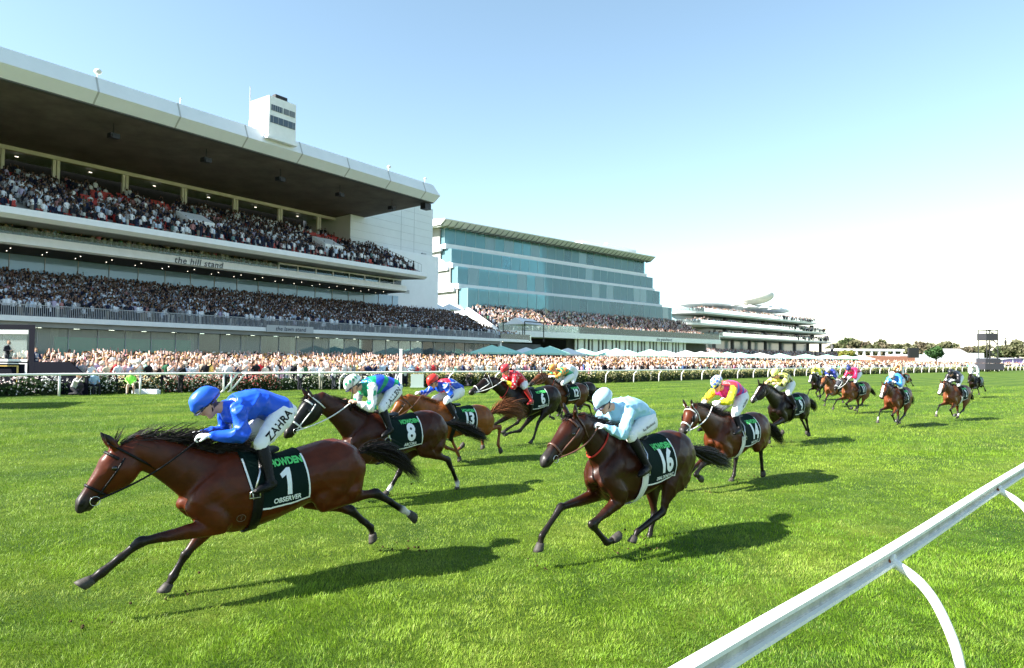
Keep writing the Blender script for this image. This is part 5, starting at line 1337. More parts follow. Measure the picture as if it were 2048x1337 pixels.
        for s_ in (-1, 1):
            a = Vector(h.__dict__['bit%d' % s_]); e = Vector(h.hand); e.y = .105 * s_; e.z += .07; mid = (a + e) / 2
            nd = h.crest[2]; mid.y = s_ * .13 * k; mid.z -= .05; q = [a]
            for t in (.25, .5, .75): 
                p = a.lerp(e, t); bow = math.sin(t * math.pi); p.y = (1-t) * a.y + t * e.y + s_ * .075 * bow * k; p.z -= .035 * bow; q.append(p)
            q.append(e); m_ = MB(); m_.tube(smooth_line(q, 5), .0085 * k, 6); m_.build('rein', rm, h.root, True, inv=False)
        if S.get('neckstrap'):
            n1 = h.crest[2]; C = (np.array(h.crest[2]) + np.array(h.T(1.15, -.5))) / 2
            h.ring('neck_strap', h.neck1, h.neckd, 0, .009 * k, mat('strap', S['neckstrap'], .5), h.root, e1=(-h.neckd[2], 0, h.neckd[0]), N=34, rmax=.34)
        if S.get('brand'):
            for (uu, vv_, nm) in S['brand']:
                m_ = MB(); pts = []
                q0 = h.T(uu, vv_)
                for a in np.linspace(0, 2*math.pi, 19):
                    p = h.side(q0[0] + .038*math.cos(a), q0[2] + .033*math.sin(a), .003)
                    if p: pts.append(p)
                m_.tube(pts, .0035, 4); pts = [h.side(q0[0] + x, q0[2] + z, .003) for x, z in ((-.012, .014), (.006, .016), (-.008, 0), (.008, -.004), (-.006, -.016))]
                m_.tube([p for p in pts if p], .003, 4); m_.build('brand_mark', mat('brand', (.13, .085, .05), .7), h.root, inv=False)
    def hair(h):
        S = h.S; k = h.k; rg = np.random.default_rng(S.get('seed', 5)); fine = S.get('vox', .014) < .02
        hc = np.array(S.get('hair', (.012, .009, .008)))
        def ribbons(name, curves, w0, cols):
            V = []; F = []; C = []; b = 0
            for pts, wd, c, side in curves:
                n = len(pts)
                for i, p in enumerate(pts):
                    ww = wd * (1 - (i / (n - 1)) ** 1.6) * .5 + .0006; V.append(p - side * ww); V.append(p + side * ww); C += [c, c]
                for i in range(n - 1): F.append((b+2*i, b+2*i+1, b+2*i+3, b+2*i+2))
                b += 2 * n
            return mesh_np(name, np.array(V), np.array(F), None, np.array(C), HAIR, h.root)
        # mane
        cr = cat_rom(h.crest, 12); cur = []; N = 1500 if fine else 260
        fl = S.get('mane', .5)
        for i in range(N):
            t = rg.random() ** .9; q = cr[int((.08 + .92 * t) * (len(cr) - 1))] + rg.normal(0, .012, 3) * k; q[2] -= .002 * k
            L_ = rg.uniform(.09, .20) * k * (1 + .75 * fl * fl); d = np.array([-1.0 - rg.uniform(0, .3), rg.normal(.05, .28), .30 * fl + rg.normal(0, .22)]); d /= np.linalg.norm(d)
            up = np.array([0, 0, .5 * fl]); pts = [q + (d * s_ + up * s_ * (1 - s_) * .8 + np.array([0, 0, -.35 * (1 - fl)]) * s_ * s_ + rg.normal(0, .05, 3) * s_ * .8) * L_ for s_ in np.linspace(0, 1, 5)]
            sd = rg.normal(0, 1, 3); sd /= np.linalg.norm(sd); cur.append((pts, (.007 if fine else .022) * k, hc * rg.uniform(.5, 2.2), sd))
        for i in range(N // 9 if fl < .7 else 20):                   # forelock
            q = h.poll + h.ax * .03 * h.HL - h.dn * .03 * k + rg.normal(0, .015, 3); d = h.ax * .8 - h.dn * rg.uniform(-.1, .5) + rg.normal(0, .25, 3)
            if fl > .7: d = -h.ax * 1.3 - h.dn * .15 + rg.normal(0, .18, 3)
            pts = [q + d * s_ * .12 * k for s_ in np.linspace(0, 1, 4)]; sd = rg.normal(0, 1, 3); sd /= np.linalg.norm(sd); cur.append((pts, .010 * k, hc, sd))
        ribbons('mane', cur, .01, None)
        # tail
        dock = h.dock + np.array([.06, 0, .08]) * k; 
        if 'tail' in S: mid, tip = [h.L(px, py, 0) for px, py in S['tail']]
        else: mid = dock + np.array([-.35, 0, -.10]) * k; tip = dock + np.array([-.78, 0, -.42]) * k
        D = tip - dock; Ld = np.linalg.norm(D)
        if Ld > 1.2 * k: tip = dock + D / Ld * 1.2 * k; mid = dock + (mid - dock) * (1.2 * k / Ld)
        cur = []; N = 1700 if fine else 260
        for i in range(N):
            t0 = rg.random() * .3; e = rg.uniform(.62, 1.04); sp = rg.normal(0, 1, 3) * S.get('bush', .036) * k
            pts = []
            for s_ in np.linspace(0, 1, 9):
                t = t0 + (e - t0) * s_; c = (1-t)**2 * dock + 2*t*(1-t) * mid + t*t * tip
                w_ = (math.sin(min(t, 1) * 2.3) * .9 + .25) ; pts.append(c + sp * w_ * min(1, .3 + 1.2 * s_) + rg.normal(0, .006, 3) * k)
            sd = rg.normal(0, 1, 3); sd /= np.linalg.norm(sd); cur.append((pts, (.008 if fine else .028) * k, hc * rg.uniform(.5, 2.0), sd))
        ribbons('tail', cur, .01, None)

# ------------------------------------------------------------------ riders
def hand_loft(sk, wrist, fwd, up, side, col, r=1.0, curl=1.0):
    """palm, four unequal bent fingers and a thumb; fwd along the forearm, up = back of the hand, side = thumb side"""
    w_ = np.array(wrist, float); f = np.array(fwd, float); f /= np.linalg.norm(f); u = np.array(up, float); u -= f * u.dot(f); u /= np.linalg.norm(u); s = np.cross(f, u) * side
    palm = w_ + f * .05
    sk.loft([w_ - f * .01, w_ + f * .03, w_ + f * .075, w_ + f * .09], [.021*r, .018*r, .016*r, .013*r], [.028*r, .038*r, .040*r, .036*r], col, lat=s)
    for i, L_ in enumerate((.072, .080, .074, .058)):
        b = w_ + f * .088 + s * (.030 - .020 * i)
        k1 = b + (f * .75 - u * .5 * curl) * L_ * .42; k2 = k1 + (f * .1 - u * 1.0 * curl) * L_ * .34; k3 = k2 + (-f * .8 - u * .35 * curl) * L_ * .30
        sk.loft([b - f * .012, k1, k2, k3], [.0098*r, .0092*r, .0086*r, .0078*r], [.0098*r, .0092*r, .0086*r, .0078*r], col, lat=s, sub=3, n=8)
    b = w_ + f * .03 + s * .034; k1 = b + (f * .6 + s * .55 - u * .4) * .035; k2 = k1 + (f * .75 - u * .6 - s * .15) * .032
    sk.loft([b, k1, k2], [.012*r, .0105*r, .009*r], [.012*r, .0105*r, .009*r], col, lat=u, sub=3, n=8)

class Rider:
    """joints in the horse's frame; fitted so head and seat fall where the photograph has them"""
    def __init__(r, h, spec):
        r.h = h; R = r.R = spec; k = h.k
        W = h.W
        # base pose, metres relative to the withers point (x forward, z up)
        base = dict(head=(.42, .42), neck=(.26, .36), shl=(.19, .33), mid=(-.06, .37), hip=(-.30, .27), elb=(.24, .04), hand=(.50, .02), knee=(.05, .02), ank=(-.13, -.33), toe=(.05, -.41))
        P = {q: np.array([a * k, 0, b * k]) + W for q, (a, b) in base.items()}
        if 'headpx' in R and 'hippx' in R:
            H1 = h.L(*R['headpx'], 0); S1 = h.L(*R['hippx'], 0); a = P['head'] - P['hip']; b = H1 - S1
            sc = np.linalg.norm(b) / np.linalg.norm(a); sc = min(max(sc, .88), 1.22); an = math.atan2(b[2], b[0]) - math.atan2(a[2], a[0]); an = min(max(an, -.5), .9)
            c_, s_ = math.cos(an), math.sin(an); mid1 = (H1 + S1) / 2; mid0 = (P['head'] + P['hip']) / 2
            for q in ('head', 'neck', 'shl', 'mid', 'hip'):
                d = P[q] - mid0; P[q] = mid1 + np.array([c_*d[0] - s_*d[2], 0, s_*d[0] + c_*d[2]]) * sc
        elif 'headpx' in R:
            H1 = h.L(*R['headpx'], 0); d = H1 - P['head']; d[0] = max(min(d[0], .15), -.3); d[2] = max(min(d[2], .2), -.12)
            for q in ('head', 'neck', 'shl', 'mid', 'hip'): P[q] = P[q] + d
        for q, px in R.get('px', {}).items(): P[q] = h.L(*px, R.get('ylat', {}).get(q, .22))* np.array([1, 0, 1])
        if 'hand3' in R: P['hand'] = np.array(R['hand3'])
        else: P['hand'] = np.array([h.hand[0], 0, h.hand[2]])
        # elbow kept at true bone lengths
        up_, fo = .30 * k, .27 * k
        d = P['hand'] - P['shl']; D = min(np.linalg.norm(d), (up_ + fo) * .985); d /= np.linalg.norm(d); P['hand'] = P['shl'] + d * D
        a = (up_**2 - fo**2 + D*D) / (2*D); hh = math.sqrt(max(up_**2 - a*a, 0)); pr = np.array([-d[2], 0, d[0]]); pr = pr if pr[2] < 0 else -pr
        if 'elb' not in R.get('px', {}): P['elb'] = P['shl'] + d * a + pr * hh
        r.P = P
    def build(r):
        h, R, P = r.h, r.R, r.P; k = h.k * R.get('size', 1.0); vox = R.get('vox', .012); root = h.root.copy(); COL.objects.link(root); root.name = 'person'
        seatw = h.root.matrix_basis @ Vector(tuple(P['hip'])); 
        for key in ('label', 'category', 'group'):
            if key in root: del root[key]
        tag(root, R['label'], 'person', 'riders on the racehorses')
        sk = np.array(R.get('skin', (.60, .33, .23))); hdp = P['head']
        tilt = R.get('tilt', 35)                  # how far the face looks down
        fx = np.array([math.cos(rad(tilt)), 0, -math.sin(rad(tilt))]); ux = np.array([math.sin(rad(tilt)), 0, math.cos(rad(tilt))])
        if R.get('yaw'): ya = rad(R['yaw']); fx = np.array([fx[0]*math.cos(ya), fx[0]*math.sin(ya), fx[2]])
        lt = np.cross(ux, fx); lt /= np.linalg.norm(lt)
        S = Skin(); lean = (P['shl'] - P['hip']); lean /= np.linalg.norm(lean)
        # head: skull, face, jaw, nose, lips, brow, ears
        c = hdp
        S.loft([c + ux * .085*k, c + ux * .02*k, c - ux * .05*k + fx * .012*k, c - ux * .105*k + fx * .035*k, c - ux * .125*k + fx * .05*k], [.075*k, .098*k, .085*k, .052*k, .030*k], [.060*k, .076*k, .066*k, .045*k, .026*k], sk, lat=lt)
        S.loft([c + fx * .095*k - ux * .005*k, c + fx * .118*k - ux * .038*k, c + fx * .104*k - ux * .050*k], [.010*k, .016*k, .010*k], [.009*k, .015*k, .013*k], sk * .95, lat=lt, sub=2)
        S.loft([c + fx * .086*k - ux * .074*k - lt * .018*k, c + fx * .094*k - ux * .073*k, c + fx * .086*k - ux * .074*k + lt * .018*k], [.009*k]*3, [.007*k]*3, sk * np.array([.9, .6, .6]), lat=ux, sub=2)
        for s_ in (-1, 1):
            S.ball(c - ux * .03*k - fx * .005*k + lt * s_ * .072*k, (.018*k, .008*k, .028*k), sk * .9, axis=fx)
        S.loft([c - ux * .06*k - fx * .01*k, (c + P['neck']) / 2 - ux * .03*k, P['neck']], [.058*k, .054*k, .065*k], [.055*k, .052*k, .07*k], sk)
        # trunk and limbs of the body, under the clothes
        def torso(S_, g, col, reg='torso'):
            S_.loft([P['neck'] * .8 + P['shl'] * .2, P['shl'], P['shl'] * .55 + P['mid'] * .45, P['mid'], P['mid'] * .4 + P['hip'] * .6, P['hip']], [(.06+g)*k, (.115+g)*k, (.125+g)*k, (.115+g)*k, (.115+g)*k, (.12+g)*k], [(.075+g)*k, (.175+g)*k, (.165+g)*k, (.145+g)*k, (.145+g)*k, (.15+g)*k], col, reg, n=18)
        def arms(S_, g, col, t1=1.0, reg='sleeve', hands=False):
            for s_ in (1, -1):
                sh = P['shl'] + np.array([0, .17*k*s_, 0]); el = P['elb'] + np.array([0, .235*k*s_, 0]); ha = P['hand'] + np.array([0, .105*k*s_, .095*k])
                if s_ == -1 and 'hand_far' in R: ha = h.L(*R['hand_far'], -.09)
                if s_ == 1 and 'hand_near' in R:
                    ha = h.L(*R['hand_near'], .24); el = (sh + ha) / 2 + np.array([-.06, .05, 0])
                wr = el + (ha - el) * (1 - .085 / max(np.linalg.norm(ha - el), .1))
                S_.loft([sh - np.array([0, .05*k*s_, 0]), sh, sh + (el - sh) * .4, el], [(.065+g)*k, (.062+g)*k, (.050+g)*k, (.042+g)*k], [(.065+g)*k, (.060+g)*k, (.050+g)*k, (.042+g)*k], col, reg)
                we = el + (wr - el) * t1
                S_.loft([el, el + (we - el) * .3, we], [(.043+g)*k, (.043+g*1.1)*k, (.028+g*.6)*k], [(.043+g)*k, (.043+g*1.1)*k, (.030+g*.6)*k], col, reg)
                if hands is not False: hands.append((wr, ha - el, s_))
        def legs(S_, g, col, part, sides=(1, -1)):
            for s_ in sides:
                hp = P['hip'] + np.array([.01, .085*k*s_, -.02*k]); kn = P['knee'] + np.array([0, .215*k*s_, 0]); an = P['ank'] + np.array([0, .315*k*s_, 0]); to = P['toe'] + np.array([0, .345*k*s_, 0])
                if 'kneef' in R and s_ == -1: kn = h.L(*R['kneef'], -.2)
                if part in ('thigh', 'all'):
                    S_.loft([hp, hp + (kn - hp) * .25, hp + (kn - hp) * .65, kn, kn + (an - kn) * .10], [(.115+g)*k, (.105+g)*k, (.080+g)*k, (.058+g)*k, (.05+g)*k], [(.095+g)*k, (.095+g)*k, (.075+g)*k, (.056+g)*k, (.05+g)*k], col, 'leg')
                if part in ('calf', 'all'):
                    S_.loft([kn + (an - kn) * .02, kn + (an - kn) * .3, kn + (an - kn) * .8, an], [(.052+g)*k, (.056+g)*k, (.038+g)*k, (.038+g)*k], [(.052+g)*k, (.052+g)*k, (.036+g)*k, (.036+g)*k], col, 'boot')
                    ft = to - an; hl = an - ft * .22 - np.array([0, 0, .03*k])
                    S_.loft([hl, an + ft * .15 - np.array([0, 0, .025*k]), an + ft * .7, to], [(.034+g)*k, (.040+g)*k, (.030+g)*k, (.018+g)*k], [(.030+g)*k, (.034+g)*k, (.038+g)*k, (.026+g)*k], col, 'boot')
        torso(S, -.012, sk); arms(S, -.008, sk); legs(S, -.010, sk, 'all')
        hs_ = []; D_ = Skin(); arms(D_, 0, sk, hands=hs_)
        glove = R.get('gloves', True)
        if not glove:
            for (wr, d, s_) in hs_: hand_loft(S, wr, d, (0, s_ * .25, 1), s_ * -1, sk, r=k)
        else:
            for (wr, d, s_) in hs_: S.loft([wr - d * .02, wr + d / np.linalg.norm(d) * .07], [.02*k, .014*k], [.026*k, .03*k], sk)
        def fcol(co, col, reg):
            rr = co - c; a = rr @ fx; b_ = rr @ ux; l_ = np.abs(rr @ lt)
            m_ = (b_ > .035*k) & (l_ < .09*k) & (np.linalg.norm(rr, axis=1) < .2*k); col[m_] = (.04, .025, .015)
            m_ = (np.linalg.norm(rr, axis=1) < .17*k) & (a < -.01*k) & (b_ > -.07*k); col[m_] = (.05, .03, .02)
            return col
        S.fuse('body', vox, FLESH, root, 3, fcol)
        if glove:
            for (wr, d, s_) in hs_:
                g_ = Skin(); hand_loft(g_, wr, d, (0, s_ * .25, 1), s_ * -1, (.8, .8, .8), r=k * 1.12)
                g_.loft([wr - d / np.linalg.norm(d) * .03, wr + d / np.linalg.norm(d) * .01], [.028*k, .024*k], [.031*k, .032*k], (.8, .8, .8)); g_.fuse('glove', min(vox * .6, .008), R.get('glovemat', GLOVE), root, 2)
        # silks
        Q = Skin(); sc0 = np.array((.5, .5, .5)); torso(Q, .026, sc0); arms(Q, .019, sc0, .93)
        Q.loft([P['neck'] * .75 + c * .25 - ux*.03*k, P['neck'] * .9 + P['shl'] * .1], [.062*k, .075*k], [.062*k, .08*k], sc0, 'torso')
        ax = P['hip'] - P['neck']; al = np.linalg.norm(ax); ax = ax / al; pn = np.array([-ax[2], 0, ax[0]])
        hands2 = [P['hand'] + np.array([0, s_*.09*k, 0]) for s_ in (1, -1)]
        def scol(co, col, reg):
            rr = co - P['neck']; t = rr @ ax / al; y = co[:, 1] / k; v = rr @ pn / k; slv = (reg == 'sleeve') & (np.linalg.norm(co - P['shl'], axis=1) > .15*k)
            slv |= (reg == 'sleeve') & (np.abs(y) > .19)
            wd = np.minimum(np.linalg.norm(co - hands2[0], axis=1), np.linalg.norm(co - hands2[1], axis=1)) / k
            return np.clip(R['silk'](t, y, v, slv, wd, co, len(co)), 0, .85)
        o = Q.fuse('silks', vox, SILK, root, 2, scol, folds=.014)
        Q = Skin(); Q.loft([P['mid'] * .25 + P['hip'] * .75, P['hip'], P['hip'] - lean * .07*k], [.125*k, .142*k, .10*k], [.155*k, .165*k, .12*k], sc0); legs(Q, .016, sc0, 'thigh'); br = Q.fuse('breeches', vox, BREECH, root, 3, folds=.007)
        if R.get('btext'):
            bv = BVHTree.FromPolygons([v.co.copy() for v in br.data.vertices], [tuple(p.vertices) for p in br.data.polygons])
            me = text_mesh(R['btext'], R.get('bsize', .105) * k, bold=R.get('bbold', .0028), spacing=1.02)
            kn = P['knee'] + np.array([0, .2*k, 0]); hp = P['hip'] + np.array([0, .1*k, 0]); d = (hp - kn); d[1] = 0; d /= np.linalg.norm(d); e = np.array([-d[2], 0, d[0]]); e = -e if e[2] < 0 else e
            # reads upwards from the knee; viewer sees the horse's left side
            d2 = d; ctr = kn * .42 + hp * .58; 
            for v in me.vertices:
                q = ctr + d2 * v.co.x + (np.array([e[0], 0, e[2]]) * v.co.y); hit = bv.ray_cast(Vector((q[0], 1.0, q[2])), Vector((0, -1, 0)), 1.2)
                v.co = hit[0] + Vector((0, .006, 0)) if hit[0] is not None else Vector((q[0], q[1], q[2]))
            me.materials.clear(); me.materials.append(LEATH); link('breeches_lettering', me, br)
        for s_ in (1, -1): Q = Skin(); legs(Q, .008, sc0, 'calf', (s_,)); Q.fuse('boot', vox, R.get('bootmat', LEATH), root, 2)
        # helmet, band, peak, goggles
        Q = Skin(); hc = c + ux * .045*k - fx * .005*k
        Q.loft([hc - fx * .10*k - ux*.015*k, hc - fx * .055*k, hc, hc + fx * .065*k, hc + fx * .105*k - ux*.02*k], [.066*k, .095*k, .104*k, .091*k, .058*k], [.060*k, .086*k, .094*k, .084*k, .055*k], sc0, n=20, lat=lt)
        Q.loft([hc + fx * .09*k - ux * .058*k, hc + fx * .135*k - ux * .072*k, hc + fx * .158*k - ux * .080*k], [.010*k, .008*k, .006*k], [.086*k, .072*k, .042*k], sc0, 'peak', lat=lt)
        def hcol(co, col, reg):
            rr = co - hc; a = rr @ fx / k; b_ = rr @ ux / k; l_ = rr @ lt / k; cut = b_ + .45 * a * 0
            out = np.clip(R['cap'](a, b_, l_, len(co)), 0, .85); m_ = (b_ < -.040 + .10 * -a) & (b_ > -.066 + .10 * -a); out[m_] = R.get('band', (.02, .025, .06)); return out
        hm = Q.fuse('helmet', vox, CAPM, root, 4, hcol)
        g_ = Skin(); g_.loft([c + fx * .083*k - ux * .012*k - lt * .055*k, c + fx * .108*k - ux * .014*k, c + fx * .083*k - ux * .012*k + lt * .055*k], [.028*k, .036*k, .028*k], [.018*k, .021*k, .018*k], (.01, .01, .01), lat=ux)
        for s_ in (-1, 1): g_.loft([c + fx * .07*k - ux*.010*k + lt * s_ * .060*k, c - fx * .04*k + ux*.0*k + lt * s_ * .082*k], [.012*k, .012*k], [.006*k, .006*k], (.01, .01, .01), lat=lt)
        g_.fuse('goggles', min(vox, .009), DARKEYE, root, 1)
        m_ = MB(); m_.tube([c + lt * .078*k - fx*.01*k, c + lt * .066*k - ux * .07*k + fx*.01*k, c - ux * .135*k + fx * .035*k, c - lt * .066*k - ux * .07*k + fx*.01*k, c - lt * .078*k - fx*.01*k], .006*k, 6); m_.build('chin_strap', LEATH, root, True, inv=False)
        if R.get('whip'):
            a = P['hand'] + np.array([0, .085*k*R['whip'][0], 0]); b_ = a + np.array(R['whip'][1]); m_ = MB(); m_.tube([a - (b_-a)*.15, a, b_], [.010, .009, .005], 7)
            w2 = m_.build('whip', R.get('whipmat', LEATH), None, True, inv=False); w2.location = h.root.location; w2.rotation_euler = h.root.rotation_euler
            tag(w2, R['whiplabel'], 'whip')
        return root
# =================================================================== THE FIELD
A_ = np.array
def full(c, n): return np.tile(A_(c, float), (n, 1))
def plain(c):
    return lambda t, y, v, slv, wd, co, n: full(c, n)
def capplain(c): return lambda a, b, l, n: full(c, n)
def s_one(t, y, v, slv, wd, co, n):
    o = full((.012, .085, .62), n); return o
def s_eight(t, y, v, slv, wd, co, n):
    o = full((.02, .06, .55), n); q = (t * 2.6 + v * 3.0) % 1.0; o[(q < .38) & (t > .12)] = (.01, .28, .12)
    o[t < .10] = (.01, .28, .12); o[slv] = (.80, .80, .80)
    q = (np.sin(co[:, 0] * 34) * np.sin(co[:, 2] * 30 + co[:, 0] * 10)) > .42; o[slv & q] = (.01, .30, .14); return o
def c_eight(a, b, l, n):
    o = full((.80, .80, .80), n); th = np.arctan2(l, a); q = (np.abs(((th * 1.6) % 1.0) - .5) < np.clip(.35 - np.abs(b - .045) * 8, 0, .35)) & (b > .0); o[q] = (.01, .30, .14); return o
def s_thirteen(t, y, v, slv, wd, co, n):
    o = full((.008, .07, .50), n); o[(t > .10) & (t < .34) & ~slv] = (.60, .02, .05); o[(np.abs(t - .45 - .25 * np.sin(v * 30)) < .05) & ~slv] = (.75, .76, .8); o[slv & (np.sin(co[:, 0] * 60 + co[:, 2] * 40) > .93)] = (.7, .7, .8); return o
def s_six(t, y, v, slv, wd, co, n):
    o = full((.62, .015, .03), n); q = (np.sin(co[:, 0] * 45) * np.sin(co[:, 2] * 45 + 1) * np.sin(co[:, 1] * 38 + .7)) > .55; o[q] = (.78, .78, .75); o[slv & (wd < .22) & (wd > .1)] = (.75, .55, .03); return o
def s_twelve(t, y, v, slv, wd, co, n):
    o = full((.75, .28, .06), n); q = np.sin(co[:, 0] * 26 + co[:, 2] * 16) * np.sin(co[:, 2] * 28 - co[:, 0] * 9 + co[:, 1] * 12); o[q > .05] = (.02, .26, .12); o[(t > .6) & ~slv] = (.02, .30, .14); o[slv & (wd < .2)] = (.75, .72, .66); return o
def s_sixteen(t, y, v, slv, wd, co, n): return full((.30, .56, .72), n)
def s_fourteen(t, y, v, slv, wd, co, n):
    o = full((.72, .03, .22), n); q = (np.abs(((t * 3.4) % 1) - .5) + np.abs(((y * 5.2 + .5) % 1) - .5)) < .33; o[q & (t > .2)] = (.08, .08, .55); o[(v < -.02) & (t < .35)] = (.72, .05, .06); o[slv] = (.80, .70, .03); return o
def c_fourteen(a, b, l, n):
    o = full((.78, .80, .80), n); i = np.floor(np.arctan2(l, a) * 2.2).astype(int); j = np.floor(b * 26 + .4).astype(int); q = (i + j) % 2 == 0; o[q] = (.04, .12, .55); q2 = ((i + j) % 2 == 1) & (i % 3 == 0); o[q2] = (.80, .80, .10); return o
def s_nine(t, y, v, slv, wd, co, n):
    o = full((.015, .015, .015), n); q = np.sin(co[:, 0] * 24 + co[:, 2] * 18) * np.sin(co[:, 2] * 26 - co[:, 0] * 20); o[np.abs(q) < .30] = (.72, .70, .10); o[slv & (np.sin(co[:, 0] * 40) > 0)] = (.75, .66, .25); return o

BAY = (.075, .0135, .0028); BROWN = (.032, .0075, .0026); DBROWN = (.009, .0034, .0022); CHEST = (.19, .055, .010)

SPECS = []
def fld(**k): SPECS.append(k)
fld(key=1, ref=(395, 1190), W=(462, 899), pitch=-1.5, poll=(234, 893), muz=(146, 1012), coat=BAY, scale=1.0, head=47.2, num='1', name='OBSERVER', girth='b', bridle='k', mane=1.0, cu=.11, vox=.013,
    nf=[(281, 1084), (204, 1146), (160, 1176)], ff=[(371, 1110), (346, 1153), (331, 1181)], nh=[(752, 987), (806, 1020), (832, 1036)], fh=[(703, 1022), (742, 1056), (748, 1082)],
    tail=[(752, 868), (834, 952)], hand=(398, 893), socks={'nh': 1}, brand=[(.93, -.62, 'c')], seed=3,
    label='bright bay racehorse wearing number 1, leading with forelegs stretched out',
    rider=dict(headpx=(413, 806), hippx=(562, 822), tilt=38, silk=s_one, cap=capplain((.02, .11, .65)), btext='ZAHRA', px=dict(knee=(522, 886), ank=(540, 965), toe=(508, 984), elb=(486, 872)), ylat=dict(knee=.2, ank=.3, toe=.32, elb=.22), size=1.0, vox=.011,
        whip=(1, (.05, .02, .10)), whiplabel='short whip with pale knob in the hand of the royal blue rider', label='jockey in plain royal blue silks and cap crouching over horse number 1'))
fld(key=16, ref=(1245, 1101), W=(1236, 871), pitch=0, poll=(1147, 833), muz=(1077, 922), coat=BROWN, num='16', name='DEAL DONE FAST', girth='w', bridle='n', mane=.35, vox=.014, wide=.98, headyaw=.02,
    nf=[(1184, 1050), (1213, 1086), (1240, 1074)], ff=[(1120, 1016), (1083, 1073), (1078, 1103)], nh=[(1326, 1024), (1274, 1064), (1264, 1086)], fh=[(1309, 1026), (1298, 1078), (1284, 1094)],
    tail=[(1410, 905), (1462, 932)], hand=(1196, 866), neckstrap=(.55, .03, .02), seed=4, label='dark brown racehorse wearing number 16, galloping alone with one foreleg folded',
    rider=dict(headpx=(1207, 803), hippx=(1288, 838), tilt=28, silk=s_sixteen, cap=capplain((.42, .62, .76)), vox=.012, btext='Sue Bloodwood', bsize=.045, bbold=.0005, label='jockey in pale sky blue silks and cap riding horse number 16'))
fld(key=8, ref=(755, 1000), W=(742, 826), pitch=0, poll=(622, 794), muz=(566, 868), coat=(.042, .0088, .0028), num='8', name='ARCORA', girth='b', bridle='w', hood=(.008, .008, .009), mane=.15, vox=.014,
    nf=[(668, 925), (640, 965), (660, 985)], ff=[(650, 935), (690, 965), (706, 940)], nh=[(896, 920), (915, 966), (914, 984)], fh=[(799, 944), (781, 976), (768, 993)],
    tail=[(930, 850), (972, 880)], hand=(703, 814), socks={'nh': 1, 'fh': 1}, seed=5, label='dark bay racehorse in black hood wearing number 8, beside the leader',
    rider=dict(headpx=(706, 769), hippx=(786, 776), tilt=35, silk=s_eight, cap=c_eight, gloves=False, vox=.013, btext='J.ALLEN', skin=(.66, .38, .27), px=dict(knee=(764, 817), ank=(779, 858), toe=(762, 874)), ylat=dict(knee=.2, ank=.3, toe=.32),
        whip=(1, (-.02, .02, .42)), whiplabel='upright black whip held by the jockey with green triangles on the cap', label='jockey in blue and green striped silks with white sleeves riding horse number 8'))
fld(key=13, ref=(925, 922), W=(884, 803), pitch=6, poll=(803, 796), muz=(775, 836), coat=CHEST, dark=(.16, .055, .02), hair=(.14, .05, .02), num='13', name='SISTER CLOSER', girth='b', bridle='n', mane=.2, vox=.018, darkneck=.0,
    nf=[(902, 876), (916, 908), (920, 920)], ff=[(893, 896), (914, 902), (930, 888)], nh=[(1000, 853), (996, 890), (1003, 904)], fh=[(967, 862), (965, 884), (966, 897)],
    tail=[(1012, 800), (1046, 830)], hand=(843, 797), bush=.08, seed=6, label='light chestnut racehorse wearing number 13, head low behind the dark bay',
    rider=dict(headpx=(866, 763), hippx=(916, 781), tilt=30, silk=s_thirteen, cap=capplain((.62, .03, .025)), vox=.016, hand_near=(897, 805), label='jockey in blue silks with red yoke and red cap riding the chestnut'))
fld(key=6, ref=(1052, 889), W=(1039, 775), pitch=-2, poll=(976, 757), muz=(937, 783), coat=DBROWN, num='6', name='PROVIDENCE', girth='b', bridle='w', mane=.3, vox=.018,
    nf=[(1035, 846), (1014, 859), (1004, 868)], ff=[(985, 852), (964, 857), (975, 866)], nh=[(1076, 847), (1067, 877), (1060, 888)], fh=[(1040, 862), (1020, 866), (1005, 872)],
    tail=[(1100, 795), (1122, 828)], hand=(1006, 766), neckstrap=(.5, .03, .03), seed=7, label='almost black racehorse wearing number 6 with white bridle',
    rider=dict(headpx=(1011, 740), hippx=(1044, 767), tilt=22, silk=s_six, cap=capplain((.50, .04, .05)), vox=.018, bootmat=mat('red boots', (.35, .02, .02), .4), glovemat=mat('cream gloves', (.7, .65, .4), .6), label='jockey in red silks with white stars and yellow cuffs'))
fld(key=12, ref=(1138, 845), W=(1118, 768), pitch=0, poll=(1082, 748), muz=(1057, 768), coat=(.085, .026, .008), num='12', name='', girth='b', bridle='n', mane=.3, vox=.02,
    nf=[(1104, 812), (1099, 834), (1112, 838)], ff=[(1128, 815), (1122, 832), (1126, 840)], nh=[(1150, 815), (1165, 812), (1152, 828)], fh=[(1178, 812), (1183, 828), (1186, 836)],
    tail=[(1180, 785), (1190, 795)], hand=(1093, 762), neckstrap=(.55, .08, .04), seed=8, label='tan bay racehorse with red neck strap behind the nearly black number 6',
    rider=dict(headpx=(1104, 737), hippx=(1141, 751), tilt=25, silk=s_twelve, cap=capplain((.72, .26, .06)), vox=.018, label='jockey in orange and green patched silks with orange cap'))
fld(key=17, ref=(1163, 832), W=(1140, 765), pitch=0, coat=DBROWN, girth='b', mane=.3, vox=.024, wz=1.42, fine=False,
    pose=1, tail=[(1190, 782), (1200, 779)], seed=9, label='very dark racehorse half hidden beyond the tan bay',
    rider=dict(headpx=(1122, 734), tilt=25, silk=plain((.70, .76, .78)), cap=capplain((.70, .75, .78)), vox=.024, label='half hidden jockey in white beyond the orange and green jockey'))
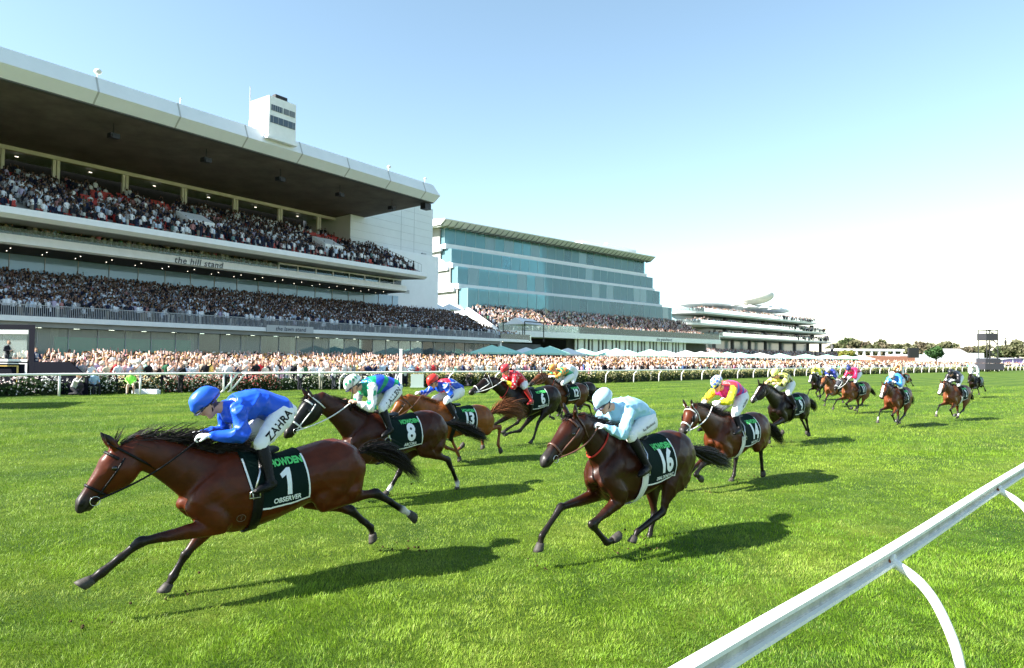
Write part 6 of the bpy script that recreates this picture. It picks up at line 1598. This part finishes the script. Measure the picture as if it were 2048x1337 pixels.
fld(key=14, ref=(1442, 972), W=(1449, 829), pitch=0, poll=(1380, 815), muz=(1356, 862), coat=(.075, .018, .0055), num='14', name='LADY OF ART', girth='w', bridle='w', cups=True, mane=.7, vox=.016, headyaw=.05,
    nf=[(1405, 930), (1390, 950), (1410, 962)], ff=[(1385, 938), (1374, 962), (1368, 975)], nh=[(1521, 898), (1524, 936), (1527, 950)], fh=[(1472, 916), (1468, 950), (1460, 968)],
    tail=[(1545, 850), (1562, 886)], hand=(1424, 822), seed=10, label='reddish bay racehorse with white bridle and blinkers wearing number 14',
    rider=dict(headpx=(1434, 768), hippx=(1478, 789), tilt=22, silk=s_fourteen, cap=c_fourteen, vox=.015, btext='M.ZAHRA', bsize=.06, bbold=.001, px=dict(knee=(1469, 829), ank=(1478, 858), toe=(1466, 868)), ylat=dict(knee=.2, ank=.3, toe=.32), bootmat=LEATH,
        whip=(-1, (-.30, -.12, .32)), whiplabel='whip held across the chest of the pink and yellow rider', label='jockey in pink silks with blue diamonds, yellow sleeves and checked cap'))
fld(key=9, ref=(1572, 886), W=(1563, 787), pitch=0, poll=(1524, 771), muz=(1494, 811), coat=DBROWN, num='9', name='PROMISES', girth='b', bridle='k', mane=.3, vox=.018,
    nf=[(1542, 852), (1539, 876), (1538, 885)], ff=[(1550, 862), (1560, 875), (1566, 864)], nh=[(1612, 837), (1617, 861), (1618, 871)], fh=[(1601, 835), (1612, 858), (1614, 866)],
    tail=[(1624, 800), (1629, 820)], hand=(1543, 777), seed=11, label='dark brown racehorse wearing number 9 with pale blaze', blaze=.02,
    rider=dict(headpx=(1550, 748), hippx=(1577, 766), tilt=22, silk=s_nine, cap=capplain((.74, .76, .20)), gloves=False, vox=.018, label='jockey in black and yellow patterned silks with yellow cap'))
def far(key, ref, head, coat, num, silk, cap, label, rlabel, pose, W=None, headpx=None, **kw):
    d = dict(key=key, ref=ref, head=head, coat=coat, num=num, name='', fine=False, vox=.026, pose=pose, label=label, seed=key, rider=dict(tilt=20, silk=silk, cap=cap, vox=.026, label=rlabel))
    if headpx: d['rider']['headpx'] = headpx
    d.update(kw); fld(**d)
far(20, (1640, 800), 42, DBROWN, None, plain((.75, .74, .08)), capplain((.74, .74, .15)), 'dark racehorse with grey white face at the back of the pack', 'jockey in bright yellow silks at the back of the pack', 16, mane=.2, blaze=.05)
far(21, (1672, 813), 47, (.20, .075, .03), None, plain((.03, .05, .28)), capplain((.74, .75, .74)), 'light bay racehorse squeezed between two others', 'jockey in navy silks with white cap between two others', 1)
far(22, (1713, 826), 54, (.16, .055, .022), '11', plain((.62, .02, .09)), capplain((.02, .03, .12)), 'bay racehorse in dark mask wearing number 11', 'jockey in crimson silks with dark navy cap', 16, bridle='w', hood=(.05, .05, .06), headpx=(1707, 739))
far(23, (1797, 852), 46, (.13, .036, .014), '5', plain((.05, .26, .70)), capplain((.75, .78, .78)), 'bay racehorse with white blaze galloping straight at the viewer, number 5', 'jockey in mid blue silks with white cap riding the blazed bay', 16, blaze=.035, socks={'nf': 1, 'ff': 1}, headpx=(1788, 752))
far(24, (1806, 783), 50, CHEST, '3', plain((.70, .33, .15)), capplain((.74, .50, .35)), 'chestnut racehorse behind the blue rider', 'jockey in orange and white silks behind the blue rider', 1, headpx=(1791, 731))
far(25, (1915, 840), 52, (.15, .05, .02), '2', plain((.012, .012, .015)), capplain((.015, .015, .02)), 'bay racehorse with white face and white feet wearing number 2', 'jockey in black silks and black cap', 16, blaze=.05, socks={'nf': 1, 'ff': 1, 'nh': 1}, headpx=(1905, 746), girth='w', hood=None)
far(26, (1953, 795), 47, DBROWN, '4', plain((.78, .78, .76)), capplain((.75, .75, .72)), 'very dark racehorse last of the field near the scaffold tower', 'jockey in all white silks last of the field', 1, headpx=(1945, 733))

POSES = {}
def getpose(p):
    return POSES[p]
HORSES = {}
import time as _t
for S in SPECS:
    if 'pose' in S:
        W0, ps = POSES[S['pose']]; 
    h = Horse(S)
    if 'pose' in S:
        if 'W' not in S: h.W[2] = S.get('wz', W0[2])
        dz = h.W[2] - W0[2]
        for q in ('nf', 'ff', 'nh', 'fh'): S[q] = [tuple(np.array(j) + np.array([h.W[0], 0, dz])) for j in ps[q]]
    h.build(); HORSES[S['key']] = h
    if S['key'] in (1, 16):
        POSES[S['key']] = (h.W.copy(), {q: [np.array(j) - np.array([h.W[0], 0, 0]) for j in getattr(h, q)] for q in ('nf', 'ff', 'nh', 'fh')})
    r = Rider(h, S['rider']); r.build()
    d = lambda a, b: round(float(np.linalg.norm(np.array(a) - np.array(b))), 2)
    print('HORSE', S['key'], 'W', np.round(h.W, 2), 'head', d(h.poll, h.muz), 'wpoll', d(h.W, h.poll), 'nf', d(h.T(1.03, -.66, .14), h.nf[0]), d(*h.nf[:2]), d(*h.nf[1:]), 'ff', d(h.T(1.03, -.66, -.14), h.ff[0]), d(*h.ff[:2]), d(*h.ff[1:]), 'nh', d(h.T(.13, -.6, .15), h.nh[0]), d(*h.nh[:2]), d(*h.nh[1:]), 'fh', d(h.T(.13, -.6, -.15), h.fh[0]), d(*h.fh[:2]), d(*h.fh[1:]), 'hz', [round(float(getattr(h, q)[2][2]), 2) for q in ('nf', 'ff', 'nh', 'fh')])
# =================================================================== PEOPLE ON THE LAWN
def person_mat():
    m = attr_mat('clothes and skin', .8, .2); nt = m.node_tree; p = nt.nodes['Principled BSDF']
    a = nt.nodes.new('ShaderNodeAttribute'); a.attribute_name = 'Shr'; oi = nt.nodes.new('ShaderNodeObjectInfo'); mx = nt.nodes.new('ShaderNodeMix'); mx.data_type = 'RGBA'
    src = p.inputs['Base Color'].links[0].from_socket
    nt.links.new(a.outputs['Fac'], mx.inputs['Factor']); nt.links.new(src, mx.inputs['A']); nt.links.new(oi.outputs['Color'], mx.inputs['B']); nt.links.new(mx.outputs['Result'], p.inputs['Base Color'])
    return m
PMAT = person_mat()
def figure(name, J, vox=.028, skin=(.60,.36,.26), hair=(.05,.03,.015), legs=(.03,.03,.04), shoe=(.02,.02,.02), hat=None, bare=False, skirt=False, long=False, mt=None, shirt=None, parent=None, shorts=False, hands=False):
    """one continuous clothed figure facing +x"""
    S = Skin(); g = lambda q: np.array(J[q], float); sk = np.array(skin); lg = np.array(legs)
    neck, head, hip, chest = g('neck'), g('head'), g('hip'), g('chest')
    S.loft([hip, hip * .5 + chest * .5, chest, neck * .8 + chest * .2, neck], [.12, .115, .125, .09, .055], [.17, .155, .19, .17, .06], (1, 1, 1), 'shirt')
    S.loft([neck - np.array([0, 0, .03]), neck * .5 + head * .5, head - np.array([0, 0, .06]), head + np.array([.01, 0, 0]), head + np.array([-.005, 0, .07])], [.052, .05, .075, .098, .085], [.052, .05, .062, .076, .068], sk, 'skin')
    S.ball(head + np.array([.10, 0, -.02]), (.02, .014, .02), sk, 'skin'); 
    for s_ in (-1, 1): S.ball(head + np.array([0, .078 * s_, -.01]), (.018, .01, .026), sk, 'skin')
    S.loft([head + np.array([-.045, 0, -.04]), head + np.array([-.03, 0, .04]), head + np.array([-.01, 0, .10])], [.075, .102, .08], [.075, .088, .07], hair if hat is None else hat, 'hair')
    if hat is not None: S.loft([head + np.array([0, 0, .05]), head + np.array([0, 0, .065])], [.19, .18], [.17, .16], hat, 'hair', n=16)
    if long: S.loft([head + np.array([-.06, 0, .03]), head + np.array([-.09, 0, -.12]), head + np.array([-.10, 0, -.26])], [.06, .05, .03], [.09, .09, .07], hair, 'hair')
    for s_, e, h_ in ((1, 'el', 'hl'), (-1, 'er', 'hr')):
        sh = chest * .35 + neck * .65 + np.array([0, .175 * s_, -.02]); el, ha = g(e), g(h_)
        cb = 'skin' if bare else 'shirt'; cc = sk if bare else (1, 1, 1)
        S.loft([sh - np.array([0, .05 * s_, 0]), sh, (sh + el) / 2, el], [.062, .058, .05, .042], [.062, .056, .05, .042], cc, cb)
        S.loft([el, (el + ha) / 2, ha], [.044, .040, .028], [.044, .040, .028], cc, cb); d = (ha - el); d /= np.linalg.norm(d)
        if hands: hand_loft(S, ha, d, (0, .2, 1), -s_, sk)
        else:
            S.loft([ha, ha + d * .06, ha + d * .12], [.026, .034, .022], [.024, .022, .012], sk, 'skin')
            S.loft([ha + d * .12, ha + d * .175], [.016, .010], [.010, .008], sk, 'skin', sub=2); S.loft([ha + d * .03, ha + d * .07 + np.array([.03, 0, .02])], [.012, .01], [.012, .01], sk, 'skin', sub=2)
    for s_, kq, aq in ((1, 'kl', 'al'), (-1, 'kr', 'ar')):
        kn, an = g(kq), g(aq); hp = hip + np.array([0, .085 * s_, -.02])
        lc = sk if shorts == 2 else lg
        S.loft([hp, hp * .6 + kn * .4, kn], [.105, .088, .062], [.09, .082, .06], lg, 'legs')
        S.loft([kn, kn * .65 + an * .35, an], [.062, .060, .045], [.058, .056, .042], sk if shorts else lg, 'skin' if shorts else 'legs')
        S.loft([an + np.array([-.05, 0, -.03]), an + np.array([.04, 0, -.035]), an + np.array([.15, 0, -.05])], [.035, .04, .025], [.035, .042, .035], shoe, 'shoe')
    if skirt: S.loft([hip + np.array([0, 0, .05]), hip - np.array([0, 0, .25]), hip - np.array([0, 0, .48])], [.13, .19, .24], [.17, .21, .25], (1, 1, 1), 'shirt')
    regs = {}
    def cf(co, col, reg):
        regs['shirt'] = (reg == 'shirt').astype(np.float32)
        f = (co[:, 0] > head[0] + .05) & (np.abs(co[:, 2] - head[2] - .02) < .014) & (np.abs(np.abs(co[:, 1] - head[1]) - .032) < .014)
        col[f] = (.03, .02, .02)
        f = (co[:, 0] > head[0] + .05) & (np.abs(co[:, 2] - head[2] + .062) < .01) & (np.abs(co[:, 1] - head[1]) < .025); col[f] = (.35, .1, .09)
        for q, c in (('legs', lg), ('skin', None), ('shoe', np.array(shoe))):
            if c is not None: col[reg == q] = c
        return col
    o = S.fuse(name, vox, mt or PMAT, parent, 2, cf)
    at_ = o.data.attributes.new('Shr', 'FLOAT', 'POINT'); at_.data.foreach_set('value', regs['shirt'])
    return o
def stand(**k):
    J = dict(hip=(0, 0, .93), chest=(.02, 0, 1.27), neck=(.01, 0, 1.45), head=(.035, 0, 1.60), el=(-.02, .27, 1.15), hl=(.10, .25, .93), er=(-.02, -.27, 1.15), hr=(.10, -.25, .93), kl=(.03, .10, .50), al=(0, .11, .08), kr=(.03, -.10, .50), ar=(0, -.11, .08)); J.update(k); return J
UPL = dict(el=(.10, .30, 1.52), hl=(.14, .24, 1.80)); UPR = dict(er=(.10, -.30, 1.52), hr=(.12, -.26, 1.80)); PH = dict(el=(.16, .24, 1.20), hl=(.34, .07, 1.46), er=(.16, -.24, 1.20), hr=(.34, -.07, 1.46)); FO = dict(el=(.08, .26, 1.16), hl=(.22, .03, 1.14), er=(.08, -.26, 1.16), hr=(.24, -.02, 1.18))
VAR = [('standing still', stand(), dict()), ('with fair hair', stand(), dict(hair=(.35,.22,.09), skin=(.66,.42,.32), long=True, skirt=True, bare=True)), ('cheering, arms up', stand(**UPL, **UPR), dict(bare=True)), ('waving one arm', stand(**UPL), dict(hair=(.12,.06,.03))),
       ('raising a phone', stand(**PH), dict(bare=True, hair=(.02,.015,.01))), ('with folded arms', stand(**FO), dict(hair=(.22,.21,.20))), ('with long hair', stand(**UPR), dict(long=True, skirt=True, bare=True)), ('in pale hat', stand(**FO), dict(hat=(.72,.66,.52))),
       ('in pale hat, phone raised', stand(**PH), dict(hat=(.75,.74,.70), bare=True)), ('raising a bare brown arm', stand(**UPR), dict(skin=(.36,.19,.12), bare=True, hair=(.01,.008,.006)))]
CN = [('white', (.78,.78,.76)), ('white', (.74,.74,.75)), ('black', (.014,.014,.017)), ('navy', (.02,.03,.09)), ('pale blue', (.42,.56,.74)), ('pink', (.75,.42,.44)), ('beige', (.60,.50,.36)), ('cream', (.76,.70,.56)), ('dark green', (.04,.16,.08)), ('peach', (.75,.50,.38)), ('grey', (.30,.31,.33)), ('lilac', (.55,.45,.62)), ('red', (.55,.04,.05)), ('mint', (.45,.70,.58)), ('yellow', (.75,.65,.22)), ('dark brown', (.09,.05,.03))]
def landmark(px):
    for lim, t in ((95, 'beside the navy booth'), (170, 'by the navy ramp'), (245, 'behind the crouching photographer'), (330, 'behind the hi-vis official'), (420, 'behind the cream rose bushes'), (500, 'behind the split in the rail'), (590, 'behind the red rose bushes'), (690, 'behind the standing photographers'), (790, 'near the green capped jockey'), (850, 'beside the white winning post'), (940, 'above the red cap'), (1100, 'above the jockey in red'), (1250, 'beneath the mint umbrellas'), (9999, 'by the long hedge')):
        if px < lim: return t
protos = []
for lab, J, kw in VAR:
    o = figure('person', J, **kw); protos.append((lab, o))
used_l = {}; cnt = 0; first = [True] * len(protos)
row_txt = ['front row', 'second row', 'third row', 'fourth row']
s_lo = rail_s_px(-40)
for row in range(4):
    s = s_lo + .13 * row
    while cnt < 290:
        s += random.uniform(.50, .74); 
        px = None
        p, d = rail_at(s, 2.65 + row * .72 + random.uniform(-.12, .12)); p.z = lawn_z(2.65 + row * .72)
        px = to_px(p)[0]
        if px > 1010: break
        if row < 3 and px < 175: continue
        vi = random.choices(range(10), [3, 2, 2, 2.5, 3, 2, 1.5, 1.2, 1, 1])[0]; ci = random.choices(range(16), [5,4,4,3,2,2,2,2,1,2,2,1,1,.7,.6,1])[0]
        lab, pr = protos[vi]
        if first[vi]: o = pr; first[vi] = False
        else: o = pr.copy(); COL.objects.link(o)
        o.location = p; yaw = math.atan2(-d.x * -1, -d.y * 1) ; nrm = Vector((d.y, -d.x, 0)); o.rotation_euler = (0, 0, math.atan2(nrm.y, nrm.x) + random.gauss(.25, .3)); sc = random.uniform(.92, 1.07); o.scale = (sc, sc, sc)
        o.color = (*CN[ci][1], 1)
        t = f'{row_txt[row]} spectator in {CN[ci][0]} {lab}, {landmark(px)}'
        tag(o, t, 'person', 'spectators at the front of the lawn'); cnt += 1; 
for i, (lab, o) in enumerate(protos):
    if first[i]: bpy.data.objects.remove(o)
# same looking ones side by side are told apart by order
seen = {}
ppl = [o for o in COL.objects if o.get('group') == 'spectators at the front of the lawn']
for o in ppl:
    wl = o['label'].split()
    if len(wl) > 14: o['label'] = ' '.join(wl).replace(' spectator in', ' person in').replace('standing still, ', '').replace('third row ', '').replace('fourth row ', '').replace('second row ', '')
ppl.sort(key=lambda o: to_px(o.location)[0])
by = {}
for o in ppl: by.setdefault(o['label'], []).append(o)
for l, os_ in by.items():
    if len(os_) > 1:
        for i, o in enumerate(os_): o['label'] = l.replace('spectator', ('left-hand', 'right-hand')[i] + ' spectator' if len(os_) == 2 else ('first', 'second', 'third', 'fourth', 'fifth', 'sixth')[min(i, 5)] + ' spectator', 1)
# the mass behind
def lawn_crowd(name, s0, s1, o0, o1, n, label, seed):
    rg = np.random.default_rng(seed); P = []
    for k in range(n):
        s = rg.uniform(s0, s1); o = o0 + (o1 - o0) * rg.random() ** 1.25; p, d = rail_at(s, o); 
        q = p - HO
        if q.dot(HN) < .8 and q.dot(HD) < S_LF and p.y < 150: continue
        if (p - GO).dot(GN) < .8 and -5 < (p - GO).dot(GD) < 90: continue
        P.append((p.x, p.y, lawn_z(o) + rg.normal(-.02, .06)))
    return crowd(name, np.array(P, np.float32), YAWH + .5, SHIRTS_LAWN, label, sit=0, poses=(.60, .11, .05, .14, .10), hats=.2)
lawn_crowd('lawn_crowd', s_lo - 2, rail_s_px(1010), 5.4, 26, 4200, 'packed cheering crowd on the lawn behind the front rows', 3)
lawn_crowd('far_lawn_crowd', rail_s_px(1000), rail_s_px(1650), 2.7, 26, 5200, 'packed crowd along the hedge beneath the umbrellas', 4)
lawn_crowd('distant_lawn_crowd', rail_s_px(1640), RCUM[-1] * .62, 2.7, 22, 3600, 'distant crowd lining the rail towards the scaffold tower', 5)
lawn_crowd('booth_crowd', rail_s_px(-200), rail_s_px(-20), 4.5, 20, 500, 'crowd standing around the navy booth', 6)
# people inside the glazed lower level
q = []
rg = np.random.default_rng(8)
for k in range(260): s = rg.uniform(SL, S_T); q.append(tuple(HT(s, rg.uniform(1.8, 7), LAWN_RISE + rg.uniform(0, .25))))
crowd('indoor_crowd', np.array(q, np.float32), YAWH, SHIRTS_LAWN + [(.7,.72,.75)]*8, 'people inside the glazed lower level of the big stand', sit=0)

# named figures by the rail
def place(o, px, off, label, turn=0, col=(.7,.7,.7), sc=1.0):
    s = rail_s_px(px); p, d = rail_at(s, off); nrm = Vector((d.y, -d.x, 0)); o.location = p; o.rotation_euler = (0, 0, math.atan2(nrm.y, nrm.x) + turn); o.color = (*col, 1); o.scale = (sc,)*3
    tag(o, label, 'person', 'people by the far rail'); return o
def camera_for(o, local, label, white=True, turn=0):
    b = MB(); b.box((-.05, -.07, -.05), (.04, .07, .05)); b.box((-.03, -.03, .05), (.03, .03, .08)); 
    root = empty('camera', (0, 0, 0), 0, label, 'camera'); root.location = o.matrix_basis @ Vector(local); root.rotation_euler = (0, 0, o.rotation_euler.z + turn)
    b.build('camera_body', M['black'], root, inv=False); b = MB(); b.tube([(.04, 0, 0), (.16, 0, 0), (.32, 0, 0)], [.04, .045, .06], 10); b.build('lens', M['white'] if white else M['black'], root, True, inv=False)
CAMP = dict(el=(.12, .22, 1.25), hl=(.22, .07, 1.50), er=(.12, -.22, 1.25), hr=(.30, -.06, 1.48))
for i, (px, col, lg, lab) in enumerate(((367, (.012,.012,.015), (.012,.012,.015), 'photographer all in black standing against the cream roses'), (607, (.74,.74,.76), (.02,.02,.03), 'photographer in white shirt and dark trousers, left of three standing'), (650, (.74,.70,.70), (.22,.22,.17), 'photographer in pale shirt and khaki trousers, middle of three standing'), (676, (.76,.76,.78), (.05,.055,.07), 'photographer in white shirt and grey trousers, right of three standing'))):
    o = place(figure('person', stand(**CAMP), legs=lg, vox=.024), px, .75, lab, .5, col, .96); camera_for(o, (.30, 0, 1.56), ['black camera held by the photographer in black', 'camera held by the left of three photographers', 'camera held by the middle photographer', 'camera held by the right of three photographers'][i], white=i == 2)
CR = dict(hip=(-.12, 0, .42), chest=(.02, 0, .72), neck=(.09, 0, .88), head=(.17, 0, 1.00), el=(.30, .20, .70), hl=(.42, .05, .92), er=(.28, -.2, .70), hr=(.34, -.06, .92), kl=(.28, .16, .50), al=(.05, .16, .08), kr=(.22, -.14, .10), ar=(-.20, -.15, .10))
o = place(figure('person', CR, legs=(.03,.03,.035), vox=.024, hair=(.3,.2,.12)), 152, .45, 'photographer in pale grey top crouching at the near side of the roses', .9, (.52, .50, .48)); camera_for(o, (.42, 0, .98), 'black camera with long lens held by the crouching photographer', False)
SI = dict(hip=(0, 0, .50), chest=(.03, 0, .84), neck=(.05, 0, 1.02), head=(.09, 0, 1.17), el=(.06, .25, .74), hl=(.30, .16, .66), er=(.06, -.25, .74), hr=(.30, -.16, .66), kl=(.44, .14, .50), al=(.42, .15, .08), kr=(.44, -.14, .50), ar=(.42, -.15, .08))
o = place(figure('person', SI, legs=(.02,.02,.03), vox=.024), 188, .95, 'person in white and blue top sitting behind the crouching photographer', .3, (.35, .50, .68))
o2 = place(figure('person', SI, legs=(.45,.36,.28), vox=.024, shorts=True), 264, .85, 'official in lime hi-vis vest sitting on a folding chair', -.1, (.30, .85, .12))
def chair(o, label):
    root = empty('folding_chair', o.location, o.rotation_euler.z, label, 'chair')
    b = MB(); b.box((-.22, -.22, .40), (.22, .22, .43)); b.build('seat', M['white'], root, inv=False); b = MB(); b.box((-.24, -.22, .60), (-.21, .22, .88)); b.build('backrest', M['white'], root, inv=False)
    for x in (-.2, .2):
        for y in (-.2, .2): b = MB(); b.tube([(x, y, 0), (x * .9, y, .40)], .013, 5); b.build('leg', M['white'], root, inv=False)
chair(o, 'white folding chair under the person in white and blue'); chair(o2, 'white folding chair under the hi-vis official')
for px, off, col, lab in ((905, .8, (.03,.03,.035), 'photographer in black crouching below the rail above the chestnut'), (948, .8, (.02,.02,.02), 'photographer in black sitting low beside the dark horse head')):
    place(figure('person', CR, vox=.03), px, off, lab, .3, col)
# man in the navy suit by the booth, others on the booth platform
for px, z, col, lg, lab in ((111, .9, (.02,.03,.08), (.02,.03,.08), 'man in navy suit and tie standing on the ramp beside the booth'), (8, 1.15, (.45,.52,.58), (.03,.03,.04), 'person in grey blue shirt at the left of the booth'), (36, 1.15, (.02,.02,.025), (.02,.02,.02), 'person in black leaning on the booth counter'), (66, 1.15, (.02,.02,.03), (.02,.02,.03), 'person in dark suit near the booth corner post')):
    o = place(figure('person', stand(**FO), legs=lg, vox=.026), px, 3.7, lab, .2, col); o.location.z = z if px != 111 else .75
    if px == 111:
        b = MB(); b.box((.122, -.022, 1.08), (.15, .022, 1.40)); tie = b.build('tie', mat('blue tie', (.03, .07, .30), .5), o, inv=False); b = MB(); b.box((.112, -.06, 1.05), (.14, .06, 1.42)); b.build('shirt_front', M['white'], o, inv=False)

# =================================================================== GRASS BLADES
def vnoise(x, y, sc, seed):
    rg = np.random.default_rng(seed); g_ = rg.random((256, 256)); u = x * sc; v = y * sc; i = np.floor(u).astype(int); j = np.floor(v).astype(int); f = u - i; h_ = v - j; f = f*f*(3-2*f); h_ = h_*h_*(3-2*h_)
    return (g_[i % 256, j % 256]*(1-f) + g_[(i+1) % 256, j % 256]*f)*(1-h_) + (g_[i % 256, (j+1) % 256]*(1-f) + g_[(i+1) % 256, (j+1) % 256]*f)*h_
def blades(name, n, y0, y1, pw, wd, ht, segs, seed, label, minh=.0):
    rg = np.random.default_rng(seed)
    u = rg.random(n); Y = (y0**(1-pw) + u * (y1**(1-pw) - y0**(1-pw))) ** (1/(1-pw)); X = (rg.random(n) * 2 - 1) * (.80 * Y + 1.2)
    big = vnoise(X, Y, .55, 1); mid = vnoise(X, Y, 2.6, 2); fin = vnoise(X, Y, 9, 3)
    lush = .45 * big + .35 * mid + .20 * fin
    H = ht * (.45 + 1.0 * lush) * rg.uniform(.6, 1.25, n); dry = np.clip(vnoise(X, Y, 1.1, 9) * 1.5 - .72, 0, 1) * rg.random(n)
    H *= 1 - .35 * dry
    a = rg.uniform(0, 2*np.pi, n); ca, sa = np.cos(a), np.sin(a); W = wd * (.6 + .05 * Y) * rg.uniform(.7, 1.3, n)
    # tufts lean together
    la = vnoise(X, Y, 3.5, 5) * 9 + rg.normal(0, .9, n); ll = H * rg.uniform(.15, .95, n); lx, ly = np.cos(la) * ll, np.sin(la) * ll
    P0 = np.stack([X, Y, np.full(n, -.005)], 1); P1 = P0 + np.stack([lx * .35, ly * .35, H * .62], 1); P2 = P0 + np.stack([lx, ly, H * .98], 1); s_ = np.stack([ca, sa, np.zeros(n)], 1) * W[:, None] * .5
    if segs == 2:
        V = np.stack([P0 - s_, P0 + s_, P1 + s_ * .8, P1 - s_ * .8, P2], 1).reshape(-1, 3); b = np.arange(n) * 5
        Q = np.stack([b, b+1, b+2, b+3], 1); T_ = np.stack([b+3, b+2, b+4], 1); m_ = 5
    else:
        V = np.stack([P0 - s_, P0 + s_, P2], 1).reshape(-1, 3); b = np.arange(n) * 3; Q = None; T_ = np.stack([b, b+1, b+2], 1); m_ = 3
    g0 = np.array([.050, .130, .008]); g1 = np.array([.175, .33, .020]); g2 = np.array([.38, .42, .11])
    t = np.clip(lush * 1.2 - .15 + rg.normal(0, .22, n), 0, 1)[:, None]
    c = g1 * t + g0 * (1 - t); dm = (dry[:, None] * .8 + (rg.random((n, 1)) < .05) * .6).clip(0, 1); c = c * (1 - dm) + g2 * dm
    yl = np.clip(vnoise(X, Y, .28, 14) * 1.6 - .55, 0, 1)[:, None]; c = c * (1 - yl * .5) + np.array([.25, .36, .03]) * yl * .5 * (.6 + t * .6)
    c *= rg.uniform(.68, 1.28, (n, 1)) * np.array([1.06, 1.0, 1.0]); o = mesh_np(name, V, Q, T_, np.repeat(c, m_, 0), GRASSM); return tag(o, label, 'grass', kind='stuff')
GRASSM = attr_mat('grass blade', .5, .2, transl=.28)
blades('grass', 620000, 3.6, 17, 1.15, .0044, .036, 2, 21, 'short bright green racecourse turf near the camera')
blades('far_grass', 330000, 16, 62, 1.1, .0050, .07, 1, 22, 'bright green racecourse turf farther away')
# unseen stand-in board added outside the left edge to cast the turf shadow
P = G(40, 812); P = P - SUN_TRAVEL * 6.6; r_ = empty('shadow_board', P, 0, 'unseen board on two posts, added outside the left edge to cast a shadow', 'board')
sd = Vector((-SUN_TRAVEL.y, SUN_TRAVEL.x, 0))
b = MB(); q = [P - sd * 2.0, P + sd * 2.0]; q += [v + SUN_TRAVEL * .15 for v in q[::-1]]; b.add([v + Vector((0, 0, z)) for z in (3.2, 6.6) for v in q], [(0,1,2,3), (7,6,5,4), (0,4,5,1), (1,5,6,2), (2,6,7,3), (3,7,4,0)]); b.build('board', M['navy'], r_)
for k in (-1.6, 1.6): b = MB(); b.tube([P + sd * k + SUN_TRAVEL * .07, P + sd * k + SUN_TRAVEL * .07 + Vector((0, 0, 3.3))], .07, 8); b.build('post', M['white'], r_)
# clods and cut turf thrown about the hooves
CLOD = mat('clods', (.045, .030, .015), .95, .1, var=.4, scale=20)
b = MB(); rg = np.random.default_rng(44)
for key in (1, 16, 8, 14, 9):
    h_ = HORSES[key]; mw = h_.root.matrix_basis
    for q in ('nh', 'fh', 'nf', 'ff'):
        f_ = h_.__dict__[q][2]
        for k in range(7):
            p = mw @ Vector((f_[0] - rg.exponential(.22) + .05, f_[1] + rg.normal(0, .10), 0)); p.z = .02 + (rg.random() ** 3 * .25 if k < 2 else 0)
            r_ = rg.uniform(.006, .017); b.ell(p, (r_, r_ * rg.uniform(.6, 1.4), r_ * .8), 5, 4)
tag(b.build('turf_clods', CLOD), 'small dark clods of turf kicked up around the hooves', 'clods', kind='stuff')
